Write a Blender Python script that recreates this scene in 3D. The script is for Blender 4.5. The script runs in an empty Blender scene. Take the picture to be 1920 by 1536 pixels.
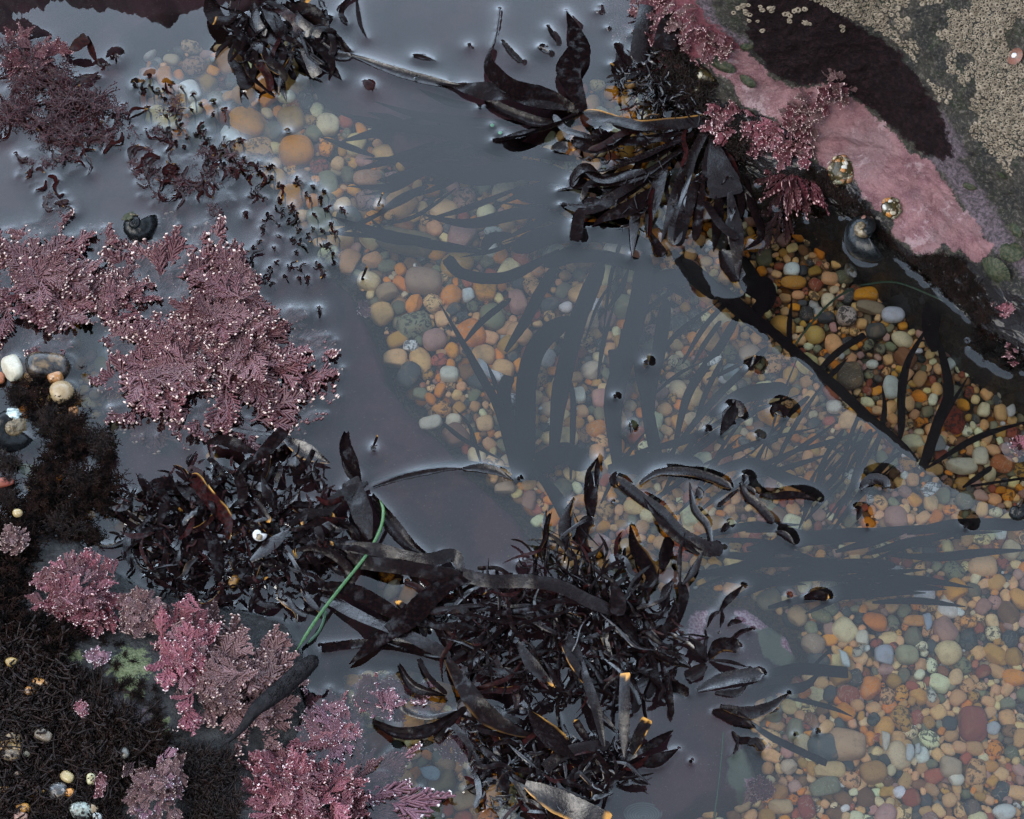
import bpy, math, random
import numpy as np
from mathutils import Vector, Matrix
from mathutils.bvhtree import BVHTree
random.seed(7); rng = np.random.default_rng(7)
R = math.radians
sc = bpy.context.scene
col = sc.collection

# ------------------------------------------------------------------ camera
TILT, DIST, TANH = R(25), 1.3, 0.25
CAM = np.array([0.0, -math.sin(TILT) * DIST, math.cos(TILT) * DIST])
FWD = np.array([0.0, math.sin(TILT), -math.cos(TILT)])
UP = np.array([0.0, math.cos(TILT), math.sin(TILT)])
PX = 2 * TANH * DIST / 1920.0            # metres per photo pixel at the water


def at(u, v, z=0.0):
    """point of the world plane at height z that stands behind photo pixel (u, v)"""
    u = np.asarray(u, float); v = np.asarray(v, float)
    a = (u - 960) / 1920 * 2 * TANH; b = (768 - v) / 1920 * 2 * TANH
    d = FWD[None] + np.stack([a, 0 * a, 0 * a], -1).reshape(-1, 3) + b.reshape(-1, 1) * UP[None]
    t = (np.asarray(z, float).reshape(-1) - CAM[2]) / d[:, 2]
    p = CAM + d * t[:, None]
    return p[0] if u.ndim == 0 else p


def to_px(P):
    r = np.asarray(P, float) - CAM
    dep = r @ FWD
    return 960 + r[:, 0] / dep / (2 * TANH) * 1920, 768 - (r @ UP) / dep / (2 * TANH) * 1920


cd = bpy.data.cameras.new("camera"); cam = bpy.data.objects.new("camera", cd); col.objects.link(cam)
cam.location = CAM; cam.rotation_euler = (TILT, 0, 0)
cd.sensor_width = 36; cd.lens = 36 / (2 * TANH); cd.clip_start = 0.02; cd.clip_end = 500
sc.camera = cam
sc.view_settings.view_transform = 'Standard'; sc.view_settings.look = 'None'
sc.view_settings.exposure = 0.95; sc.view_settings.gamma = 1
try:
    sc.cycles.max_bounces = 8; sc.cycles.transparent_max_bounces = 12; sc.cycles.diffuse_bounces = 3
    sc.cycles.use_denoising = True; sc.cycles.caustics_reflective = False; sc.cycles.caustics_refractive = False
except Exception:
    pass


# ------------------------------------------------------------------ noise and polygons
def vnoise(x, y, seed=0):
    x = np.asarray(x, float); y = np.asarray(y, float)
    xi = np.floor(x).astype(np.int64); yi = np.floor(y).astype(np.int64)
    fx = x - xi; fy = y - yi; fx = fx * fx * (3 - 2 * fx); fy = fy * fy * (3 - 2 * fy)

    def h(a, b):
        n = (a * 374761393 + b * 668265263 + seed * 1274126177) & 0xffffffff
        n = ((n ^ (n >> 13)) * 1274126177) & 0xffffffff
        return ((n ^ (n >> 16)) & 0xffff) / 32767.5 - 1
    return (h(xi, yi) * (1 - fx) + h(xi + 1, yi) * fx) * (1 - fy) + (h(xi, yi + 1) * (1 - fx) + h(xi + 1, yi + 1) * fx) * fy


def fbm(x, y, seed=0, oct=4):
    s = 0; a = 1.0
    for i in range(oct):
        s = s + a * vnoise(x, y, seed + i * 17); x = x * 2.03 + 5.1; y = y * 2.03 + 9.7; a *= 0.5
    return s / 1.6


def sdf(poly, u, v):
    """signed distance in photo pixels, positive inside"""
    u = np.asarray(u, float); v = np.asarray(v, float)
    d = np.full(u.shape, 1e9); ins = np.zeros(u.shape, bool)
    n = len(poly)
    for i in range(n):
        x0, y0 = poly[i]; x1, y1 = poly[(i + 1) % n]
        ex, ey = x1 - x0, y1 - y0
        t = np.clip(((u - x0) * ex + (v - y0) * ey) / (ex * ex + ey * ey + 1e-9), 0, 1)
        d = np.minimum(d, (u - x0 - t * ex) ** 2 + (v - y0 - t * ey) ** 2)
        if y0 != y1:
            c = ((y0 > v) != (y1 > v)) & (u < (x1 - x0) * (v - y0) / (y1 - y0) + x0)
            ins ^= c
    d = np.sqrt(d)
    return np.where(ins, d, -d)


def inside(poly, u, v):
    return bool(sdf(poly, np.array([u]), np.array([v]))[0] > 0)


# ------------------------------------------------------------------ meshes
contacts = []          # world points where something breaks the water surface


def note_contacts(P, F):
    P = np.asarray(P, float)
    z = P[:, 2]
    if z.min() > 0 or z.max() < 0:
        return
    tris = []
    for f in F:
        zs = [z[i] for i in f]
        if min(zs) < 0.0003 < max(zs):
            pts = []
            for a in range(len(f)):
                i, j = f[a], f[(a + 1) % len(f)]
                if (z[i] - 0.0003) * (z[j] - 0.0003) < 0:
                    t = (0.0003 - z[i]) / (z[j] - z[i]); pts.append(P[i] + (P[j] - P[i]) * t)
            if len(pts) >= 2:
                n = max(2, int(np.linalg.norm(pts[0] - pts[1]) / 0.0005) + 1)
                for k in range(n):
                    tris.append(pts[0] + (pts[1] - pts[0]) * k / (n - 1))
    if tris:
        contacts.append(np.array(tris)[:, :2])


def note_film(V, k):
    """a thin leaf lying on the water (rings of k points along it): the water is drawn up to its underside"""
    V = np.asarray(V, float).reshape(-1, k, 3)[:, :7]
    for a in (V, (V[1:] + V[:-1]) / 2, (V[:, 1:] + V[:, :-1]) / 2):
        a = a.reshape(-1, 3); z = a[:, 2]; s = (z > -.0002) & (z < .0034)
        if s.any(): contacts.append(np.column_stack([a[s][:, :2], np.clip(z[s] - .0003, .0002, .0016)]))


class MB:
    def __init__(s):
        s.V = []; s.F = []; s.A = []; s.n = 0

    def add(s, V, F, a=0.0):
        V = np.asarray(V, float); k = len(V)
        s.V.append(V); s.F.extend([tuple(i + s.n for i in f) for f in F])
        s.A.append(np.full(k, a) if np.isscalar(a) else np.asarray(a, float)); s.n += k

    def data(s):
        return np.concatenate(s.V), s.F, np.concatenate(s.A)


def make_mesh(name, V, F, attrs=None, smooth=True):
    me = bpy.data.meshes.new(name)
    me.from_pydata(np.asarray(V).tolist(), [], F if isinstance(F, list) else F.tolist())
    if smooth:
        me.polygons.foreach_set('use_smooth', [True] * len(me.polygons))
    for k, a in (attrs or {}).items():
        a = np.asarray(a, float)
        if a.ndim == 1:
            at_ = me.attributes.new(k, 'FLOAT', 'POINT'); at_.data.foreach_set('value', a)
        else:
            at_ = me.attributes.new(k, 'FLOAT_COLOR', 'POINT')
            at_.data.foreach_set('color', np.concatenate([a, np.ones((len(a), 1))], 1).ravel())
    me.update()
    return me


def tag(o, label=None, cat=None, group=None, kind=None):
    if label: o['label'] = label
    if cat: o['category'] = cat
    if group: o['group'] = group
    if kind: o['kind'] = kind
    return o


def obj(name, me, mat, loc=None, parent=None):
    """one mesh object; world verts are made local to LOC (or to the parent's place)"""
    o = bpy.data.objects.new(name, me); col.objects.link(o)
    if mat is not None and not me.materials:
        for m in (mat if isinstance(mat, (list, tuple)) else [mat]):
            me.materials.append(m)
    if parent is not None:
        o.parent = parent
    if loc is not None:
        o.location = loc
    return o


def wobj(name, V, F, mat, loc=None, parent=None, attrs=None, touch=True, smooth=True):
    V = np.asarray(V, float)
    if touch: note_contacts(V, F)
    base = np.array(parent['base'] if parent is not None else (loc if loc is not None else (0, 0, 0)), float)
    me = make_mesh(name, V - base, F, attrs, smooth)
    o = obj(name, me, mat, loc=None if parent is not None else base, parent=parent)
    if parent is None: o['base'] = base.tolist()
    return o


def empty(name, loc, label, cat, group=None):
    o = bpy.data.objects.new(name, None); col.objects.link(o)
    o.location = loc; o['base'] = [float(x) for x in loc]; o.empty_display_size = 0.01
    return tag(o, label, cat, group)


# ------------------------------------------------------------------ materials
def newmat(name):
    m = bpy.data.materials.new(name); m.use_nodes = True
    nt = m.node_tree; nt.nodes.clear()
    out = nt.nodes.new('ShaderNodeOutputMaterial')
    b = nt.nodes.new('ShaderNodeBsdfPrincipled')
    nt.links.new(b.outputs[0], out.inputs[0])
    return m, nt, b, out


def N(nt, t, **kw):
    n = nt.nodes.new(t)
    for k, v in kw.items(): setattr(n, k, v)
    return n


def noise(nt, scale, detail=4, rough=0.55, vec=None, dist=0.0):
    n = N(nt, 'ShaderNodeTexNoise'); n.inputs['Scale'].default_value = scale
    n.inputs['Detail'].default_value = detail; n.inputs['Roughness'].default_value = rough
    n.inputs['Distortion'].default_value = dist
    if vec is None:
        vec = N(nt, 'ShaderNodeNewGeometry').outputs['Position']
    nt.links.new(vec, n.inputs['Vector'])
    return n.outputs['Fac']


def sval(nt, x, sock):
    if hasattr(x, 'is_output'): nt.links.new(x, sock)
    elif isinstance(x, (tuple, list)): sock.default_value = tuple(x) + ((1,) if len(x) == 3 and len(sock.default_value) == 4 else ())
    else: sock.default_value = x


def mixc(nt, fac, a, b, mode='MIX'):
    m = N(nt, 'ShaderNodeMix', data_type='RGBA', blend_type=mode)
    sval(nt, fac, m.inputs['Factor']); sval(nt, a, m.inputs[6]); sval(nt, b, m.inputs[7])
    return m.outputs[2]


def ramp(nt, x, a, b, lo=0.0, hi=1.0, smooth=True):
    m = N(nt, 'ShaderNodeMapRange'); m.interpolation_type = 'SMOOTHSTEP' if smooth else 'LINEAR'
    sval(nt, x, m.inputs[0])
    for i, v in zip((1, 2, 3, 4), (a, b, lo, hi)): m.inputs[i].default_value = v
    return m.outputs[0]


def math_(nt, op, a, b=0.0):
    m = N(nt, 'ShaderNodeMath', operation=op); sval(nt, a, m.inputs[0]); sval(nt, b, m.inputs[1])
    return m.outputs[0]


def attr(nt, name):
    return N(nt, 'ShaderNodeAttribute', attribute_name=name)


def bump(nt, b, h, dist, strength=1.0):
    n = N(nt, 'ShaderNodeBump'); n.inputs['Distance'].default_value = dist; n.inputs['Strength'].default_value = strength
    sval(nt, h, n.inputs['Height']); nt.links.new(n.outputs[0], b.inputs['Normal'])


def wet(b, rough=0.3, coat=0.6, coat_r=0.08, spec=0.5):
    b.inputs['Roughness'].default_value = rough; b.inputs['Coat Weight'].default_value = coat
    b.inputs['Coat Roughness'].default_value = coat_r; b.inputs['Specular IOR Level'].default_value = spec
    b.inputs['Coat IOR'].default_value = 1.33


def weed_mat(name, base, base2, tip, rough=0.28, coat=0.35, bumpd=0.0004, scale=500, sheen=0.0, vary=0.0):
    """thin wet seaweed: base colours mottled, attribute t mixes towards the bleached or pale tip"""
    m, nt, b, _ = newmat(name)
    c = mixc(nt, ramp(nt, noise(nt, scale), 0.4, 0.65), base, base2)
    info = N(nt, 'ShaderNodeObjectInfo')
    c = mixc(nt, math_(nt, 'MULTIPLY', info.outputs['Random'], 0.4), c, base2)
    if vary: c = mixc(nt, ramp(nt, info.outputs['Random'], 0, 1, 0, vary, smooth=False), c, mixc(nt, .5, c, (.01, .004, .006)))
    if vary: c = mixc(nt, ramp(nt, math_(nt, 'FRACT', math_(nt, 'MULTIPLY', info.outputs['Random'], 7.3)), .55, 1, 0, .5), c, mixc(nt, .5, c, (.32, .17, .175)))
    c = mixc(nt, attr(nt, 't').outputs['Fac'], c, tip)
    sval(nt, c, b.inputs['Base Color']); wet(b, rough, coat, 0.12)
    if sheen: sval(nt, math_(nt, 'ADD', math_(nt, 'MULTIPLY', math_(nt, 'POWER', info.outputs['Random'], 3.2), sheen), ramp(nt, noise(nt, 160, 3), .48, .7, .0, sheen * .3)), b.inputs['Specular IOR Level'])
    sval(nt, ramp(nt, noise(nt, 350, 4), .35, .7, rough - .08, rough + .25), b.inputs['Roughness'])
    bump(nt, b, noise(nt, 650, 4, .65), bumpd, 0.6)
    return m


M = {}
M['blade'] = weed_mat('black_weed', (.0035, .0024, .0028), (.008, .004, .004), (.46, .22, .05), 0.12, 0.0, sheen=.62)
M['blade_red'] = weed_mat('maroon_weed', (.022, .005, .005), (.008, .0035, .0035), (.46, .24, .06), 0.22, 0.0, sheen=.3)
M['blade_under'] = weed_mat('sunken_weed', (.006, .004, .005), (.012, .006, .007), (.3, .12, .03), 0.6, 0.0, sheen=.02)
M['turf'] = weed_mat('black_turf', (.0035, .003, .003), (.020, .011, .009), (.06, .035, .035), 0.3, 0.0, scale=150, sheen=.16)
M['coral_purple'] = weed_mat('purple_coralline', (.070, .019, .023), (.160, .056, .062), (.80, .60, .52), 0.42, 0.1, vary=1.0)
M['coral_pink'] = weed_mat('pink_coralline', (.25, .070, .090), (.14, .034, .046), (.88, .68, .65), 0.5, 0.15, vary=.8)
M['coral_brown'] = weed_mat('brown_coralline', (.095, .043, .042), (.14, .066, .064), (.66, .48, .42), 0.55, 0.1, vary=.9)
M['coral_crimson'] = weed_mat('crimson_coralline', (.11, .022, .030), (.07, .014, .019), (.8, .5, .48), 0.4, 0.2, vary=.7)
M['coral_lilac'] = weed_mat('lilac_coralline', (.20, .09, .12), (.14, .058, .082), (.9, .8, .8), 0.6, 0.1, vary=.6)
M['grass'] = weed_mat('surfgrass_green', (.008, .050, .010), (.030, .095, .016), (.2, .35, .1), 0.3, 0.3)
M['grass_dark'] = weed_mat('surfgrass_dark', (.008, .035, .012), (.01, .05, .015), (.02, .1, .03), 0.35, 0.2)


def pebble_mat(name, single, spec=.04):
    m, nt, b, _ = newmat(name)
    pos = N(nt, 'ShaderNodeNewGeometry').outputs['Position']
    if single:
        info = N(nt, 'ShaderNodeObjectInfo'); c0 = info.outputs['Color']; rnd = info.outputs['Random']
    else:
        c0 = attr(nt, 'c').outputs['Color']; rnd = attr(nt, 'r').outputs['Fac']
    off = N(nt, 'ShaderNodeCombineXYZ'); sval(nt, math_(nt, 'MULTIPLY', rnd, 37.0), off.inputs[2])
    v = N(nt, 'ShaderNodeVectorMath', operation='ADD'); nt.links.new(pos, v.inputs[0]); nt.links.new(off.outputs[0], v.inputs[1])
    vec = v.outputs[0]
    c = mixc(nt, ramp(nt, noise(nt, 190, 5, 0.65, vec), 0.45, 0.78, 0, 0.36), c0, (.15, .08, .035), 'MIX')
    c = mixc(nt, ramp(nt, noise(nt, 120, 2, 0.5, vec, 0.6), 0.5, 0.72, 0, 0.22), c, (.62, .38, .18), 'MIX')
    c = mixc(nt, ramp(nt, noise(nt, 1500, 2, 0.6, vec), 0.55, 0.72, 0, 0.5), c, mixc(nt, 0.6, c, (.02, .02, .02)))
    vein = math_(nt, 'ABSOLUTE', math_(nt, 'SUBTRACT', noise(nt, 130, 2, 0.5, vec, 1.6), 0.5))
    vf = math_(nt, 'MULTIPLY', ramp(nt, vein, 0.0, 0.018, 1, 0), ramp(nt, rnd, 0.72, 0.74, 0, 0.55))
    c = mixc(nt, vf, c, (.55, .48, .4))
    blot = math_(nt, 'MULTIPLY', ramp(nt, noise(nt, 260, 4, 0.7, vec, 0.8), 0.5, 0.56), math_(nt, 'MULTIPLY', ramp(nt, rnd, 0.0, 0.16, 0.85, 0.8), ramp(nt, rnd, 0.16, 0.17, 1, 0)))
    c = mixc(nt, blot, c, (.035, .03, .028))
    sval(nt, c, b.inputs['Base Color'])
    wet(b, 0.5 if spec < .1 else .25, 0.0, 0.1, spec)
    bump(nt, b, noise(nt, 700, 4, 0.6, vec), 0.0004, 0.5)
    return m


M['pebble'] = pebble_mat('pebble_stone', True)
M['pebble_dry'] = pebble_mat('wet_glossy_stone', True, .45)
M['pebble_bed'] = pebble_mat('pebble_bed_stone', False)


def plain(name, base, base2, scale=300, rough=0.4, coat=0.4, bumpd=0.0005, bscale=600, **kw):
    m, nt, b, _ = newmat(name)
    sval(nt, mixc(nt, ramp(nt, noise(nt, scale, 5, 0.6), 0.35, 0.65), base, base2), b.inputs['Base Color'])
    wet(b, rough, coat); bump(nt, b, noise(nt, bscale, 5, 0.6), bumpd, 0.7)
    return m


M['shell_black'] = plain('snail_black', (.0035, .004, .0045), (.009, .010, .011), 400, 0.2, 0.0, 0.0003, 700)
M['shell_worn'] = plain('worn_shell', (.05, .035, .018), (.19, .14, .08), 500, 0.35, 0.1)
M['shell_white'] = plain('white_shell', (.40, .40, .42), (.62, .60, .58), 300, 0.25, 0.5)
M['shell_pearl'] = plain('pearl_shell', (.10, .13, .13), (.50, .54, .50), 420, 0.25, 0.1)
M['shell_grey'] = plain('grey_shell', (.06, .065, .06), (.22, .22, .20), 350, 0.35, 0.1)
M['limpet_green'] = plain('limpet_green', (.016, .024, .012), (.060, .058, .034), 420, 0.5, 0.0, 0.0012, 700)
M['limpet_red'] = plain('limpet_rust', (.2, .07, .045), (.12, .07, .05), 500, 0.5, 0.2)
M['anemone'] = plain('anemone_skin', (.05, .032, .010), (.02, .02, .010), 500, 0.2, 0.2)
M['stalk'] = plain('stalk_black', (.003, .0026, .003), (.012, .010, .011), 260, 0.6, 0.0, 0.0008, 700)
M['barnacle'] = plain('barnacle_shell', (.12, .092, .062), (.24, .19, .135), 260, 0.8, 0.0, 0.0004, 1500)
M['barnacle_dark'] = plain('barnacle_opening', (.018, .013, .010), (.04, .028, .02), 700, 0.8, 0.0)
for k_, s_ in (('stalk', .12), ('shell_black', .22), ('limpet_green', .2), ('anemone', .25)):
    [n_ for n_ in M[k_].node_tree.nodes if n_.type == 'BSDF_PRINCIPLED'][0].inputs['Specular IOR Level'].default_value = s_
M['green_bit'] = plain('green_flake', (.15, .5, .25), (.2, .6, .35), 300, 0.5, 0.0)
# ------------------------------------------------------------------ world and sun (overcast)
w = bpy.data.worlds.new("World"); sc.world = w; w.use_nodes = True
nt = w.node_tree; nt.nodes.clear()
wo = N(nt, 'ShaderNodeOutputWorld'); bg = N(nt, 'ShaderNodeBackground')
sky = N(nt, 'ShaderNodeTexSky'); sky.sky_type = 'NISHITA'; sky.sun_disc = False
SUN_EL, SUN_AZ = R(50), R(-128)
sky.sun_elevation = SUN_EL; sky.sun_rotation = SUN_AZ; sky.air_density = 1.0; sky.dust_density = 2.0
# cloud deck: grey, veined by noise in the direction of view
tc = N(nt, 'ShaderNodeTexCoord').outputs['Generated']
cl = ramp(nt, noise(nt, 2.2, 5, 0.6, tc, 0.4), 0.3, 0.7, 7.6, 10.0)
sx = N(nt, 'ShaderNodeSeparateXYZ'); nt.links.new(tc, sx.inputs[0])
# the deck brightens towards the horizon ahead and is heavier behind the viewer
cl = math_(nt, 'MULTIPLY', cl, math_(nt, 'ADD', ramp(nt, sx.outputs[2], .25, .99, .95, .62, smooth=False), math_(nt, 'MULTIPLY', math_(nt, 'POWER', ramp(nt, sx.outputs[2], .0, .92, 1, 0, smooth=False), 1.3), 6.8)))
cl = math_(nt, 'MULTIPLY', cl, ramp(nt, sx.outputs[1], -.45, .25, .28, 1.1))
cc = N(nt, 'ShaderNodeCombineColor')
sval(nt, math_(nt, 'MULTIPLY', cl, 0.73), cc.inputs[0]); sval(nt, math_(nt, 'MULTIPLY', cl, 0.91), cc.inputs[1]); sval(nt, math_(nt, 'MULTIPLY', cl, 1.14), cc.inputs[2])
sval(nt, mixc(nt, 0.88, sky.outputs[0], cc.outputs[0]), bg.inputs[0])
bg.inputs[1].default_value = 0.12
nt.links.new(bg.outputs[0], wo.inputs[0])
sl = bpy.data.lights.new('sun', 'SUN'); sl.energy = 1.5; sl.angle = R(35); sl.color = (1, .96, .9)
so = bpy.data.objects.new('sun', sl); col.objects.link(so)
# light comes from above and a little behind the upper left of the view
dl = Vector((math.sin(SUN_AZ) * math.cos(SUN_EL), math.cos(SUN_AZ) * math.cos(SUN_EL), math.sin(SUN_EL)))
so.rotation_euler = dl.to_track_quat('Z', 'Y').to_euler()

# dark rock ring added beyond the view to shut off the lowest sky
nr_, na_ = 14, 160; RVs = []
for i in range(nr_):
    for j in range(na_):
        a = 2 * math.pi * j / na_; t = i / (nr_ - 1); rr = .95 + 1.6 * t
        z = -.07 + .55 * min(1, t * 5) ** .7 * (1 + .25 * float(fbm(math.cos(a) * 3 + 9, math.sin(a) * 3 + 4 + t, 3))) - .8 * max(0, t - .4)
        RVs.append((math.cos(a) * rr * (1 + .05 * float(fbm(a * 3, t, 7))), math.sin(a) * rr + .02, z))
RFs = [(i * na_ + j, (i + 1) * na_ + j, (i + 1) * na_ + (j + 1) % na_, i * na_ + (j + 1) % na_) for i in range(nr_ - 1) for j in range(na_)]
M['sky_block'] = plain('block_ring_rock', (.016, .013, .012), (.035, .030, .026), 30, 0.7, 0.0, 0.01, 60)
sky_block = wobj('sky_block_ring', RVs, RFs, M['sky_block'], loc=(0, 0, -.07), touch=False); tag(sky_block, 'dark rock ring added out of view to shut off low sky', kind='structure')

# ------------------------------------------------------------------ the boulder at the upper right
WL = [(1196, -420), (1196, -200), (1200, -60), (1203, 60), (1225, 150), (1300, 225), (1420, 320), (1530, 352), (1620, 425), (1700, 492),
      (1790, 560), (1860, 630), (1960, 700), (2100, 800), (2350, 960), (2900, 1300)]


def catmull(P, n):
    P = np.asarray(P, float)
    if len(P) == 2:
        t = np.linspace(0, 1, n)[:, None]; return P[0] * (1 - t) + P[1] * t
    seg = np.concatenate([[0], np.cumsum(np.linalg.norm(np.diff(P[:, :2], axis=0), axis=1) + 1e-6)])
    q = np.vstack([2 * P[0] - P[1], P, 2 * P[-1] - P[-2]])
    s = np.linspace(0, seg[-1], n)
    i = np.clip(np.searchsorted(seg, s, side='right') - 1, 0, len(P) - 2)
    t = ((s - seg[i]) / (seg[i + 1] - seg[i]))[:, None]
    p0, p1, p2, p3 = q[i], q[i + 1], q[i + 2], q[i + 3]
    return 0.5 * (2 * p1 + (p2 - p0) * t + (2 * p0 - 5 * p1 + 4 * p2 - p3) * t * t + (3 * p1 - p0 - 3 * p2 + p3) * t ** 3)


NS, NT = 560, 300
wp = catmull(WL, NS)
W0 = at(wp[:, 0], wp[:, 1], np.zeros(NS))
sarc = np.concatenate([[0], np.cumsum(np.linalg.norm(np.diff(W0, axis=0), axis=1))])
# inward direction: along +x where the rock's left flank stands, up and right elsewhere
k = np.clip((wp[:, 0] - 1200) / 250, 0, 1); k = k * k * (3 - 2 * k)
k = np.where(wp[:, 1] < 120, 0, k)
k = np.convolve(np.pad(k, 12, mode='edge'), np.ones(25) / 25, 'valid')
NX = 1.0 * (1 - k) + .55 * k; NY = .25 * (1 - k) + .83 * k
nn = np.hypot(NX, NY); NX /= nn; NY /= nn
OFF = .125
OFS = .052 * (1 - k) + .125 * k; OFS = np.convolve(np.pad(OFS, 20, mode='edge'), np.ones(41) / 41, 'valid')
# outline of the rock's top against the sky, as the pool mirrors it
edge_px = [(1240, 430), (1275, 485), (1330, 560), (1400, 612), (1470, 668), (1560, 738),
           (1650, 812), (1740, 884), (1800, 925), (1850, 950), (1905, 975), (2000, 1030), (2150, 1110)]
tb = W0[:, :2] + np.stack([NX, NY], 1) * OFS[:, None]        # plan of the vertical upper face
Hs, Hv = [], []
for (u, v) in edge_px:
    P = at(u, v, 0.0); d = P - CAM; d = d / np.linalg.norm(d); d[2] = -d[2]
    best = None
    for i in range(NS - 1):                          # where the mirrored ray meets the upper face
        A = tb[i]; E = tb[i + 1] - A
        den = d[0] * E[1] - d[1] * E[0]
        if abs(den) < 1e-9: continue
        tt = ((A[0] - P[0]) * E[1] - (A[1] - P[1]) * E[0]) / den
        ss = ((A[0] - P[0]) * d[1] - (A[1] - P[1]) * d[0]) / den
        if tt > 0 and 0 <= ss < 1:
            best = (sarc[i] + ss * (sarc[i + 1] - sarc[i]), tt * d[2]); break
    if best: Hs.append(best[0]); Hv.append(best[1])
o_ = np.argsort(Hs); Hs = np.array(Hs)[o_]; Hv = np.array(Hv)[o_]
print('rock top', np.round(Hs, 3).tolist(), np.round(Hv, 3).tolist())
H = np.interp(sarc, Hs, Hv)
H = np.maximum(H, 0.21) + 0.004 * fbm(sarc * 60, sarc * 0, 5)
# profile: submerged foot, wet rim, coralline ledge, steep dark flank, barnacled shoulder, upper face
prof_t = np.array([0, .10, .14, .20, .42, .60, .84, 1.0])
prof_r = np.array([-.014, -.006, 0, .004, .045, .065, OFF, OFF])
prof_z = np.array([-.075, -.004, 0, .010, .036, .106, .205, 1.0])
tt = np.linspace(0, 1, NT)
tt = np.interp(tt, [0, .9, 1], [0, .84, 1.0])
r_ = np.interp(tt, prof_t, prof_r); z_ = np.interp(tt, prof_t, prof_z)
ker = np.hanning(15); ker /= ker.sum()
r_ = np.convolve(np.pad(r_, 7, mode='edge'), ker, 'valid'); zz = np.interp(tt, prof_t[:-1], prof_z[:-1])
zz = np.convolve(np.pad(zz, 7, mode='edge'), ker, 'valid')
last = np.clip((tt - .84) / .16, 0, 1)
S, T = np.meshgrid(sarc, tt, indexing='ij')
RR = np.tile(r_, (NS, 1)) * (OFS[:, None] / OFF); ZZ = np.tile(zz, (NS, 1)) * (1 - 0) + last[None] * (H[:, None] - .205)
X = W0[:, 0][:, None] + NX[:, None] * RR; Y = W0[:, 1][:, None] + NY[:, None] * RR
# lumps and pits
amp = np.interp(tt, [0, .14, .2, .3, .45, .84, 1], [.006, .0035, .005, .0055, .006, .007, .004])[None]
lump = amp * fbm(S * 28 + 3, T * 9, 3) + amp * .35 * fbm(S * 130, T * 45, 8) + .0008 * fbm(S * 600, T * 200, 12, 3)
gro = .007 * np.exp(-((T - .31 - .05 * np.sin(S * 30)) / .03) ** 2)     # groove along the ledge
dr = lump - gro
X -= NX[:, None] * dr * .8; Y -= NY[:, None] * dr * .8; ZZ += dr * .6 * (ZZ > -.002)
BV = np.stack([X, Y, ZZ], -1).reshape(-1, 3)
idx = np.arange(NS * NT).reshape(NS, NT)
BF = np.stack([idx[:-1, :-1], idx[1:, :-1], idx[1:, 1:], idx[:-1, 1:]], -1).reshape(-1, 4)
# close the top and back with a skirt that falls behind the rock
back = np.stack([X[:, -1] + NX * .10, Y[:, -1] + NY * .10, ZZ[:, -1] - .02], -1)
back2 = np.stack([X[:, -1] + NX * .22, Y[:, -1] + NY * .22, np.full(NS, -.08)], -1)
n0 = len(BV); BV = np.vstack([BV, back, back2])
b0 = np.arange(NS) + n0; b1 = b0 + NS
BF = np.vstack([BF, np.stack([idx[:-1, -1], idx[1:, -1], b0[1:], b0[:-1]], -1), np.stack([b0[:-1], b0[1:], b1[1:], b1[:-1]], -1)])
bu, bv_ = to_px(BV)
PINK = [(1305, 82), (1345, 88), (1400, 98), (1418, 112), (1440, 142), (1472, 160), (1500, 166), (1545, 158), (1592, 182), (1622, 202), (1662, 238),
        (1702, 282), (1742, 300), (1768, 335), (1792, 372), (1822, 412), (1862, 462), (1857, 476), (1828, 492), (1800, 472), (1770, 458), (1742, 484),
        (1716, 474), (1700, 450), (1672, 445), (1678, 400), (1640, 392), (1618, 368), (1602, 338), (1560, 325), (1530, 300), (1515, 255), (1465, 232), (1440, 214), (1395, 200),
        (1375, 160), (1335, 128), (1308, 96)]
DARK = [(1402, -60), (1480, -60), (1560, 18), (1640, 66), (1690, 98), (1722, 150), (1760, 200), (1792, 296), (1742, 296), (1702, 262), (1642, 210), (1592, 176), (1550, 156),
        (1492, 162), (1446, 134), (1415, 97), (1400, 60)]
LILAC = [(1740, 296), (1768, 282), (1762, 205), (1780, 230), (1812, 288), (1800, 300), (1850, 372), (1900, 450), (1960, 500), (1960, 560), (1905, 505), (1862, 470), (1815, 400), (1775, 330)]
LILAC2 = [(1296, -20), (1318, 40), (1370, 80), (1402, 98), (1402, 76), (1350, 48), (1322, -20)]
RIM = [(1180, -300), (1225, 60), (1300, 170), (1395, 205), (1450, 225), (1515, 260), (1530, 305), (1600, 340), (1640, 398), (1672, 448), (1716, 478), (1742, 488), (1800, 478),
       (1830, 498), (1875, 540), (1930, 560), (2060, 640), (2400, 900), (2200, 1100), (1300, 900), (1000, 0)]
ROUGH = [(1180, -80), (1225, -60), (1300, -10), (1330, 40), (1400, 95), (1340, 100), (1310, 110), (1250, 140), (1190, 120)]
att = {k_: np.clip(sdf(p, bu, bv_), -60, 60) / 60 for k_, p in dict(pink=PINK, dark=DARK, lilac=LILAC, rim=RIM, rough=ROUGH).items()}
att['lilac'] = np.maximum(att['lilac'], np.clip(sdf(LILAC2, bu, bv_), -60, 60) / 60)

m, nt, b, _ = newmat('boulder_rock'); M['boulder'] = m
wob = math_(nt, 'MULTIPLY', math_(nt, 'SUBTRACT', noise(nt, 150, 7, 0.72), 0.5), 0.8)
fine = noise(nt, 1400, 3, 0.7)


def zone(name, soft=0.05):
    return ramp(nt, math_(nt, 'ADD', attr(nt, name).outputs['Fac'], wob), -soft, soft)


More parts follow.
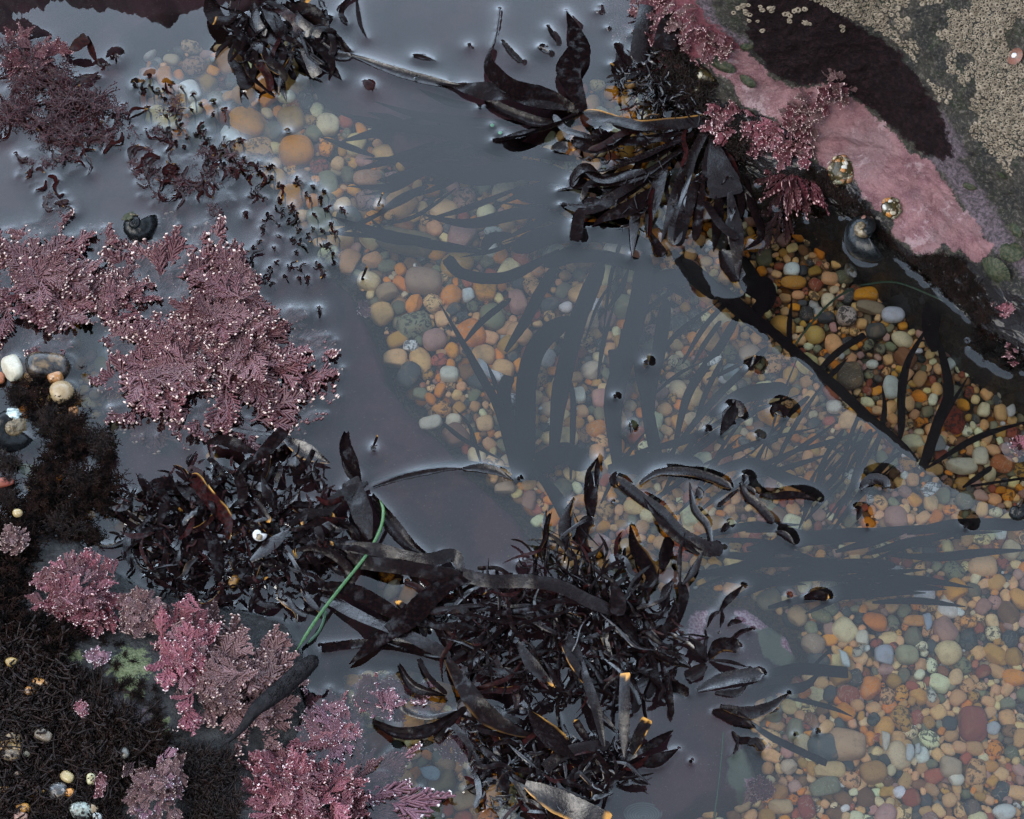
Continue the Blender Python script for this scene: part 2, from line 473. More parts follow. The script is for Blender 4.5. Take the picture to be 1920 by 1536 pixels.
c = mixc(nt, ramp(nt, noise(nt, 60, 6, 0.65), 0.4, 0.6), (.040, .034, .026), (.018, .017, .015))
c = mixc(nt, ramp(nt, noise(nt, 90, 6, 0.7), 0.5, 0.68, 0, .8), c, (.028, .036, .016))
c = mixc(nt, ramp(nt, noise(nt, 420, 6, 0.75), 0.5, 0.62, 0, .8), c, (.13, .11, .09))
c = mixc(nt, ramp(nt, noise(nt, 160, 6, 0.75), 0.56, 0.64, 0, .9), c, (.012, .011, .011))
lil = mixc(nt, ramp(nt, noise(nt, 450, 5, 0.7), 0.4, 0.62), (.15, .11, .125), (.05, .04, .043))
c = mixc(nt, zone('lilac', .12), c, lil)
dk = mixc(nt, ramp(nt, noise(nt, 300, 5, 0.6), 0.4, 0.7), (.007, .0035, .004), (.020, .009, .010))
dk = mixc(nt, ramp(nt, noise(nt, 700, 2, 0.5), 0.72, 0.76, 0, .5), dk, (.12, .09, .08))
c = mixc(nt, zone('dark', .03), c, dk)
pk = mixc(nt, ramp(nt, noise(nt, 70, 5, 0.6), 0.35, 0.65), (.29, .145, .148), (.155, .066, .076))
pk = mixc(nt, ramp(nt, noise(nt, 26, 3, 0.6), 0.45, 0.65, 0, .7), pk, (.22, .14, .14))
pk = mixc(nt, ramp(nt, noise(nt, 200, 7, .8), .60, .66, 0, .75), pk, (.10, .035, .04))
pk = mixc(nt, ramp(nt, noise(nt, 55, 7, .75, None, .5), .55, .62, 0, .6), pk, (.42, .30, .30))
pk = mixc(nt, ramp(nt, fine, 0.5, 0.72, 0, .6), pk, (.40, .26, .26))
pk = mixc(nt, ramp(nt, noise(nt, 2200, 2, 0.7), 0.3, 0.45, .4, 0), pk, (.12, .04, .05))
c = mixc(nt, zone('rim', .03), c, (.012, .0085, .0085))
c = mixc(nt, zone('rough', .05), c, (.16, .045, .055))
c = mixc(nt, zone('pink', .03), c, pk)
c = mixc(nt, attr(nt, 'top').outputs['Fac'], c, (.010, .008, .008))      # upper face darkened in colour so its mirror image stays dark
sval(nt, c, b.inputs['Base Color'])
sval(nt, ramp(nt, zone('rim', .1), 0, 1, .62, .22), b.inputs['Roughness'])
sval(nt, ramp(nt, zone('rim', .1), 0, 1, .0, .35), b.inputs['Coat Weight']); b.inputs['Coat Roughness'].default_value = .1
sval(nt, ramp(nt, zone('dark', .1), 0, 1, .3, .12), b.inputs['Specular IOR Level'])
bh = math_(nt, 'ADD', math_(nt, 'MULTIPLY', noise(nt, 260, 6, 0.65), 1.0), math_(nt, 'MULTIPLY', noise(nt, 1300, 4, 0.7), .35))
bump(nt, b, bh, 0.0036, 1.0)
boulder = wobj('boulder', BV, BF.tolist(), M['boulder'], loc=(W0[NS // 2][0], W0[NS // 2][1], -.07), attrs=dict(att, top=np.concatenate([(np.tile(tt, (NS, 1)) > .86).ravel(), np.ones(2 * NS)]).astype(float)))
tag(boulder, 'large boulder rising from the pool, with pink crust, dark flank and barnacles', 'boulder')
bvh = BVHTree.FromPolygons(BV.tolist(), BF.tolist())


def on_boulder(u, v):
    p0 = at(u, v, 0.0); d = Vector(p0 - CAM).normalized()
    h, n, i, dd = bvh.ray_cast(Vector(CAM), d)
    if h is None: return None, None
    if n.dot(d) > 0: n = -n
    return np.array(h), n


# a weed-hung rock wall beyond the top of the view (the pool mirrors it)
nxw = 420; xs = np.linspace(-.62, -.155, nxw)
hw = np.interp(xs, [-.62, -.40, -.36, -.30, -.27, -.235, -.19, -.155], [.14, .13, .118, .128, .145, .112, .106, .02]) + .008 * fbm(xs * 55, xs * 0, 31) + .006 * fbm(xs * 260, xs * 0, 32)
rows = []
for r0, zf in ((0, -.08), (.0, 0), (.004, .35), (.0, .6), (.006, .85), (.012, 1.0), (.05, 1.02), (.16, .8), (.2, -.5)):
    rows.append(np.stack([xs, .385 + r0 + .006 * fbm(xs * 40, xs * 0 + zf * 3, 40), np.where(zf < 0, zf if zf < -.4 else -.08, hw * zf)], -1))
WV = np.concatenate(rows); idw = np.arange(len(WV)).reshape(len(rows), nxw)
WF = np.stack([idw[:-1, :-1], idw[:-1, 1:], idw[1:, 1:], idw[1:, :-1]], -1).reshape(-1, 4).tolist()
M['wall'] = plain('dark_rock', (.006, .004, .004), (.012, .008, .007), 80, 0.7, 0.0, 0.002, 200)
wallrock = wobj('weedy_rock', WV, WF, M['wall'], loc=(-.3, .385, 0), touch=False)
tag(wallrock, 'dark weedy rock standing beyond the top edge of the pool', 'rock')

# ------------------------------------------------------------------ seabed and rock ledge
BED = -.046
m, nt, b, _ = newmat('coarse_sand')
sval(nt, mixc(nt, ramp(nt, noise(nt, 400, 5, .7), .35, .65), (.07, .045, .022), (.24, .15, .075)), b.inputs['Base Color'])
b.inputs['Roughness'].default_value = .8; bump(nt, b, noise(nt, 500, 5, .7), .002)
g = [(-40, -40), (40, -40), (40, 40), (-40, 40)]
gv = [(x, y, -.062) for x, y in g]
ground = obj('seabed', make_mesh('seabed', gv, [(0, 1, 2, 3)]), m); tag(ground, 'gritty bed of the tide pool', kind='structure')

LEDGE = [(-300, -400), (700, -400), (640, -100), (440, 40), (300, 40), (246, 75), (248, 130), (262, 200), (310, 245), (420, 270), (500, 330), (560, 430), (620, 490), (655, 520), (690, 562), (722, 640), (738, 700), (790, 760), (838, 812),
         (880, 862), (930, 910), (975, 940), (1000, 985), (1040, 1040), (1150, 1100), (1290, 1105), (1400, 1112), (1490, 1172), (1512, 1225), (1490, 1262), (1420, 1290), (1400, 1350), (1425, 1420), (1440, 1470),
         (1400, 1492), (1330, 1500), (1270, 1560), (1240, 1900), (-300, 1900)]
LEDGE2 = [(560, -100), (1240, -100), (1240, 110), (1110, 112), (1060, 180), (1000, 250), (880, 300), (760, 290), (690, 205), (600, 150), (540, 60)]
HOLES = [[(640, 1240), (760, 1230), (860, 1270), (900, 1380), (1000, 1440), (960, 1560), (800, 1600), (700, 1480), (640, 1380)],
         [(700, 1050), (760, 1050), (800, 1130), (770, 1170), (710, 1120)],
         [(165, 530), (240, 620), (300, 660), (250, 760), (210, 820), (150, 760), (110, 600), (120, 520)],
         [(0, 640), (120, 670), (150, 760), (110, 800), (0, 760)],
         [(10, 840), (120, 850), (110, 930), (40, 930)],
         [(400, 860), (480, 870), (470, 900), (410, 900)], [(180, 930), (280, 930), (270, 1010), (190, 1000)]]
GX = np.arange(-.52, .24, .0022); GY = np.arange(-.42, .40, .0022)
gx, gy = np.meshgrid(GX, GY, indexing='ij')
Pz = np.stack([gx.ravel(), gy.ravel(), np.full(gx.size, -.012)], -1)
lu, lv = to_px(Pz)
nz = fbm(gx.ravel() * 45, gy.ravel() * 45, 51)
d1 = np.maximum(sdf(LEDGE, lu, lv), sdf(LEDGE2, lu, lv)) + 9 * nz
for h_ in HOLES: d1 = np.minimum(d1, -(sdf(h_, lu, lv) + 8 * nz))
sh = np.clip((d1 + 2) / 22, 0, 1); sh = np.where(sh > 0, sh ** .6, 0)
top = -.0135 + .004 * fbm(gx.ravel() * 16, gy.ravel() * 16, 61) + .0007 * fbm(gx.ravel() * 160, gy.ravel() * 160, 62) - .007 * np.clip((lu - 600) / 500, 0, 1) - .012 * np.clip(sdf(LEDGE2, lu, lv) / 20 + 1, 0, 1)
lz = -.066 + (top + .066) * sh
patch1 = [(1420, 1168), (1472, 1150), (1490, 1200), (1512, 1235), (1470, 1250), (1432, 1218)]
patch2 = [(1368, 1415), (1400, 1390), (1450, 1432), (1440, 1475), (1395, 1500), (1362, 1450)]
pinkp = [[(1475, 1165), (1500, 1190), (1488, 1222), (1468, 1200)], [(1380, 1140), (1440, 1128), (1470, 1148), (1430, 1172), (1390, 1160)], [(1400, 1458), (1432, 1445), (1450, 1475), (1425, 1498), (1400, 1490)],
         [(1305, 1140), (1330, 1135), (1320, 1190), (1280, 1195)]]
gsd = np.maximum(sdf(patch1, lu, lv), sdf(patch2, lu, lv)); psd = np.max([sdf(p, lu, lv) for p in pinkp], 0)
m, nt, b, _ = newmat('ledge_rock')
wob = math_(nt, 'MULTIPLY', math_(nt, 'SUBTRACT', noise(nt, 130, 6, 0.65), 0.5), 0.5)
c = mixc(nt, ramp(nt, noise(nt, 22, 6, .6), .38, .62), (.085, .036, .045), (.038, .023, .028))
c = mixc(nt, ramp(nt, noise(nt, 180, 5, .7), .5, .7, 0, .5), c, (.055, .028, .032))
c = mixc(nt, ramp(nt, noise(nt, 900, 3, .7), .64, .70, 0, .8), c, (.26, .19, .20))
c = mixc(nt, ramp(nt, noise(nt, 14, 4, .6), .56, .68, 0, .6), c, (.035, .042, .045))
c = mixc(nt, ramp(nt, math_(nt, 'ADD', attr(nt, 'g').outputs['Fac'], wob), -.05, .05), c, mixc(nt, noise(nt, 500), (.10, .14, .10), (.16, .17, .13)))
c = mixc(nt, ramp(nt, math_(nt, 'ADD', attr(nt, 'p').outputs['Fac'], wob), -.05, .05), c, mixc(nt, ramp(nt, noise(nt, 700, 4, .7), .4, .6), (.30, .12, .19), (.6, .42, .5)))
c = mixc(nt, ramp(nt, attr(nt, 'edge').outputs['Fac'], .05, .6, .8, 0), c, (.085, .10, .09))
sval(nt, c, b.inputs['Base Color']); b.inputs['Roughness'].default_value = .6; b.inputs['Specular IOR Level'].default_value = .06
bump(nt, b, noise(nt, 400, 5, .65), .0012, .7)
nX, nY = len(GX), len(GY); idl = np.arange(nX * nY).reshape(nX, nY)
LF = np.stack([idl[:-1, :-1], idl[1:, :-1], idl[1:, 1:], idl[:-1, 1:]], -1).reshape(-1, 4)
keep = lz[LF].max(1) > -.064
LF = LF[keep]
used, inv = np.unique(LF, return_inverse=True)
LV = np.stack([gx.ravel(), gy.ravel(), lz], -1)[used]; LF = inv.reshape(-1, 4)
ledge = wobj('rock_ledge', LV, LF.tolist(), m, loc=(-.1, 0, -.06), touch=False,
             attrs=dict(g=np.clip(gsd, -60, 60)[used] / 60, p=np.clip(psd, -60, 60)[used] / 60, edge=np.clip(sh, 0, 1)[used]))
tag(ledge, 'sunken purplish rock ledge under the left and lower part of the pool', kind='structure')


def ledge_open(u, v):
    if sdf(LEDGE, np.array([u]), np.array([v]))[0] < -2 and sdf(LEDGE2, np.array([u]), np.array([v]))[0] < -2: return True
    return any(inside(h_, u, v) for h_ in HOLES)


# emergent rock at the lower left
ROCK = [(-200, 960), (60, 975), (150, 1010), (260, 1080), (400, 1120), (540, 1150), (590, 1225), (575, 1300), (560, 1400), (640, 1440), (660, 1700), (-200, 1800)]
GX = np.arange(-.46, -.06, .0018); GY = np.arange(-.40, -.04, .0018)
gx, gy = np.meshgrid(GX, GY, indexing='ij'); ru, rv = to_px(np.stack([gx.ravel(), gy.ravel(), gx.ravel() * 0 + .005], -1))
d2 = sdf(ROCK, ru, rv) + 14 * fbm(gx.ravel() * 40, gy.ravel() * 40, 71)
hh = np.clip(d2 / 190, -1, 1)
rz = np.where(hh > 0, .028 * np.clip(hh, 0, 1) ** .6, hh * .2) + .0035 * fbm(gx.ravel() * 30, gy.ravel() * 30, 72) + .0012 * fbm(gx.ravel() * 140, gy.ravel() * 140, 73)
rz += .010 * np.exp(-(((ru - 260) / 75) ** 2 + ((rv - 1310) / 110) ** 2)) - .004
rz = np.maximum(rz, -.03)
nX, nY = len(GX), len(GY); idl = np.arange(nX * nY).reshape(nX, nY)
RF = np.stack([idl[:-1, :-1], idl[1:, :-1], idl[1:, 1:], idl[:-1, 1:]], -1).reshape(-1, 4)
keep = rz[RF].max(1) > -.029; RF = RF[keep]; used, inv = np.unique(RF, return_inverse=True)
RVt = np.stack([gx.ravel(), gy.ravel(), rz], -1)[used]; RF = inv.reshape(-1, 4)
GREEN = [[(212, 1230), (235, 1215), (272, 1222), (282, 1260), (262, 1275), (268, 1305), (242, 1312), (230, 1285), (208, 1265)], [(115, 1218), (150, 1222), (150, 1240), (120, 1238)], [(275, 1350), (305, 1345), (312, 1375), (285, 1385)]]
GREYP = [[(80, 1190), (140, 1195), (150, 1230), (110, 1262), (78, 1235)], [(215, 1310), (300, 1330), (290, 1380), (230, 1360)]]
m, nt, b, _ = newmat('turf_rock')
wob = math_(nt, 'MULTIPLY', math_(nt, 'SUBTRACT', noise(nt, 200, 7, 0.8), 0.5), 2.0)
c = mixc(nt, ramp(nt, noise(nt, 100, 6, .65), .4, .6), (.007, .0065, .007), (.032, .031, .030))
c = mixc(nt, ramp(nt, math_(nt, 'ADD', attr(nt, 'p').outputs['Fac'], wob), -.12, .2), c, mixc(nt, ramp(nt, noise(nt, 500, 5, .7), .4, .6), (.03, .025, .028), (.12, .085, .10)))
c = mixc(nt, ramp(nt, math_(nt, 'ADD', attr(nt, 'g').outputs['Fac'], wob), -.04, .04), c, mixc(nt, ramp(nt, noise(nt, 700, 5, .75), .42, .58), (.065, .085, .030), (.15, .165, .080)))
sval(nt, c, b.inputs['Base Color']); wet(b, .45, .05); bump(nt, b, noise(nt, 330, 7, .7), .004, 1)
ruu, rvv = to_px(RVt)
gs = np.max([sdf(p, ruu, rvv) for p in GREEN], 0); ps = np.max([sdf(p, ruu, rvv) for p in GREYP], 0)
turf_rock = wobj('low_rock', RVt, RF.tolist(), m, loc=(-.26, -.24, -.03), attrs=dict(g=np.clip(gs, -60, 60) / 60, p=np.clip(ps, -60, 60) / 60))
tag(turf_rock, 'low wet rock with a green crust patch, half buried in black turf', 'rock')
bvh_low = BVHTree.FromPolygons(RVt.tolist(), RF.tolist())


def on_low(u, v, z0=0.0):
    p0 = at(u, v, 0.0); d = Vector(p0 - CAM).normalized()
    h, n, i, dd = bvh_low.ray_cast(Vector(CAM), d)
    if h is None or h.z < z0: return at(u, v, z0), Vector((0, 0, 1))
    return np.array(h), n
# ------------------------------------------------------------------ pebbles
import bmesh


def ico(sub):
    bm = bmesh.new(); bmesh.ops.create_icosphere(bm, subdivisions=sub, radius=1)
    V = np.array([v.co[:] for v in bm.verts]); F = [tuple(v.index for v in f.verts) for f in bm.faces]; bm.free()
    return V, F


def stone_shape(V, seed):
    r = np.random.default_rng(seed)
    p = r.uniform(2.0, 3.1)
    n = (np.abs(V) ** p).sum(1) ** (1 / p)
    S = V / n[:, None]
    for k_ in range(3):
        a = r.normal(size=3); a /= np.linalg.norm(a); S = S * (1 + r.uniform(-.13, .13) * (V @ a))[:, None]
    a = r.normal(size=3); a[2] *= .4; a /= np.linalg.norm(a); c = r.uniform(.6, .85)
    d = S @ a; S = S - np.outer(np.clip(d - c, 0, None) * .75, a)
    return S * (1 + .03 * np.sin(V @ r.normal(size=3) * 3.1 + 1))[:, None]


I4, I4F = ico(4); I3, I3F = ico(3)
peb_me = []
for i in range(22):
    me = make_mesh('pebble', stone_shape(I4, 100 + i), I4F); me.materials.append(M['pebble']); peb_me.append(me)
peb_dry = []
for me in peb_me:
    m2 = me.copy(); m2.materials[0] = M['pebble_dry']; peb_dry.append(m2)
peb_lo = [stone_shape(I3, 100 + i) for i in range(22)]

PAL = [('amber', (.64, .21, .018), 13), ('tan', (.52, .29, .12), 20), ('peach', (.70, .38, .18), 18), ('brown', (.17, .08, .035), 5), ('brick red', (.26, .065, .035), 7), ('olive grey', (.15, .15, .09), 9),
       ('dark grey', (.05, .055, .055), 8), ('cream', (.66, .52, .32), 10), ('white', (.68, .68, .66), 2.2), ('dusty pink', (.36, .20, .165), 6), ('ochre', (.42, .22, .045), 8)]
PW = np.array([p[2] for p in PAL], float); PW /= PW.sum()
PC = {p[0]: p[1] for p in PAL}

# stones one can name, at their places: u, v, half-length, half-width, angle, colour, label
SPECIAL = [
    (769, 649, 14, 12, 0, (.72, .76, .78), 'bright white round pebble lying against the edge of the sunken ledge'),
    (1085, 743, 12, 16, 10, (.72, .70, .58), 'pale cream pebble between two long dark sunken straps'),
    (1110, 693, 21, 17, 20, (.58, .48, .36), 'large pale tan oval pebble just right of the sunken black straps'),
    (843, 702, 17, 15, 0, (.62, .6, .5), 'greenish white mottled pebble beside the stick-like white shell'),
    (848, 789, 14, 13, 0, (.7, .6, .44), 'cream pebble touching an orange oval pebble near the ledge point'),
    (807, 794, 20, 12, 10, (.5, .46, .38), 'flat speckled whitish pebble nearest the tip of the ledge'),
    (827, 767, 17, 15, 30, (.56, .25, .06), 'bright orange oval pebble just above a flat speckled whitish one'),
    (757, 456, 62, 24, -14, (.15, .12, .06), 'longest pebble of all, olive brown with an ochre streak'),
    (918, 463, 15, 18, 0, (.66, .72, .72), 'white angular shell-like pebble in the upper pebble bed'),
    (924, 437, 18, 13, 0, (.58, .6, .56), 'pale pebble partly under a dark strap in the upper bed'),
    (878, 553, 11, 14, 10, (.62, .68, .68), 'small squarish bluish white pebble in the central pebble bed'),
    (725, 548, 20, 17, 30, (.36, .24, .14), 'tan pebble next to the sunken ledge edge, with fine speckles'),
    (795, 528, 34, 26, -5, (.34, .22, .15), 'big domed tan pebble with a dark stain on top'),
    (685, 335, 28, 17, 0, (.42, .22, .13), 'large reddish tan pebble at the upper left of the bed'),
    (765, 707, 25, 19, 60, (.07, .075, .075), 'dark grey oval pebble wedged against the ledge'),
    (852, 818, 22, 24, 40, (.24, .12, .08), 'big purplish brown pebble under a thin dark frond'),
    (363, 85, 24, 17, 5, (.46, .31, .18), 'large tan pebble alone at the top left of the pool'),
    (418, 112, 16, 15, 0, (.3, .32, .24), 'pale green grey pebble beside the top left weed'),
    (275, 138, 18, 11, 0, (.5, .24, .16), 'pinkish flat pebble at the left end of the top group'),
    (320, 112, 16, 12, -10, (.42, .33, .2), 'small sandy pebble in the top left group of stones'),
    (365, 125, 24, 20, 20, (.36, .2, .13), 'rusty tan pebble below the large tan one, top left'),
    (428, 118, 20, 28, 15, (.45, .25, .14), 'upright peach pebble half under the top left weed'),
    (1676, 590, 21, 15, 0, (.58, .60, .68), 'smooth bluish white oval pebble in the clear dark water'),
    (1622, 552, 23, 14, 5, (.75, .30, .02), 'brightest orange pebble in the clear dark water'),
    (1482, 506, 15, 13, 0, (.66, .72, .7), 'small white pebble with a grey cap, nearest the crimson fronds'),
    (1484, 530, 24, 13, -3, (.48, .22, .04), 'long amber pebble directly under the small white one'),
    (1588, 592, 18, 18, 0, (.55, .45, .40), 'white and red mottled pebble in the clear dark water'),
    (1631, 576, 28, 13, -5, (.32, .25, .17), 'long grey and tan banded pebble under the bright orange one'),
    (1593, 705, 24, 27, 0, (.13, .10, .07), 'big dark brown pebble with an amber corner, below the serrated frond'),
    (1671, 725, 15, 23, 0, (.52, .55, .5), 'pale grey upright pebble crossed by a dark strap edge'),
    (1788, 785, 20, 29, 15, (.30, .05, .025), 'big brick red upright pebble in the clear dark water'),
    (1886, 724, 17, 30, -20, (.50, .48, .40), 'long white and grey striped pebble near the boulder foot'),
    (1803, 872, 29, 15, 5, (.60, .55, .42), 'long cream oval pebble at the lower end of the clear water'),
    (1836, 857, 14, 18, 0, (.66, .60, .45), 'cream upright pebble touching the long cream oval one'),
    (1879, 869, 20, 15, -25, (.42, .14, .05), 'reddish orange pebble at the rim beside a floating pink sprig'),
    (1470, 612, 24, 20, -20, (.48, .25, .06), 'big amber pebble left of the thin upright dark frond'),
    (1530, 628, 18, 18, 0, (.58, .38, .10), 'yellow pebble crossed by the thin green blade'),
    (1407, 668, 21, 21, 0, (.40, .30, .22), 'round grey and peach pebble at the edge of the mirrored sky'),
    (1371, 700, 15, 17, 0, (.30, .38, .4), 'blue grey pebble just inside the mirrored sky'),
    (1563, 765, 14, 12, 0, (.62, .58, .5), 'white pebble cut by the border between clear and mirrored water'),
    (1590, 1393, 31, 29, 0, (.50, .32, .19), 'largest round peach pebble in the lower right bed'),
    (1825, 1357, 24, 30, 0, (.27, .07, .045), 'large brick red round pebble in the lower right bed'),
    (1551, 1405, 30, 24, 10, (.085, .10, .10), 'dark pebble with cream streaks beside the largest peach one'),
    (1655, 1229, 16, 18, 0, (.36, .38, .44), 'lilac grey pebble in the middle of the lower right bed'),
    (1715, 1163, 20, 10, 0, (.62, .27, .06), 'bright orange flat pebble under a bluish chip'),
    (1817, 1165, 14, 11, 0, (.68, .30, .07), 'bright orange round pebble beside a brick red one'),
    (1496, 1157, 18, 18, 0, (.44, .30, .16), 'round tan pebble nearest the olive blade tip'),
    (1525, 1210, 21, 20, 0, (.32, .23, .16), 'speckled granite-like pebble beside the pink crusted ledge patch'),
    (1540, 1155, 18, 11, -25, (.16, .17, .08), 'olive green drop-shaped pebble beside the round tan one'),
    (1615, 1197, 11, 14, 0, (.62, .58, .46), 'round cream pebble with a translucent chip beside it'),
    (1702, 1230, 19, 17, 0, (.34, .33, .2), 'pale green and tan triangular pebble in the lower bed'),
    (1552, 1446, 27, 15, 5, (.60, .42, .20), 'long golden pebble below the dark streaked one'),
    (1543, 1478, 26, 17, 20, (.20, .20, .13), 'long olive and rust pebble under the golden one'),
    (1480, 1437, 14, 13, 0, (.58, .46, .34), 'white and tan pebble nearest the pink ledge patch'),
    (1464, 1487, 14, 14, 0, (.55, .24, .07), 'orange round pebble at the lower edge of the pink patch'),
    (1511, 1512, 14, 20, 10, (.28, .06, .04), 'brick red upright pebble near the bottom edge'),
    (1640, 1450, 22, 19, 10, (.40, .22, .08), 'ochre heart-shaped pebble in the lower right bed'),
    (1783, 1436, 18, 19, 0, (.46, .35, .24), 'pale round stone right of the ochre heart-shaped one'),
    (1794, 1462, 13, 12, 0, (.7, .66, .55), 'white broken shell pebble with a tan centre'),
    (1884, 1524, 20, 14, 10, (.66, .68, .66), 'bluish white stone at the bottom right corner'),
    (1390, 1506, 17, 17, 30, (.46, .32, .18), 'tan pebble at the bottom beside the greenish ledge edge'),
    (1465, 1512, 20, 12, 0, (.55, .38, .2), 'pale orange pebble at the bottom beside the grey shell bed'),
    (708, 1388, 24, 19, 35, (.30, .075, .05), 'brick red pebble seen between pink fronds at the bottom'),
    (830, 1470, 22, 28, -20, (.28, .22, .11), 'long olive tan pebble among pink fronds at the bottom'),
    (835, 1435, 17, 17, 0, (.36, .24, .14), 'round tan pebble below the black tangle at the bottom'),
    (870, 1500, 20, 17, 20, (.48, .32, .17), 'peach pebble low among the bottom pink fronds'),
    (826, 1422, 16, 15, 0, (.16, .18, .15), 'olive grey pebble beside a white one at the bottom'),
    (877, 1422, 14, 22, 10, (.62, .54, .38), 'cream pebble partly under brown weed at the bottom'),
    (762, 1118, 14, 24, -20, (.50, .24, .09), 'orange pebble in the small gap of the central tangle'),
    (735, 1105, 22, 12, 60, (.45, .38, .28), 'pale pebble in the small gap of the central tangle'),
    (1063, 1396, 12, 14, 0, (.46, .26, .14), 'peach pebble beside the broad orange-edged leaf'),
    (1140, 1200, 10, 10, 0, (.3, .2, .1), 'small brown pebble deep inside the central tangle'),
    (945, 915, 19, 11, 10, (.45, .32, .22), 'pale pebble beside the floating seed-shaped blade'),
    (990, 938, 12, 18, -10, (.30, .17, .13), 'dull red pebble below the root of the sunken straps'),
    (187, 720, 13, 20, 20, (.45, .28, .14), 'peach pebble against the left side of the big coralline clump'),
    (193, 683, 14, 15, 0, (.35, .32, .16), 'olive tan pebble left of the big coralline clump'),
    (178, 742, 10, 9, 0, (.42, .3, .2), 'small round tan pebble in the left pool'),
    (212, 672, 32, 17, -30, (.32, .42, .46), 'pale blue stone under the left fronds of the big clump'),
    (135, 566, 11, 11, 0, (.5, .38, .2), 'round tan pebble in the gap of the left coralline'),
    (110, 575, 15, 10, 20, (.56, .22, .08), 'orange pebble in the gap of the left coralline'),
    (115, 525, 13, 9, 0, (.4, .25, .08), 'amber pebble deep between left coralline fronds'),
    (47, 850, 13, 12, 0, (.40, .26, .16), 'peach pebble in the small left pool below the pearly snail'),
    (62, 880, 28, 20, 10, (.20, .24, .17), 'greenish pebble in the small left pool'),
    (255, 975, 18, 16, 0, (.5, .36, .24), 'pale peach pebble at the left of the dense black clump'),
    (565, 795, 9, 13, 0, (.3, .32, .26), 'grey green pebble below the right fronds of the big clump'),
]
# stones standing proud of the water or caught in the turf
DRY = [
    (24, 690, 18, 25, 20, (.66, .60, .46), 'cream white oval stone standing proud under the left coralline', 4),
    (92, 690, 40, 26, 0, (.008, .010, .012), 'glossy black boulder-like stone beside the cream white one', 2),
    (104, 705, 14, 17, 10, (.46, .20, .06), 'glossy orange and brown stone in the left pool', 3),
    (116, 738, 22, 23, 0, (.45, .32, .18), 'round mottled tan stone rising from the left pool', 3),
    (1, 707, 8, 13, 0, (.38, .11, .04), 'glossy red brown stone at the left edge', 3),
    (137, 774, 9, 11, 0, (.42, .18, .06), 'small orange stone with a black sprig on it', 1),
    (4, 905, 20, 9, 15, (.34, .08, .05), 'red stone at the left edge in black turf', 3),
    (22, 1243, 11, 9, 0, (.46, .30, .10), 'yellow tan bead of stone alone in the lower left turf', 34),
    (75, 1281, 16, 8, -15, (.60, .26, .05), 'bright orange long stone in the lower left turf', 34),
    (58, 1295, 12, 9, 25, (.58, .26, .06), 'bright orange round stone beside the long orange one', 34),
    (24, 1385, 13, 10, 0, (.40, .26, .13), 'tan stone at the top of the turf cluster', 34),
    (32, 1401, 15, 9, -5, (.58, .36, .12), 'golden stone in the turf cluster at the left', 36),
    (10, 1400, 12, 9, 0, (.50, .26, .06), 'amber stone at the left rim of the turf cluster', 34),
    (20, 1416, 19, 11, 0, (.30, .22, .14), 'large grey tan stone at the foot of the turf cluster', 36),
    (51, 1410, 9, 9, 0, (.26, .26, .20), 'grey green stone at the right of the turf cluster', 34),
    (82, 1379, 15, 11, -20, (.24, .19, .14), 'lone grey brown stone in the lower left turf', 35),
    (234, 1413, 8, 10, 0, (.18, .19, .17), 'small grey bead of stone left of the whitish coralline', 34),
    (106, 1485, 16, 15, 0, (.055, .058, .062), 'round dark grey stone near the bottom left', 32),
    (44, 1516, 12, 9, -5, (.62, .28, .04), 'bright orange stone near the bottom left corner', 32),
    (40, 1530, 12, 9, 0, (.34, .18, .15), 'dusty pink stone at the bottom left edge', 30),
    (129, 1487, 8, 7, 0, (.60, .25, .05), 'small orange stone touching the dark grey one', 32),
    (153, 1522, 20, 15, -5, (.40, .46, .40), 'large pale green translucent stone at the bottom left', 32),
    (176, 1517, 8, 9, 0, (.44, .30, .18), 'small tan stone beside the pale green one', 33),
    (183, 1531, 8, 7, 0, (.50, .54, .52), 'small bluish stone at the bottom edge beside the pale green one', 31),
    (72, 1487, 13, 6, 10, (.58, .30, .06), 'narrow orange stone left of the dark grey one', 31),
    (8, 1480, 10, 6, 10, (.62, .28, .05), 'orange sliver of stone at the lower left edge', 31),
    (128, 1457, 12, 9, -30, (.50, .38, .18), 'golden tan chip in turf above the dark grey stone', 32),
    (172, 1462, 8, 10, 0, (.50, .46, .26), 'pale yellow chip in turf above the pale green stone', 32),
    (34, 1452, 7, 6, 0, (.28, .16, .10), 'small brown stone low in the left turf', 32),
    (146, 1008, 0, 0, 0, (.5, .3, .1), '', 0),
    (438, 1090, 12, 8, 60, (.45, .22, .05), 'glossy amber chip low in the dense black clump', 3),
    (398, 858, 12, 10, 0, (.48, .24, .05), 'amber stone above the dense black clump', -5),
    (167, 965, 14, 9, -10, (.46, .22, .04), 'amber stone between turf and dense black clump', -3),
    (34, 962, 9, 8, 0, (.5, .36, .16), 'yellowish stone in the left turf below the red one', 8),
]


def place_pebble(u, v, a, b_, ang, colr, z, label, flat=.62, mesh=None, dry=False):
    me = mesh or random.choice(peb_dry if dry else peb_me)
    o = bpy.data.objects.new('pebble', me); col.objects.link(o)
    P = at(u, v, z); s = PX * (1 - z / 1.18) * 1.04
    o.location = P; h = min(a, b_) * .85
    o.scale = (a * s, b_ * s, h * s)
    o.rotation_euler = (random.uniform(-.2, .2), random.uniform(-.2, .2), R(ang))
    o.color = (*colr, 1)
    tag(o, label, 'pebble')
    return o


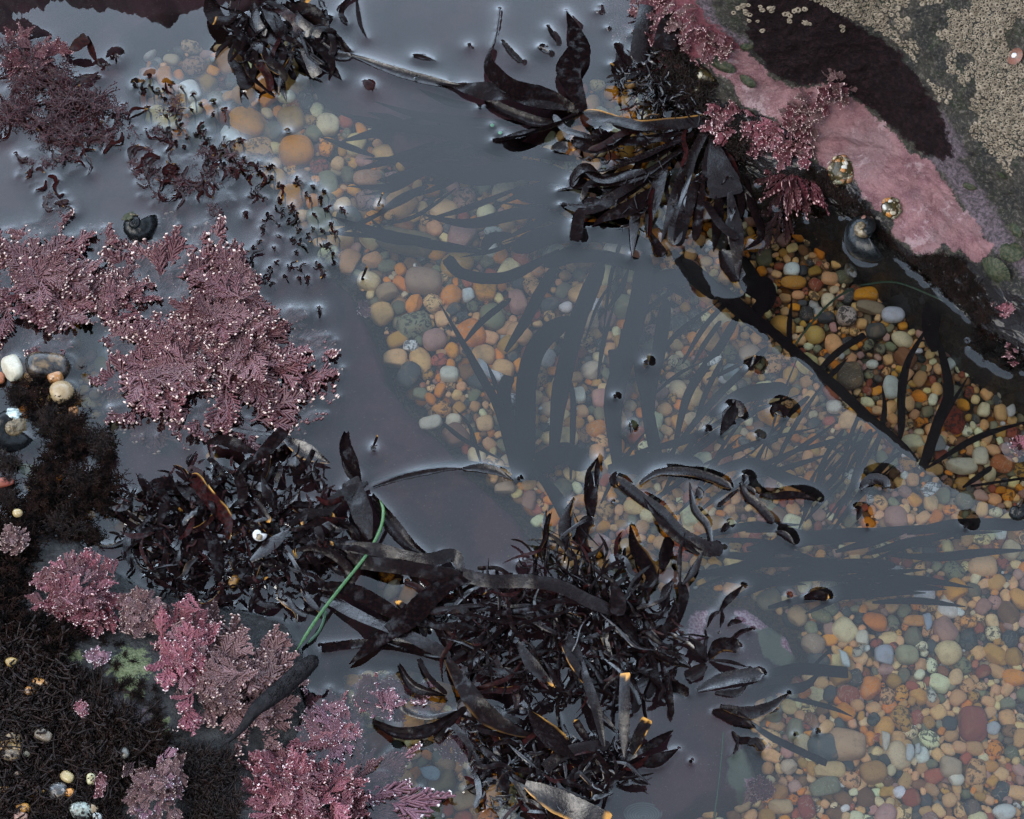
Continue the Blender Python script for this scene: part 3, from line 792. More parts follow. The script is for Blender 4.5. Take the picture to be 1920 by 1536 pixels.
cu, cv, cr = [], [], []
for (u, v, a, b_, ang, colr, lab) in SPECIAL:
    o = place_pebble(u, v, a, b_, ang, tuple(np.minimum(.9, np.array(colr) * 1.25)), BED + .003, lab); o['group'] = 'pebbles one can pick out on the pool bed'
    cu.append(u); cv.append(v); cr.append((a + b_) / 2)
    if ledge_open(u, v) is False: o.location = at(u, v, -.010)
for (u, v, a, b_, ang, colr, lab, zmm) in DRY:
    if not lab: continue
    z = zmm / 1000; colr = tuple(np.array(colr) * .62)
    if v > 1200: z = on_low(u, v)[0][2] + .0045
    o = place_pebble(u, v, a, b_, ang, colr, z, lab, dry=True); o['group'] = 'stones standing clear of the water or caught in turf'
    if abs(z) < .008:
        V = peb_lo[0] * np.array(o.scale); V = V @ np.array(o.rotation_euler.to_matrix()).T + np.array(o.location)
        note_contacts(V, I3F)

cu = list(cu); cv = list(cv); cr = list(cr)
open_mask_cache = {}
gu = np.arange(-60, 2290, 6); gvv = np.arange(-60, 1800, 6)
GU, GV = np.meshgrid(gu, gvv, indexing='ij')
OM = (sdf(LEDGE, GU, GV) < -4) & (sdf(LEDGE2, GU, GV) < -4)
for h_ in HOLES: OM |= sdf(h_, GU, GV) > 6
OM |= (GU < 480) & (GU > 250) & (GV > 62) & (GV < 215)
WLP = [(1196, -200), (1203, 60), (1225, 150), (1300, 225), (1420, 320), (1530, 352), (1620, 425), (1700, 492), (1790, 560), (1860, 630), (1990, 720), (2100, 800), (2900, 1330), (2900, -400), (1196, -400)]
OM &= sdf(WLP, GU, GV) < -8 - 18 * np.exp(-((GU - 1590) / 130) ** 2)


def is_open(u, v):
    i = int((u + 60) / 6); j = int((v + 60) / 6)
    return 0 <= i < OM.shape[0] and 0 <= j < OM.shape[1] and OM[i, j]


def rrange(u, v):
    if u < 640 and v < 300: return 14, 30
    if u < 1000 and v < 700: return 11, 27
    if u > 1380 and v < 960: return 8, 18
    if u < 400: return 9, 18
    return 8.5, 21


top = []
A = np.zeros((14000, 3)); n = 0
for u, v, r0 in zip(cu, cv, cr): A[n] = (u, v, r0); n += 1
for frac, tries, pack in ((1.0, 500, .92), (.8, 3200, .88), (.62, 12000, .86), (.5, 21000, .84), (.38, 29000, .8)):
    for _ in range(tries):
        u = random.uniform(-40, 2240); v = random.uniform(-40, 1740)
        if not is_open(u, v): continue
        lo, hi = rrange(u, v); r0 = max(lo * .85, hi * frac * random.uniform(.85, 1.05))
        d = np.hypot(A[:n, 0] - u, A[:n, 1] - v)
        if n and (d < pack * (A[:n, 2] + r0)).any(): continue
        A[n] = (u, v, r0); n += 1; top.append((u, v, r0))
        if n >= 13990: break
print('top pebbles', len(top))
pick = lambda: PAL[int(rng.choice(len(PAL), p=PW))][0]
items = []
for (u, v, r0) in top:
    e = random.uniform(1.0, 1.45); ang = random.uniform(0, 180); cn = pick()
    c0 = np.minimum(.9, np.array(PC[cn]) * random.uniform(1.05, 1.95)) * (1 + .12 * (rng.random(3) - .5))
    items.append((u, v, r0 * e ** .5 * 1.02, r0 / e ** .5 * 1.02, ang, tuple(c0), cn, r0, e))
COVER = [[(1000, 860), (1260, 900), (1300, 1080), (1200, 1100), (980, 1000)], [(1380, 1000), (1680, 1000), (1650, 1120), (1380, 1140)], [(700, 190), (1100, 190), (1300, 480), (1000, 420), (830, 320)], [(1080, 180), (1440, 200), (1400, 480), (1100, 420)]]
cand = [it for it in items if 8 < it[0] < 1912 and 8 < it[1] < 1528 and not any(inside(p, it[0], it[1]) for p in COVER)]
cand.sort(key=lambda it: -it[7])
single = cand[:215]; sid = set(id(i) for i in single)
MARKS = [(SP[0], SP[1], t) for SP, t in zip(
    [(769, 649), (1085, 743), (918, 463), (757, 456), (1676, 590), (1622, 552), (1788, 785), (1886, 724), (1803, 872), (1407, 668), (1590, 1393), (1825, 1357), (1715, 1163), (1655, 1229), (1496, 1157), (1552, 1446), (1884, 1524), (363, 85), (1482, 506), (1783, 1436)],
    ['the bright white round pebble', 'the pale cream pebble', 'the white angular pebble', 'the longest olive pebble', 'the bluish white oval pebble', 'the brightest orange pebble', 'the big red upright pebble',
     'the long striped pebble', 'the long cream oval pebble', 'the round peach-grey pebble', 'the largest round peach pebble', 'the large brick red pebble', 'the flat bright orange pebble', 'the lilac grey pebble',
     'the pebble by the olive tip', 'the long golden pebble', 'the bluish white corner stone', 'the large lone tan pebble', 'the grey-capped white pebble', 'the pale round stone'])]
ORD = 'nearest,second nearest,third nearest,fourth nearest,fifth nearest,sixth nearest,seventh nearest,eighth nearest,ninth nearest,tenth nearest,eleventh nearest,twelfth nearest,thirteenth nearest,fourteenth nearest,fifteenth nearest,sixteenth nearest,seventeenth nearest,eighteenth nearest,nineteenth nearest,twentieth nearest'.split(',')


def rank_labels(its, fmt):
    """its: (u, v, class phrase); label each by its rank of nearness to a landmark within its class"""
    by = {}
    for i, (u, v, c) in enumerate(its):
        k_ = min(range(len(MARKS)), key=lambda q: (MARKS[q][0] - u) ** 2 + (MARKS[q][1] - v) ** 2)
        by.setdefault((c, k_), []).append(((MARKS[k_][0] - u) ** 2 + (MARKS[k_][1] - v) ** 2, i))
    out = [None] * len(its)
    for (c, k_), l in by.items():
        l.sort()
        for q, (_, i) in enumerate(l): out[i] = fmt.format(c=c, o=ORD[min(q, 19)], m=MARKS[k_][2])
    return out


shp = lambda e: 'oval' if e > 1.3 else ('rounded' if e > 1.12 else 'round')
labs = rank_labels([(it[0], it[1], it[6] + ' ' + shp(it[8])) for it in single], '{c} pebble, {o} such one to {m}')
for it, lab in zip(single, labs):
    u, v, a, b_, ang, c0, cn, r0, e = it
    o = place_pebble(u, v, a, b_, ang, c0, BED + random.uniform(-.002, .002), lab)
    o['group'] = 'loose pebbles on the bed of the pool'
mb = MB(); CC = []; RRd = []


def bed_stone(u, v, a, b_, ang, c0, z):
    V = random.choice(peb_lo) * np.array([a, b_, min(a, b_) * .8]) * PX * (1 - z / 1.18)
    th = R(ang); Rm = np.array([[math.cos(th), -math.sin(th), 0], [math.sin(th), math.cos(th), 0], [0, 0, 1]])
    t2 = random.uniform(-.3, .3); Rx = np.array([[1, 0, 0], [0, math.cos(t2), -math.sin(t2)], [0, math.sin(t2), math.cos(t2)]])
    mb.add(V @ Rx.T @ Rm.T + at(u, v, z), I3F)
    CC.append(np.tile(c0, (len(V), 1))); RRd.append(np.full(len(V), random.random()))


for it in items:
    if id(it) in sid: continue
    u, v, a, b_, ang, c0, cn, r0, e = it
    bed_stone(u, v, a, b_, ang, c0, BED + random.uniform(-.003, .001))
A2 = np.zeros((9000, 3)); n2 = 0
for _ in range(38000):
    u = random.uniform(-60, 2240); v = random.uniform(-60, 1740)
    if not is_open(u, v): continue
    lo, hi = rrange(u, v); r0 = random.uniform(lo, hi * .8)
    d = np.hypot(A2[:n2, 0] - u, A2[:n2, 1] - v)
    if n2 and (d < .62 * (A2[:n2, 2] + r0)).any(): continue
    A2[n2] = (u, v, r0); n2 += 1
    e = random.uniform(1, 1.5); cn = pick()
    bed_stone(u, v, r0 * e ** .5, r0 / e ** .5, random.uniform(0, 180), np.array(PC[cn]) * random.uniform(.3, .75), BED - .0065 + random.uniform(-.002, .001))  # shade in the gaps is put into this lower layer's darker colour
    if n2 > 5200: break
for _ in range(30000):            # grit and chips in the gaps
    u = random.uniform(-40, 1960); v = random.uniform(-40, 1575)
    if not is_open(u, v): continue
    d = np.hypot(A[:n, 0] - u, A[:n, 1] - v) - A[:n, 2] * 1.02
    r0 = random.uniform(2.5, 6.5)
    if d.min() < r0 * .35: continue
    A[n] = (u, v, r0); n += 1; cn = pick()
    bed_stone(u, v, r0 * random.uniform(1, 1.7), r0, random.uniform(0, 180), np.array(PC[cn]) * random.uniform(.7, 1.5), BED + random.uniform(-.002, .001))
    if n > 13900: break
V, F, _a = mb.data()
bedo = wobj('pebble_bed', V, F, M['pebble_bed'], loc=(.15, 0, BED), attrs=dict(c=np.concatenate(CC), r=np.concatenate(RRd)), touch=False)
tag(bedo, 'bed of smaller mixed pebbles in tan, orange, grey and red', kind='stuff')

# ------------------------------------------------------------------ strap-like seaweed
RINGX = [-1, -.72, -.36, 0, .36, .72, 1, 1, .72, .36, 0, -.36, -.72, -1]
NR = 14


def ribbon(P, W, th=.0004, curl=0.0, roll=0.0, edge=.05, tipcol=0.0, edgecol=0.0, seed=0, fold=0.0):
    P = np.asarray(P, float); n = len(P); r = np.random.default_rng(seed)
    T = np.gradient(P, axis=0); T /= np.linalg.norm(T, axis=1)[:, None] + 1e-12
    S_ = np.cross(T, [0, 0, 1.0]); S_ /= np.linalg.norm(S_, axis=1)[:, None] + 1e-9
    Nn = np.cross(S_, T)
    ro = (roll if np.ndim(roll) else np.full(n, roll))
    c, s = np.cos(ro)[:, None], np.sin(ro)[:, None]
    Sd = S_ * c + Nn * s; Nd = -S_ * s + Nn * c
    t = np.linspace(0, 1, n)
    e1 = 1 + edge * vnoise(t * 26, t * 0, seed) + edge * .8 * vnoise(t * 70, t * 0, seed + 3)
    e2 = 1 + edge * vnoise(t * 26, t * 0 + 5, seed + 1) + edge * .8 * vnoise(t * 70, t * 0, seed + 7)
    V = np.zeros((n, NR, 3)); a = np.zeros((n, NR))
    for j, x in enumerate(RINGX):
        e_ = e1 if x < 0 else e2
        off = (th * .5 * (1 - x ** 4)) * (1 if j < 7 else -1)
        hgt = curl * (x * x) + off
        hgt = hgt + fold * np.where(x < 0, 1, -1) * abs(x) * .3
        V[:, j] = P + Sd * (x * W * .5 * e_)[:, None] + Nd * (hgt if np.ndim(hgt) else np.full(n, hgt))[:, None]
        a[:, j] = np.clip((t - (1 - tipcol * (.09 + .07 * vnoise(np.full(n, j * .7), t * 6, seed + 5)))) / .04, 0, 1) if tipcol else 0
        if edgecol and abs(x) > .85: a[:, j] = np.maximum(a[:, j], edgecol * np.clip(vnoise(t * 9, t * 0, seed + 9) + .6, 0, 1) * (x > 0))
    F = []
    for i in range(n - 1):
        for j in range(13):
            if j != 6: F.append((i * NR + j, i * NR + j + 1, (i + 1) * NR + j + 1, (i + 1) * NR + j))
    return V.reshape(-1, 3), F, a.reshape(-1)


def blade_geo(w, pts, z0, z1, opt='r', seed=None, hump=None):
    seed = random.randrange(10 ** 6) if seed is None else seed
    r = random.Random(seed)
    q = []
    L = len(pts)
    for i, p in enumerate(pts):
        z = p[2] if len(p) > 2 else z0 + (z1 - z0) * i / (L - 1)
        q.append((p[0], p[1], z))
    ln = sum(math.dist(q[i][:2], q[i + 1][:2]) for i in range(L - 1))
    n = max(8, int(ln / 3.2))
    q = catmull(q, n); t = np.linspace(0, 1, n)
    zz_ = q[:, 2] + (hump if hump is not None else (0.06 * ln * .34 if max(z0, z1) > 2.5 else 0)) * np.sin(np.pi * t)
    zz_ = zz_ + (.5 if max(z0, z1) < 2.5 else 1.6) * vnoise(t * ln / 45, t * 0, seed)
    if 0 < max(z0, z1) < 3.6: zz_ = zz_ + .8
    P = at(q[:, 0], q[:, 1], zz_ / 1000)
    W = np.interp(t, [0, .12, .38, 1], [.32, .6, 1, 1])
    if 'p' in opt: W = W * np.clip((1 - t) / .42, 0.02, 1) ** .75
    elif 't' in opt: W = W * np.clip((1 - t) / .02, .82, 1)
    else: W = W * np.sqrt(np.clip(1 - ((t - .86) / .14).clip(0, 1) ** 2, .02, 1))
    if 'b' in opt: W = W * (.45 + .75 * np.clip((t - .3) / .5, 0, 1))
    if 's' in opt: W = W * np.interp(t, [0, .15, 1], [1, 1, 1]) / np.interp(t, [0, .12, .38, 1], [.32, .6, 1, 1])
    W = W * w * PX * (1.02 if max(z0, z1) > -3 or w < 12 else .8)
    if max(z0, z1) < -3: cu_, ro = .0004, r.uniform(-.25, .25)
    elif max(z0, z1) < 2.5: cu_, ro = min(.0018, .10 * w * PX + .0004), r.uniform(-.12, .12)
    else: cu_, ro = r.uniform(-.0004, .0009) * min(1, w / 20), r.uniform(-.5, .5) + r.uniform(.1, .5) * vnoise(t * ln / 60, t * 0, seed + 2)
    if 'c' in opt: cu_ = .0026
    if 'k' in opt: ro = ro + np.linspace(0, r.choice([-1, 1]) * r.uniform(.6, 1.1), n)
    return ribbon(P, W, curl=cu_, roll=ro, edge=.03 if 'u' not in opt else .06, seed=seed, tipcol=(1 if 'o' in opt else (.45 if 'q' in opt else 0)),
                  edgecol=(1 if 'e' in opt else (.16 if 'g' in opt else 0)), fold=.0006)


def blade_part(parent, geo, mat, name='blade', label=None):
    V, F, a = geo
    if len(V) % NR == 0: note_film(V, NR)
    o = wobj(name, V, F, mat, parent=parent, attrs=dict(t=a))
    if label: o['label'] = label
    return o


def clump(name, root, z, label, cat, blades, mat='blade', group=None, pname='blade'):
    e = empty(name, at(root[0], root[1], z), label, cat, group)
    for bl in blades:
        w_, pts, z0, z1 = bl[:4]; opt = bl[4] if len(bl) > 4 else 'r'
        blade_part(e, blade_geo(w_, pts, z0, z1, opt), M['blade_red'] if 'R' in opt else M[mat], pname)
    return e


def fill(parent, poly, root, n, L=(50, 100), w=(8, 17), z=(2, 14), mat='blade', spread=.9, seed=1, opts=('r', 'p', 't'), pname='blade', drop=0.0):
    r = random.Random(seed); us = [p[0] for p in poly]; vs = [p[1] for p in poly]; k_ = 0
    while k_ < n:
        u = r.uniform(min(us), max(us)); v = r.uniform(min(vs), max(vs))
        if not inside(poly, u, v): continue
        a = math.atan2(v - root[1], u - root[0]) + r.gauss(0, spread); l = r.uniform(*L)
        b_ = a + r.uniform(-.7, .7); c_ = b_ + r.uniform(-.7, .7)
        u0, v0 = u - math.cos(a) * l * .5, v - math.sin(a) * l * .5
        zt = r.uniform(*z); zs = zt - r.uniform(1, 6)
        pts = [(u0, v0, zs), (u0 + math.cos(a) * l * .35, v0 + math.sin(a) * l * .35, zt + r.uniform(-1, 2))]
        pts.append((pts[1][0] + math.cos(b_) * l * .35, pts[1][1] + math.sin(b_) * l * .35, zt))
        pts.append((pts[2][0] + math.cos(c_) * l * .3, pts[2][1] + math.sin(c_) * l * .3, zt - drop - r.uniform(0, 2)))
        o_ = r.choice(opts) + (r.choice('gkkkkk   k   ' if r.random() < .9 else 'oe') if r.random() < .75 else '') + ('R' if r.random() < .12 else '')
        blade_part(parent, blade_geo(r.uniform(*w), pts, zs, zt, o_, seed=r.randrange(10 ** 6)), M['blade_red'] if 'R' in o_ else M[mat], pname)
        k_ += 1


def threads(parent, poly, n, L=(14, 34), w=(2.2, 6.5), z=(2, 14), mat='blade', seed=1, name='threads'):
    """uncountable fine wet bits between the straps"""
    r = random.Random(seed); mb_ = MB(); us = [p[0] for p in poly]; vs = [p[1] for p in poly]; k_ = 0
    while k_ < n:
        u = r.uniform(min(us), max(us)); v = r.uniform(min(vs), max(vs))
        if not inside(poly, u, v): continue
        k_ += 1; a = r.uniform(0, 6.28); l = r.uniform(*L); zt = r.uniform(*z); q = [(u, v, zt)]
        for j in range(3):
            a += r.gauss(0, .8); q.append((q[-1][0] + math.cos(a) * l / 3, q[-1][1] + math.sin(a) * l / 3, q[-1][2] + r.gauss(0, 1.5)))
        q = catmull(q, 9); P = at(q[:, 0], q[:, 1], q[:, 2] / 1000); W = r.uniform(*w) * PX * np.array([.5, .8, 1, 1, 1, 1, .9, .7, .3])
        V, F, a_ = ribbon(P, W, roll=r.uniform(-.8, .8), seed=k_); mb_.add(V, F, 1.0 if r.random() < .004 else 0)
    V, F, a_ = mb_.data(); o = wobj(name, V, F, M[mat], parent=parent, attrs=dict(t=a_), touch=False); o['kind'] = 'stuff'


# right-hand clump hanging from the boulder's foot
RC = clump('black_strap_weed', (1335, 222), .004, 'big fan of glossy black straps spreading from the foot of the boulder', 'seaweed', [
    (24, [(1335, 222), (1290, 230), (1250, 233), (1200, 236), (1150, 225), (1095, 210)], 9, 7, 'sge'),
    (40, [(1080, 205), (1000, 188), (950, 176), (880, 166), (800, 150)], 3, -1.2, 'p'),
    (36, [(1085, 210), (1030, 180), (965, 165), (925, 135), (915, 108), (930, 70), (938, 15)], 5, 2, 'pk'),
    (50, [(1095, 208), (1078, 170), (1066, 130), (1086, 95), (1078, 60), (1062, 20)], 6, 1.5, 'pk'),
    (26, [(1090, 215), (1040, 238), (1000, 250), (960, 260), (925, 268)], 4, 1.5, 'ck'),
    (26, [(1060, 232), (1010, 232), (975, 222), (940, 208), (910, 190)], 1.5, .5, 'c'),
    (12, [(940, 75), (960, 100), (972, 112), (978, 118)], 2, 1, 'r'),
    (30, [(1300, 250), (1210, 290), (1140, 318), (1100, 325), (1075, 345)], 7, 4, 'rk'), (20, [(1290, 270), (1200, 330), (1120, 345), (1045, 356)], 4, 1.5, 'p'),
    (18, [(1280, 280), (1180, 350), (1110, 385), (1050, 382)], 3, 1.2, 'p'), (28, [(1210, 320), (1130, 335), (1098, 312), (1078, 330), (1074, 350)], 9, 6, 'rk'),
    (24, [(1230, 330), (1130, 385), (1090, 400), (1078, 452)], 4, 2, 't'), (30, [(1250, 340), (1190, 385), (1135, 408), (1110, 425)], 4, 1.5, 'p'),
    (20, [(1230, 350), (1195, 390), (1185, 482)], 4, 1.5, 'p'), (28, [(1250, 300), (1225, 380), (1212, 442)], 6, 3, 'p'), (22, [(1214, 430), (1225, 450), (1240, 482)], 1, .5, 'bg'),
    (20, [(1290, 290), (1265, 370), (1240, 455)], 6, 2, 'p'), (24, [(1300, 310), (1275, 390), (1262, 460)], 6, 1.5, 'b'), (26, [(1310, 330), (1285, 400), (1270, 462)], 8, 2, 'r'),
    (22, [(1320, 330), (1310, 400), (1305, 452)], 8, 3, 'r'), (54, [(1335, 235), (1345, 300), (1364, 368)], 10, 9, 'tb'), (24, [(1350, 350), (1345, 420), (1338, 472)], 8, 2, 'p'),
    (28, [(1368, 360), (1380, 440), (1384, 525)], 9, 3, 'p'), (16, [(1322, 378), (1350, 420), (1384, 448)], 12, 11, 's'), (26, [(1385, 345), (1402, 380), (1424, 402)], 6, 2, 'p'),
    (18, [(1330, 230), (1300, 290), (1288, 335)], 9, 6, 's'), (24, [(1345, 240), (1330, 300), (1326, 350)], 9, 7, 'r'), (28, [(1270, 260), (1240, 285), (1190, 300), (1150, 300)], 8, 3, 'p'),
    (26, [(1290, 245), (1210, 262), (1150, 262), (1110, 240)], 5, 1, 'r'), (34, [(1215, 10), (1202, 70), (1195, 118)], 22, 14, 's'), (44, [(1278, 15), (1255, 50), (1245, 92)], 34, 30, 't'),
    (20, [(1200, 120), (1180, 130), (1165, 108), (1155, 82)], 8, 3, 'b'), (12, [(1190, 155), (1175, 140), (1150, 122), (1145, 118)], 5, 2, 'og'), (14, [(1240, 122), (1190, 140), (1135, 156)], 8, 3, 'p'),
    (22, [(1400, 330), (1410, 380), (1428, 440), (1395, 470)], 4, 1, 'p'), (34, [(1352, 470), (1368, 500), (1388, 528)], 1.5, .5, 'r'),
    (26, [(1190, 240), (1150, 265), (1110, 275), (1075, 262)], 3, 1, 'c'),
])
fill(RC, [(1080, 250), (1250, 240), (1390, 300), (1400, 430), (1250, 440), (1110, 380)], (1335, 222), 30, (60, 120), (8, 18), (2, 8), seed=4, spread=.35, opts=('p', 'r'))
threads(RC, [(1080, 250), (1340, 225), (1390, 300), (1380, 400), (1200, 400), (1090, 340)], 90, z=(3, 12), seed=41)
RC2 = clump('black_strap_weed', (1235, 170), .006, 'fine black shredded weed between the long strap and the boulder foot', 'seaweed', [])
fill(RC2, [(1150, 140), (1210, 90), (1320, 120), (1340, 210), (1250, 220), (1180, 215)], (1290, 120), 60, (40, 80), (3, 8), (4, 16), seed=5, spread=.8, opts=('p', 'r'))
# sunken wide strap whose tip marks the border of the mirrored sky
clump('sunken_strap', (1420, 600), -.03, 'broad sunken black strap ending in a round tip below the big fan', 'seaweed', [(38, [(1440, 640), (1390, 590), (1330, 535), (1277, 488)], -14, -3, 'r'),
      (40, [(1420, 600), (1430, 560), (1410, 520), (1380, 480)], -16, -12, 'r')], mat='blade_under')

TC = clump('black_strap_weed', (450, 80), .004, 'glossy black straps hanging in from the top edge, left of centre', 'seaweed', [
    (24, [(445, 28), (425, 40), (402, 40)], 14, 12, 'tq'), (20, [(432, 30), (450, 65), (470, 82)], 12, 10, 's'), (22, [(475, 5), (480, 40), (497, 68)], 12, 9, 'r'), (30, [(495, 10), (515, 40), (532, 66)], 11, 9, 't'),
    (36, [(540, 45), (560, 22), (590, 30), (605, 60)], 10, 8, 'r'), (26, [(560, 70), (575, 95), (587, 125), (596, 142)], 10, 5, 't'), (24, [(600, 45), (612, 60), (640, 85), (662, 100)], 4, 1.5, 'p'), (20, [(612, 50), (608, 35), (611, 18)], 5, 4, 'p'),
    (16, [(600, 80), (630, 105), (660, 108)], 2, 1, 'r'), (22, [(555, 60), (600, 90), (622, 120), (617, 152)], 5, 1.5, 'p'), (28, [(440, 80), (432, 110), (455, 140), (464, 168)], 4, 1.5, 'b'), (16, [(455, 100), (470, 140), (500, 170), (515, 182)], 5, 2, 'pg'),
    (18, [(490, 100), (510, 140), (520, 178)], 6, 2, 'pg'), (20, [(505, 90), (522, 140), (538, 192)], 5, 1.5, 'p'), (16, [(555, 85), (542, 120), (527, 150), (524, 178)], 9, 3, 'pe'), (14, [(440, 75), (415, 92), (404, 112)], 2, .5, 'pq'),
    (14, [(452, 135), (455, 175), (464, 204)], 1, -1.5, 'bq'), (8, [(515, 182), (505, 172), (490, 178), (485, 190)], 1.5, .8, 'pq'), (34, [(392, -10), (400, 25), (420, 52)], 8, 5, 'r'), (26, [(500, 50), (520, 85), (548, 112)], 8, 6, 'p'),
    (30, [(440, 50), (455, 90), (492, 118)], 8, 6, 'r'), (24, [(560, 40), (600, 60), (645, 92)], 7, 2, 'p'), (26, [(570, 95), (610, 120), (640, 150)], 1, .4, 'p'), (22, [(540, 95), (575, 120), (588, 145)], 3, 1, 'c')])
fill(TC, [(400, -10), (560, -10), (640, 80), (560, 130), (470, 130), (430, 70)], (480, -20), 44, (50, 100), (6, 20), (2, 12), seed=6, spread=.5)
threads(TC, [(410, -10), (600, 0), (640, 90), (560, 140), (450, 120)], 80, z=(3, 14), seed=42)
threads(RC2, [(1150, 130), (1230, 80), (1330, 130), (1340, 220), (1180, 215)], 150, z=(4, 18), seed=43)
FLOATG = 'weed blades breaking the surface of the open water'


def floater(label, blades, name='floating_weed'):
    p = blades[0][1][0]
    return clump(name, p, 0.0, label, 'seaweed', blades, group=FLOATG)


floater('curved dark blade like a bracket at the top edge, right of the hanging straps', [(11, [(668, -8), (646, 8), (640, 28), (651, 46)], 2, 1.5, 'r'), (9, [(668, -6), (671, 20), (676, 48), (688, 72)], 2, 1, 'p')])
floater('long dark blade just awash, running from the hanging straps to the big fan', [(20, [(655, 104), (680, 112), (700, 120), (730, 131), (780, 146), (830, 158), (890, 170), (912, 166)], .7, .2, 'p')])
floater('small blade awash above the long one, open water at the top', [(10, [(775, 106), (790, 108), (812, 114)], .7, .2, 'p')])
floater('short dark dash awash left of the second upright blade', [(8, [(1026, 48), (1034, 62), (1042, 78)], 1.5, .8, 'p')])
floater('small knot of weed awash right of the first upright blade', [(8, [(1008, 88), (1018, 94), (1030, 100)], 1.5, 1.2, 'r'), (5, [(1016, 94), (1014, 86), (1022, 84)], 1.6, 1.2, 'r')])
floater('round black patch floating below the folded blade of the big fan', [(24, [(1036, 280), (1050, 277), (1066, 279)], 1.8, 1.6, 'r')])
floater('dark wine-red tuft floating alone left of centre at the top', [(18, [(682, 150), (690, 158), (699, 166)], 3, 2, 'rR'), (10, [(690, 150), (700, 156), (698, 172)], 3, 2, 'pR')])
floater('lens-shaped blade awash beside the root of the sunken straps', [(17, [(868, 880), (900, 878), (935, 886), (962, 902)], 1.2, .4, 'pg'), (10, [(700, 915), (760, 895), (830, 882), (870, 880)], -.6, .3, 'p')])
floater('tall folded blade rising at the lower left of the ledge, with bright rim', [(26, [(650, 812), (648, 840), (660, 870), (678, 905)], 2.5, 3, 'pc'), (16, [(645, 850), (655, 880), (668, 900)], 3, 3, 'r')])
floater('double-edged blade awash below the folded one along the dark clump', [(28, [(696, 930), (712, 955), (745, 1000), (770, 1025), (806, 1046)], 1.6, 1.0, 'pc'), (8, [(700, 938), (706, 950), (716, 962)], 3, 2, 'r')])
floater('arched dark blade floating above the right half of the central tangle', [(17, [(1200, 909), (1215, 897), (1240, 886), (1290, 886), (1335, 898), (1372, 916)], 1.8, 1.6, 'rg')])
floater('straight blade floating right of the star-shaped weed', [(15, [(1424, 929), (1450, 932), (1480, 929), (1510, 932), (1534, 940)], 1.6, 1.2, 'p')])
floater('star-shaped weed with one round lobe and long lower arm', [(17, [(1388, 905), (1400, 930), (1425, 952), (1450, 981)], 2.2, 1.2, 'r'), (11, [(1392, 912), (1397, 900), (1396, 890)], 2.2, 1.8, 'b'), (9, [(1395, 912), (1408, 918), (1416, 926)], 2, 1.4, 'r'),
        (8, [(1385, 918), (1370, 930), (1350, 948)], .9, .3, 'p'), (8, [(1375, 925), (1358, 940), (1345, 950)], .8, .2, 'r')])
floater('short pointed blade floating below the arm of the star-shaped weed', [(13, [(1454, 998), (1470, 1003), (1490, 1022)], 1.4, .8, 'p')])
floater('small upright curl awash above the knotted weed', [(13, [(1308, 915), (1312, 928), (1310, 936)], 1.8, 1.5, 'r')])
floater('small jagged scrap awash left of the star-shaped weed', [(11, [(1352, 996), (1360, 990), (1366, 982)], 1.5, 1, 'r'), (5, [(1360, 992), (1368, 978)], 1.5, 1, 'p')])
floater('two narrow blades joined end to end, right of the central tangle', [(13, [(1350, 1145), (1365, 1125), (1380, 1112), (1393, 1098)], 1.8, .8, 'p'), (7, [(1350, 1145), (1335, 1155), (1325, 1178)], 1.4, .3, 'p')])
floater('little upright blade awash below the two joined ones', [(8, [(1353, 1145), (1354, 1160), (1350, 1178)], 1.4, .5, 'p'), (6, [(1346, 1184), (1349, 1188)], 1.5, 1, 'r')])
floater('small curved blade awash right of the little upright one', [(9, [(1364, 1174), (1376, 1166), (1392, 1166)], 1.4, .8, 'p')])
floater('big ragged black tuft floating alone near the border of the mirrored sky', [(22, [(1382, 752), (1374, 770), (1360, 795), (1350, 815)], 3, 1, 'p'), (16, [(1375, 750), (1388, 765), (1385, 782)], 3, 2, 'r'), (8, [(1372, 760), (1360, 772), (1356, 784)], 2.5, 1, 'r')])
floater('round curled black leaf floating right of the ragged tuft', [(13, [(1450, 782), (1448, 770), (1460, 764), (1472, 772), (1470, 782)], 2.4, 2, 'r'), (7, [(1452, 772), (1462, 775), (1468, 780)], 2.6, 2, 'r')])
floater('comma-shaped black leaf floating below the border of the mirrored sky', [(22, [(1614, 918), (1625, 905), (1642, 899), (1658, 906), (1656, 916)], 2, 1.8, 'r')])
floater('hooked black leaf below the comma-shaped one', [(11, [(1603, 952), (1611, 954), (1611, 963), (1606, 976)], 2, .8, 'p')])
floater('olive yellow blade tip floating above the round tan pebble', [(16, [(1508, 1122), (1530, 1116), (1554, 1122)], 1.7, 1.6, 'rq')])
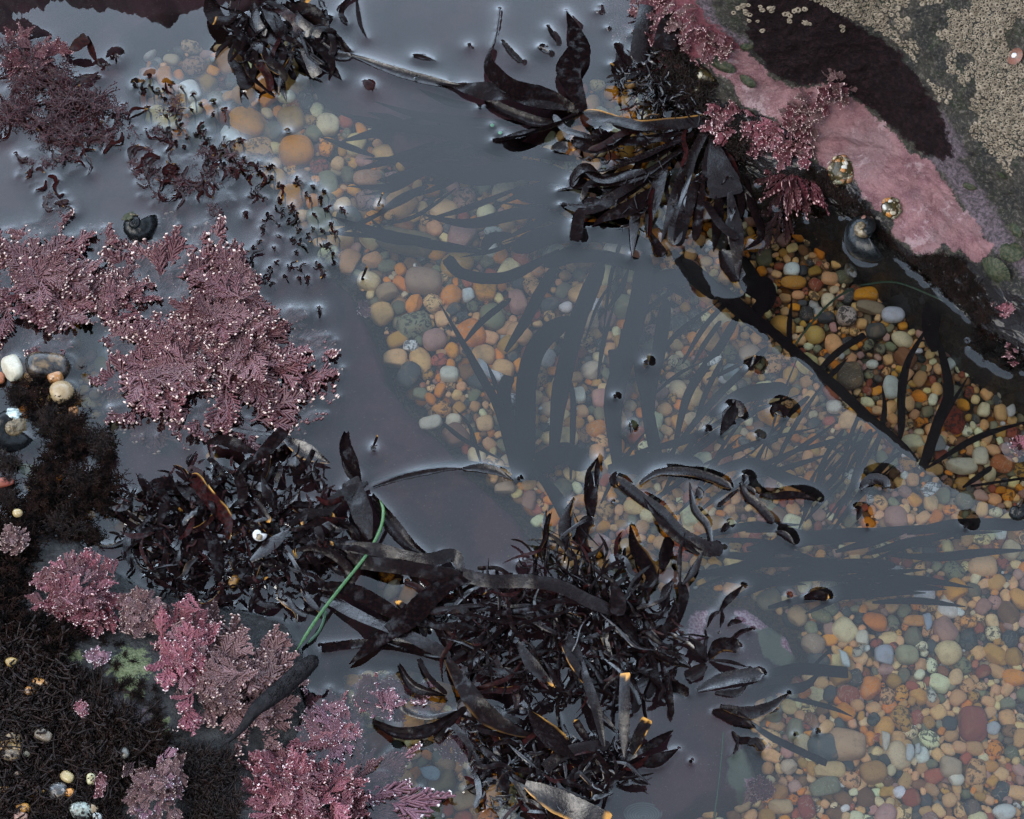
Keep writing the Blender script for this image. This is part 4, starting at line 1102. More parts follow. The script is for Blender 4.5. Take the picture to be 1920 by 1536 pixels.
S = [(700, 840, 'two dark beads with an orange spike floating over the ledge', 1), (1212, 678, 'single round black bead at the middle right of the open water', 0), (1153, 742, 'tiny black bead left of the round one, open water', 0),
     (1182, 795, 'small dark dash below the tiny bead', 0), (1325, 805, 'tiny black speck left of the ragged tuft', 0), (1422, 815, 'tiny black speck below the ragged tuft', 0), (1408, 690, 'brown-topped stalk breaking the surface by the border', 1),
     (1810, 986, 'small black chip at the lower end of the border', 0), (1478, 1118, 'black bead beside the olive blade tip', 0), (710, 385, 'yellow stalk rising over the upper pebble bed', 1), (680, 523, 'yellow-tipped fork on the upper edge of the ledge', 1),
     (540, 245, 'dark curled tip inside a pale ring of water at the upper left', 0), (598, 578, 'single dark drop with a tail right of the big coralline clump', 0), (1295, 1427, 'black bead below the pointed bottom blades', 0),
     (1490, 1377, 'black bead over the lower pebble bed', 0), (1532, 1372, 'curled black tip over the streaked dark pebble', 0), (1626, 984, 'tiny black dot under the hooked leaf', 0), (1148, 940, 'black dot beside the upright pair of blades', 0), (973, 896, 'black dot at the tip of the lens-shaped blade', 0),
     (880, 84, 'small twig awash beside the first upright blade', 0), (780, 143, 'small black bead on the long awash blade', 0), (900, 200, 'dark bead under the left folded blade', 0)]
for (u, v, lab, tip) in S:
    r = random.Random(u); big = {1212: 7, 540: 7, 598: 8, 700: 8, 1408: 8}.get(u, 4.5)
    bl = [(big * 1.3, [(u - big * .6, v - 1), (u, v + 1), (u + big * .6, v)], 1.8, 1.6, 'r')]
    if tip: bl.append((5, [(u - 2, v), (u + 3, v - 10), (u + 8, v - 24)], 2, 7, 'ro'))
    if u in (598, 1182): bl.append((6, [(u, v), (u + 2, v + 10), (u + 1, v + 20)], 1.5, .6, 'p'))
    floater(lab, bl)
# ------------------------------------------------------------------ dense clump at the centre left
CL = clump('dense_black_weed', (450, 985), -.004, 'dense black bushy weed between the purple and the brown coralline', 'seaweed', [
    (24, [(470, 868), (500, 842), (533, 806)], 12, 13, 't'), (11, [(508, 830), (508, 815), (475, 812), (430, 803)], 12, 9, 'r'), (22, [(452, 950), (455, 920), (446, 893)], 12, 13, 't'),
    (22, [(388, 830), (420, 826), (460, 842), (485, 850)], 9, 8, 'p'), (28, [(428, 1012), (426, 975), (402, 945), (375, 912), (358, 890)], 15, 11, 'rRe'), (16, [(515, 955), (502, 930), (490, 890)], 12, 14, 'p'),
    (24, [(412, 1090), (406, 1040), (395, 1000)], 14, 15, 't'), (22, [(395, 1024), (368, 1022), (346, 1045)], 14, 13, 's'), (24, [(470, 1052), (510, 1020), (545, 990)], 14, 11, 'p'),
    (22, [(545, 985), (580, 965), (628, 972)], 12, 9, 'oq'), (38, [(692, 1012), (678, 960), (655, 900)], 9, 6, 't'), (30, [(535, 824), (570, 845), (618, 868)], 3, 1.5, 'pe'), (22, [(690, 905), (640, 930), (590, 975)], 7, 8, 't'),
    (24, [(330, 905), (360, 930), (395, 955)], 11, 9, 'p'), (20, [(265, 925), (300, 905), (340, 920)], 8, 6, 'r'), (18, [(320, 1072), (355, 1060), (402, 1072)], 10, 9, 'p'), (18, [(240, 1030), (270, 1000), (300, 985)], 5, 6, 'p'),
    (16, [(548, 1032), (600, 1028), (650, 1062), (660, 1105)], 10, 6, 'r'), (24, [(540, 1010), (620, 1015), (700, 1030), (790, 1042)], 5, 3, 'p'), (18, [(545, 1060), (610, 1046), (670, 1050)], 4, 2, 'p'), (13, [(475, 935), (488, 950), (506, 980)], 16, 14, 'o'),
    (10, [(560, 955), (572, 965), (566, 985)], 13, 12, 'o'), (22, [(590, 1055), (610, 1030), (625, 1018)], 7, 9, 'o'), (26, [(355, 875), (372, 895), (390, 915)], 8, 9, 'rR'), (18, [(298, 985), (310, 940), (296, 915)], 11, 12, 't')])
fill(CL, [(225, 930), (330, 880), (440, 870), (540, 860), (620, 900), (655, 1000), (600, 1080), (480, 1130), (330, 1110), (230, 1050)], (440, 990), 75, (38, 78), (6, 15), (4, 16), seed=11, spread=1.0)
CLm = clump('dense_black_weed', (480, 1000), -.008, 'lower leaves of the dense black weed, soaked and dark', 'seaweed', [])
fill(CLm, [(215, 940), (330, 870), (520, 850), (640, 890), (680, 1000), (640, 1120), (480, 1160), (300, 1110), (215, 1060)], (450, 1000), 98, (50, 95), (6, 13), (-1, 6), seed=12, spread=1.2)

threads(CL, [(225, 930), (330, 870), (540, 850), (640, 900), (660, 1000), (600, 1090), (480, 1140), (330, 1120), (220, 1050)], 330, z=(1, 19), seed=44)
threads(CLm, [(215, 930), (330, 870), (540, 850), (640, 900), (650, 1000), (590, 1090), (330, 1120)], 90, z=(4, 18), mat='blade_red', seed=45)

# ------------------------------------------------------------------ big tangle at the bottom centre
BT = clump('black_tangle_weed', (1120, 1200), -.004, 'great tangle of black straps filling the bottom centre of the pool', 'seaweed', [
    (24, [(640, 1032), (700, 1030), (790, 1050), (850, 1042), (868, 1075)], 7, 9, 's'), (26, [(650, 1050), (740, 1062), (830, 1076), (866, 1078)], 6, 10, 's'), (24, [(868, 1078), (920, 1090), (990, 1090), (1050, 1100), (1100, 1125), (1160, 1150)], 13, 12, 's'),
    (40, [(885, 1085), (850, 1092), (812, 1115), (770, 1155), (710, 1200), (655, 1245)], 12, 3, 'p'), (16, [(603, 1216), (680, 1208), (760, 1215), (845, 1238)], 2, 2, 's'), (22, [(720, 1200), (780, 1215), (845, 1236)], 2, 2, 'p'),
    (22, [(605, 1118), (680, 1158), (760, 1190), (845, 1230)], 3, 3, 's'), (28, [(585, 1095), (660, 1108), (740, 1150), (800, 1178)], 4, 3, 'p'), (34, [(838, 1235), (872, 1290), (912, 1340), (960, 1368), (1005, 1382)], 12, 9, 'pg'),
    (18, [(748, 1248), (775, 1285), (835, 1306)], 3, 3, 'pc'), (9, [(785, 1236), (805, 1270), (838, 1302)], 7, 6, 's'), (24, [(698, 1356), (748, 1378), (802, 1372), (862, 1335)], 2, 3, 'pc'), (12, [(818, 1388), (848, 1352), (875, 1325)], 3, 5, 's'),
    (9, [(755, 1305), (757, 1330), (800, 1345), (860, 1335)], 1.6, 2.5, 's'), (22, [(1072, 1050), (1060, 1010), (1060, 975), (1076, 932)], 4, 1.5, 'pe'), (24, [(1105, 1055), (1090, 1015), (1096, 985), (1112, 974)], 5, 2, 'rg'),
    (9, [(1096, 935), (1102, 890), (1114, 868), (1122, 856)], 1.8, 2.5, 'p'), (10, [(1117, 910), (1120, 880), (1121, 858)], 1.8, 2, 'p'), (24, [(1108, 975), (1108, 930), (1112, 885)], -.5, .1, 'r'),
    (34, [(1212, 1105), (1222, 1080), (1205, 1050), (1188, 1020), (1180, 985)], 4, 1.8, 'pg'), (24, [(1320, 1025), (1275, 1000), (1240, 962), (1200, 935), (1150, 895)], 2.2, 1.5, 's'), (16, [(1310, 1040), (1260, 1000), (1230, 965), (1205, 930)], 2.6, 1.2, 'p'),
    (15, [(1335, 1025), (1325, 985), (1302, 955), (1293, 905)], 2.4, 1.5, 'p'), (28, [(1285, 1008), (1325, 1028), (1356, 1026)], 3, 2, 'r'), (10, [(1276, 1096), (1275, 1040), (1285, 1000)], 6, 5, 'p'), (15, [(1280, 1096), (1300, 1070), (1318, 1035)], 5, 5, 'p'),
    (26, [(1240, 1068), (1250, 1030), (1256, 1008)], 2.5, 2, 'r'), (18, [(1235, 1195), (1265, 1160), (1282, 1120), (1275, 1090)], 4, 4, 's'), (16, [(1262, 1090), (1248, 1110), (1248, 1135)], 3, 2.5, 'r'), (12, [(1155, 885), (1148, 900), (1160, 912)], 3, 2.4, 'ro'),
    (26, [(1325, 1240), (1305, 1215), (1291, 1194)], 2.4, 1.8, 'p'), (24, [(1328, 1236), (1350, 1210), (1388, 1212)], 2.4, 1.8, 'rg'), (8, [(1330, 1238), (1370, 1242), (1403, 1252)], 4, 3, 'p'), (24, [(1325, 1248), (1305, 1262), (1285, 1272)], 2.4, 2, 'r'),
    (26, [(1308, 1296), (1360, 1275), (1432, 1264)], 1.8, 1.8, 'r'), (14, [(1340, 1300), (1380, 1300), (1402, 1284)], 1, .8, 'p'), (24, [(1235, 1282), (1270, 1290), (1292, 1302)], 2.5, 2, 'r'), (22, [(1350, 1325), (1400, 1337), (1440, 1328), (1480, 1300)], 1.6, 2, 'pg'),
    (26, [(1335, 1335), (1380, 1348), (1416, 1366)], 2, 1.5, 'p'), (10, [(1425, 1338), (1460, 1328)], 1.5, 1.5, 'rq'), (6, [(1262, 1195), (1290, 1190), (1330, 1195)], 4, 2, 's'), (5, [(1364, 1208), (1385, 1185), (1412, 1178)], 3, 4, 's'), (5, [(1322, 1235), (1324, 1200), (1322, 1180)], 3, 3, 's'),
    (12, [(1372, 1372), (1385, 1388), (1410, 1388)], 1.6, 1.2, 'r'), (7, [(1384, 1388), (1380, 1405), (1374, 1415)], 1.6, 1, 'p'), (16, [(1402, 1395), (1418, 1392), (1430, 1408)], 1.8, 1.6, 'rg'),
    (19, [(1171, 1420), (1170, 1340), (1172, 1262)], 22, 30, 'to'), (20, [(1185, 1415), (1198, 1380), (1214, 1348)], 14, 20, 'toe'), (17, [(1132, 1400), (1118, 1330), (1100, 1275), (1085, 1215)], 16, 12, 'p'), (20, [(1020, 1440), (1070, 1408), (1145, 1396)], 14, 12, 's'),
    (50, [(1085, 1420), (1045, 1390), (1010, 1355), (990, 1330)], 14, 12, 'pe'), (42, [(985, 1470), (1050, 1505), (1140, 1545)], 12, 10, 'toe'), (18, [(1080, 1440), (1070, 1475), (1078, 1500)], 12, 10, 'o'), (20, [(935, 1430), (945, 1470), (950, 1500)], 8, 8, 'p'),
    (22, [(1190, 1428), (1230, 1426), (1272, 1405)], 3, 1.6, 'p'), (16, [(1195, 1405), (1225, 1395), (1262, 1370)], 3, 1.6, 'p'), (14, [(1105, 1395), (1090, 1370), (1078, 1350)], 12, 14, 'q'), (26, [(1065, 1190), (1075, 1220), (1090, 1260)], 14, 13, 'p'),
    (16, [(1055, 1210), (1080, 1250), (1100, 1280)], 16, 14, 'e'), (22, [(970, 1205), (1000, 1250), (1040, 1290)], 12, 9, 'po'), (26, [(1150, 1095), (1160, 1130), (1156, 1155)], 17, 17, 'r'), (30, [(1140, 1130), (1175, 1170), (1200, 1215)], 13, 10, 'p'),
    (20, [(880, 1255), (930, 1262), (990, 1265)], 6, 5, 'r'), (12, [(930, 1150), (1000, 1140), (1060, 1125), (1120, 1140)], 14, 12, 's'), (7, [(875, 1150), (960, 1168), (1030, 1155), (1080, 1140)], 15, 14, 's')])
fill(BT, [(860, 1100), (1000, 1060), (1150, 1080), (1250, 1150), (1250, 1280), (1130, 1330), (980, 1330), (880, 1230)], (1120, 1150), 36, (80, 160), (4, 10), (6, 17), seed=21, spread=.9)
BT2 = clump('black_tangle_weed', (1060, 1250), -.006, 'soaked lower layer of the black tangle, half under water', 'seaweed', [])
fill(BT2, [(790, 1080), (960, 1090), (1180, 1070), (1290, 1180), (1270, 1290), (1130, 1340), (960, 1330), (850, 1230), (770, 1160)], (1110, 1180), 98, (80, 150), (7, 15), (-.5, 4.5), seed=22, spread=.9, opts=('p', 'r'))
BT3 = clump('black_tangle_weed', (1080, 1430), -.006, 'lowest part of the black tangle with bleached orange leaf edges', 'seaweed', [])
fill(BT3, [(850, 1340), (980, 1330), (1080, 1380), (1180, 1380), (1215, 1440), (1160, 1500), (1050, 1530), (930, 1530), (880, 1440)], (1060, 1420), 95, (50, 100), (5, 13), (1, 12), seed=23, spread=1.1)
BT4 = clump('black_tangle_weed', (1110, 980), -.006, 'thin black threads and tips at the upper side of the tangle', 'seaweed', [])
fill(BT4, [(960, 1040), (1060, 980), (1120, 1000), (1200, 1060), (1260, 1150), (1160, 1120), (1040, 1100)], (1130, 1160), 50, (50, 100), (3, 9), (3, 12), seed=24, spread=.5, opts=('p', 's'))

threads(BT, [(860, 1100), (1000, 1060), (1200, 1080), (1290, 1180), (1270, 1290), (1130, 1340), (980, 1330), (870, 1230)], 230, z=(1, 15), L=(18, 46), seed=46)
threads(BT3, [(850, 1340), (1080, 1380), (1200, 1390), (1200, 1460), (1050, 1530), (900, 1500)], 170, z=(1, 12), seed=47)
threads(BT2, [(960, 1090), (1180, 1070), (1290, 1180), (1130, 1340), (860, 1230)], 60, z=(2, 12), mat='blade_red', seed=48)

# sunken straps, far below the surface
U = 'sunken dark straps over the pebble bed'
clump('sunken_weed', (985, 890), -.03, 'sunken black straps fanning up from one root over the central pebbles', 'seaweed', [
    (22, [(965, 900), (935, 770), (902, 705), (860, 630), (822, 565)], -26, -14, 'p'), (16, [(868, 645), (905, 602), (958, 560)], -18, -12, 'r'), (50, [(985, 900), (985, 780), (990, 700), (1015, 640), (1070, 595)], -28, -14, 's'),
    (44, [(1035, 880), (1050, 740), (1078, 620), (1100, 560), (1130, 490)], -26, -9, 'r'), (28, [(948, 660), (985, 602), (1012, 550), (1042, 500)], -20, -10, 'r'), (15, [(1070, 900), (1075, 760), (1066, 700), (1064, 665)], -24, -12, 'p'),
    (34, [(970, 900), (955, 800), (945, 740), (955, 705)], -25, -15, 't'), (12, [(945, 760), (925, 710), (912, 680)], -20, -15, 'p'), (26, [(1000, 880), (1040, 930), (1070, 990), (1088, 1035)], -22, -2, 'p'), (60, [(960, 900), (1010, 870), (1060, 850), (1100, 880)], -30, -24, 'r'),
    (8, [(905, 880), (880, 800), (850, 765)], -20, -12, 'p'), (9, [(935, 860), (870, 825), (830, 795), (790, 778)], -22, -10, 'p'), (16, [(960, 880), (860, 870), (760, 890), (690, 905)], -10, -3, 'p'), (22, [(985, 890), (975, 850), (968, 820)], -14, -4, 'p')], mat='blade_under', group=U)
clump('sunken_weed', (1230, 860), -.03, 'sunken black straps in the shade right of the central pebbles', 'seaweed', [
    (50, [(1160, 900), (1150, 760), (1175, 660), (1200, 560), (1212, 470)], -28, -10, 'r'), (32, [(1150, 720), (1155, 690), (1152, 655)], -20, -12, 't'), (34, [(1230, 880), (1215, 760), (1235, 660), (1250, 560)], -26, -12, 'r'), (22, [(1260, 860), (1290, 740), (1350, 650), (1385, 590)], -26, -14, 'r'),
    (18, [(1250, 860), (1330, 760), (1400, 690), (1440, 650)], -24, -14, 'r'), (26, [(1240, 860), (1200, 700), (1185, 600)], -24, -12, 'p'), (60, [(1140, 880), (1220, 870), (1320, 880)], -32, -26, 'r'), (14, [(1290, 860), (1400, 780), (1500, 740)], -24, -16, 'p'),
    (12, [(1300, 880), (1420, 830), (1540, 800)], -24, -16, 'p'), (40, [(1190, 560), (1250, 520), (1290, 530)], -18, -12, 'r'), (20, [(1190, 850), (1300, 820), (1380, 770)], -24, -14, 'p'), (16, [(1140, 580), (1165, 540), (1180, 500)], -16, -10, 'p')], mat='blade_under', group=U)
e = empty('sunken_weed', at(1230, 880, -.03), 'crowd of thin sunken blades leaning up and right, middle of the pool', 'seaweed', U)
r = random.Random(61)
for i in range(40):
    u = r.uniform(1090, 1640); v = r.uniform(max(520, (u - 1150) * .78 + 470), 940)
    a = R(r.uniform(-78, -30) + (u < 1250) * -15); l = r.uniform(90, 220); z0 = r.uniform(-30, -22)
    blade_part(e, blade_geo(r.uniform(5, 13), [(u - math.cos(a) * l * .5, v - math.sin(a) * l * .5), (u, v + r.uniform(-8, 8)), (u + math.cos(a + .15) * l * .5, v + math.sin(a + .15) * l * .5)], z0, z0 + r.uniform(4, 14), r.choice('pr'), seed=r.randrange(10 ** 6)), M['blade_under'])
for i in range(26):
    u = r.uniform(1380, 1760); v = r.uniform(980, 1130); a = R(r.uniform(-30, 5)); l = r.uniform(120, 260); z0 = r.uniform(-30, -22)
    blade_part(e, blade_geo(r.uniform(8, 22), [(u - math.cos(a) * l * .5, v - math.sin(a) * l * .5), (u, v + r.uniform(-8, 8)), (u + math.cos(a + .15) * l * .5, v + math.sin(a + .15) * l * .5)], z0, z0 + r.uniform(4, 12), 'p', seed=r.randrange(10 ** 6)), M['blade_under'])
e = empty('sunken_weed', at(1000, 330, -.03), 'drifting sunken blades under the hazy water left of the big fan', 'seaweed', U)
for i in range(34):
    u = r.uniform(640, 1090); v = r.uniform(170, 470); a = R(180 + r.uniform(-35, 30)); l = r.uniform(80, 200); z0 = r.uniform(-28, -20)
    blade_part(e, blade_geo(r.uniform(8, 30), [(u - math.cos(a) * l * .5, v - math.sin(a) * l * .5), (u, v + r.uniform(-10, 10)), (u + math.cos(a + .2) * l * .5, v + math.sin(a + .2) * l * .5)], z0, z0 + r.uniform(2, 10), 'p', seed=r.randrange(10 ** 6)), M['blade_under'])
clump('sunken_weed', (1150, 400), -.03, 'broad sunken straps drifting left under the hazy upper water', 'seaweed', [
    (44, [(1120, 440), (1000, 400), (880, 420), (780, 400)], -20, -12, 'p'), (60, [(1130, 360), (1000, 320), (880, 330), (760, 300)], -20, -14, 'p'), (50, [(1080, 300), (980, 280), (860, 250), (720, 240)], -18, -12, 'p'), (60, [(1250, 480), (1150, 440), (1040, 440), (960, 470)], -22, -16, 'r'),
    (34, [(1050, 470), (950, 520), (870, 515), (836, 484)], -18, -8, 't'), (50, [(1180, 420), (1080, 380), (960, 360)], -24, -18, 'r'), (46, [(1290, 560), (1200, 500), (1090, 480), (1020, 500)], -22, -14, 'r'), (30, [(900, 300), (800, 320), (730, 350), (650, 350)], -18, -12, 'p'),
    (20, [(980, 350), (880, 390), (790, 415)], -14, -10, 'p'), (40, [(960, 440), (920, 450), (905, 480)], -18, -12, 'p'), (26, [(1010, 230), (900, 230), (780, 215), (700, 190)], -14, -8, 'p'), (40, [(1260, 470), (1300, 520), (1350, 560)], -24, -18, 'r')], mat='blade_under', group=U)
clump('sunken_weed', (1500, 1060), -.03, 'sunken mass of broad straps across the lower middle water', 'seaweed', [
    (30, [(1380, 1120), (1480, 1080), (1580, 1060), (1680, 1060)], -26, -18, 'r'), (34, [(1400, 1030), (1520, 1010), (1640, 1000), (1740, 985)], -26, -16, 'p'), (24, [(1670, 1042), (1760, 1045), (1850, 1036), (1930, 1032)], -20, -10, 'p'), (34, [(1700, 1000), (1800, 985), (1930, 985)], -22, -12, 'r'),
    (24, [(1440, 1140), (1540, 1115), (1660, 1085)], -28, -20, 'p'), (26, [(1300, 1080), (1400, 1060), (1480, 1000)], -22, -12, 'r'), (16, [(1500, 960), (1570, 890), (1600, 830)], -20, -14, 'p'), (14, [(1560, 980), (1610, 890), (1640, 840)], -20, -14, 'p'), (12, [(1440, 880), (1530, 820), (1570, 790)], -18, -12, 'p'),
    (10, [(1480, 850), (1570, 825), (1620, 810)], -18, -12, 'p'), (18, [(1600, 940), (1650, 880), (1700, 840)], -22, -16, 'p'), (14, [(1400, 900), (1500, 870), (1560, 850)], -22, -14, 'p'), (30, [(1300, 900), (1400, 870), (1480, 900), (1560, 930)], -28, -22, 'r'), (40, [(1330, 780), (1400, 740), (1480, 730)], -28, -22, 'r')], mat='blade_under', group=U)
clump('sunken_weed', (1400, 1300), -.03, 'thin sunken straps reaching right over the lower right pebbles', 'seaweed', [
    (18, [(1400, 1350), (1450, 1385), (1550, 1432)], -6, -20, 't'), (30, [(1430, 1265), (1500, 1255), (1590, 1262)], -8, -20, 't'), (10, [(1480, 1310), (1550, 1325), (1598, 1344)], -14, -22, 'p'), (24, [(1430, 1290), (1500, 1290), (1540, 1260)], -12, -20, 'p'), (6, [(1510, 1265), (1540, 1235), (1558, 1218)], -16, -20, 's')], mat='blade_under', group=U)
clump('sunken_weed', (1745, 600), -.02, 'forked black strap standing on the pebbles by the boulder foot', 'seaweed', [
    (44, [(1752, 660), (1745, 620), (1750, 570), (1765, 530)], -20, -12, 'p'), (20, [(1735, 620), (1702, 680), (1690, 745), (1690, 810), (1668, 862)], -22, -12, 'p'), (26, [(1752, 620), (1770, 680), (1778, 740), (1758, 795), (1728, 885)], -22, -10, 'r'), (13, [(1722, 875), (1760, 800), (1818, 702)], -14, -8, 'p'),
    (11, [(1640, 855), (1658, 775), (1654, 722)], -18, -10, 'p'), (10, [(1686, 840), (1688, 780), (1684, 715)], -18, -12, 'p'), (15, [(1738, 878), (1830, 822), (1935, 788)], -12, -6, 'p'), (10, [(1805, 915), (1860, 876)], -12, -8, 'r'), (5, [(1820, 912), (1925, 896)], -12, -8, 's')], mat='blade_under', group=U)
clump('sunken_weed', (1540, 740), -.02, 'long serrated black strap lying along the border of the mirrored sky', 'seaweed', [
    (24, [(1345, 535), (1412, 592), (1482, 652), (1552, 712), (1632, 786), (1722, 866)], -14, -8, 'su'), (14, [(1486, 680), (1480, 620), (1485, 560)], -14, -8, 'pu'), (17, [(1520, 712), (1570, 662), (1622, 628)], -14, -6, 'tu'), (13, [(1540, 722), (1590, 672)], -14, -8, 'pu'),
    (40, [(1398, 600), (1440, 560), (1430, 520)], -20, -14, 'r'), (40, [(1420, 560), (1400, 530), (1400, 500)], -20, -14, 'r')], mat='blade_under', group=U)
clump('sunken_weed', (900, 1375), -.02, 'brown splayed little weed under the lower end of the tangle', 'seaweed', [(24, [(940, 1395), (935, 1425), (922, 1450)], -8, -10, 'bq'), (22, [(890, 1380), (870, 1395), (850, 1400)], -8, -10, 'bo'), (14, [(905, 1400), (895, 1425), (880, 1440)], -8, -10, 'bo'), (20, [(905, 1395), (912, 1430), (905, 1455)], -6, -9, 'bq')], group=U)

# ------------------------------------------------------------------ coralline algae: feathery fronds


def frond_geo(seed, nsub=5, npin=11, fat=1.0, wide=.55):
    """unit-long frond along +y: a midrib with side ribs, each set with rows of beaded pinnules"""
    r = random.Random(seed); V = []; F = []; A_ = []

    def stick(p0, p1, r0, r1, bead, tipv):
        p0 = np.array(p0); p1 = np.array(p1); d = p1 - p0; l = np.linalg.norm(d) + 1e-9; d /= l
        s = np.array([d[1], -d[0], 0]); s /= np.linalg.norm(s) + 1e-9; n_ = np.cross(s, d)
        st = [(0, r0, 0), (.8, r1 * .85, 0), (.93, r1 * bead, tipv), (1.0, r1 * bead * .55, tipv)]
        b0_ = len(V)
        for q, rr, a_ in st:
            c_ = p0 + (p1 - p0) * q
            for k2 in range(4):
                an = k2 * math.pi / 2
                V.append(c_ + s * math.cos(an) * rr + n_ * math.sin(an) * rr * .8); A_.append(a_)
        for i in range(3):
            for k2 in range(4):
                F.append((b0_ + i * 4 + k2, b0_ + i * 4 + (k2 + 1) % 4, b0_ + (i + 1) * 4 + (k2 + 1) % 4, b0_ + (i + 1) * 4 + k2))
        F.append((b0_ + 12, b0_ + 13, b0_ + 14, b0_ + 15))

    def rib(p0, ang, L_, lvl, zb):
        k2 = 9 if lvl == 0 else 6
        pts = [np.array(p0, float)]; a_ = ang
        for i in range(k2):
            a_ += r.gauss(0, .06); pts.append(pts[-1] + np.array([math.sin(a_), math.cos(a_), zb + r.gauss(0, .05)]) * L_ / k2)
        for i in range(k2):
            w_ = .011 * fat * (1 - .5 * i / k2) * (1 if lvl == 0 else .8)
            stick(pts[i], pts[i + 1], w_, w_, 1.0, .12 if lvl == 0 else .05)
        return pts, a_
    pts, a_ = rib((0, 0, 0), 0, .95, 0, 0)
    ribs = [(pts, 0, .30, .95)]
    for i in range(nsub):
        f = .22 + .5 * i / max(1, nsub - 1); k2 = int(f * 9)
        for sd in (-1, 1):
            L_ = (.95 - f) * r.uniform(.85, 1.1) * wide * 1.35
            sp, _ = rib(pts[k2], sd * r.uniform(.42, .68), L_, 1, r.uniform(-.2, .2)); ribs.append((sp, sd * .6, .1, L_))
    for (sp, an, st0, L_) in ribs:
        m_ = int(npin * (1.3 if an == 0 else .85 * max(.5, L_ / .5)))
        for i in range(m_):
            f = st0 + (1 - st0) * (i + .5) / m_; x = f * (len(sp) - 1); k2 = min(int(x), len(sp) - 2)
            p = sp[k2] + (sp[k2 + 1] - sp[k2]) * (x - k2); d = sp[k2 + 1] - sp[k2]; ba = math.atan2(d[0], d[1])
            for sd in (-1, 1):
                l_ = .165 * (1.15 - .55 * abs(2 * f - 1.1)) * r.uniform(.8, 1.15); q = ba + sd * r.uniform(.38, .6)
                e_ = p + np.array([math.sin(q) * l_, math.cos(q) * l_, r.uniform(-.02, .05)])
                stick(p, e_, .0085 * fat, .0125 * fat, 1.25, .9 if (f > .82 and r.random() < .36) else (.12 if r.random() < .25 else 0))
        stick(sp[-1], sp[-1] + (sp[-1] - sp[-2]) * .5, .010 * fat, .015 * fat, 1.3, .95)
    V = np.array(V); A_ = np.array(A_)
    return V, F, A_


def bend(V, b1, b2, cup):
    W_ = V.copy(); y = V[:, 1]
    W_[:, 2] += b1 * y * y + b2 * np.sin(y * 3) * .1 + cup * V[:, 0] ** 2
    W_[:, 0] += .1 * b2 * y * y
    return W_


FR = []
for i in range(8):
    V, F, a = frond_geo(200 + i, nsub=3 + i % 2, npin=8 + i % 2, fat=1.7, wide=.46 + .04 * (i % 3))
    FR.append((bend(V, random.uniform(-.25, .2), random.uniform(-1, 1), random.uniform(-1.2, .9)), F, a))
FRS = []         # stubby crisped fronds
for i in range(5):
    V, F, a = frond_geo(300 + i, nsub=3 + i % 2, npin=6, fat=2.6, wide=.6)
    FRS.append((bend(V, random.uniform(-.3, .3), random.uniform(-1, 1), random.uniform(-1.6, 1.6)), F, a))
frond_cache = {}


def frond_mesh(kind, i, mk):
    key = (kind, i, mk)
    if key not in frond_cache:
        V, F, a = (FR if kind == 'f' else FRS)[i]
        me = make_mesh('frond', V, F, dict(t=a), smooth=True); me.materials.append(M[mk]); frond_cache[key] = me
    return frond_cache[key]


def put_frond(parent, u0, v0, u1, v1, z0, z1, mk, kind='f', wide=1.0, name='frond', tw=None):
    p0 = at(u0, v0, z0 / 1000); p1 = at(u1, v1, z1 / 1000); d = p1 - p0; L_ = np.linalg.norm(d); y = d / L_
    i = random.randrange(len(FR if kind == 'f' else FRS))
    x = np.cross(y, [0, 0, 1.0]); x /= np.linalg.norm(x) + 1e-9; z = np.cross(x, y)
    a = random.gauss(0, .3) if tw is None else tw
    x2 = x * math.cos(a) + z * math.sin(a); z2 = np.cross(x2, y)
    o = bpy.data.objects.new(name, frond_mesh(kind, i, mk)); col.objects.link(o)
    base = np.array(parent['base'])
    Mx = np.eye(4); Mx[:3, 0] = x2 * L_ * wide; Mx[:3, 1] = y * L_; Mx[:3, 2] = z2 * L_; Mx[:3, 3] = p0 - base
    o.parent = parent; o.matrix_local = Matrix(Mx.tolist())
    V = (FR if kind == 'f' else FRS)[i][0]
    Wd = V @ Mx[:3, :3].T + p0
    s = np.abs(Wd[:, 2]) < .0006
    if s.any(): contacts.append(Wd[s][:, :2])
    return o


def polyray(poly, c, ang):
    best = None; dx, dy = math.cos(ang), math.sin(ang)
    for i in range(len(poly)):
        x0, y0 = poly[i]; x1, y1 = poly[(i + 1) % len(poly)]; ex, ey = x1 - x0, y1 - y0
        den = dx * ey - dy * ex
        if abs(den) < 1e-9: continue
        t = ((x0 - c[0]) * ey - (y0 - c[1]) * ex) / den; s = ((x0 - c[0]) * dy - (y0 - c[1]) * dx) / den
        if t > 0 and 0 <= s <= 1: best = t if best is None else max(best, t)
    return best or 50


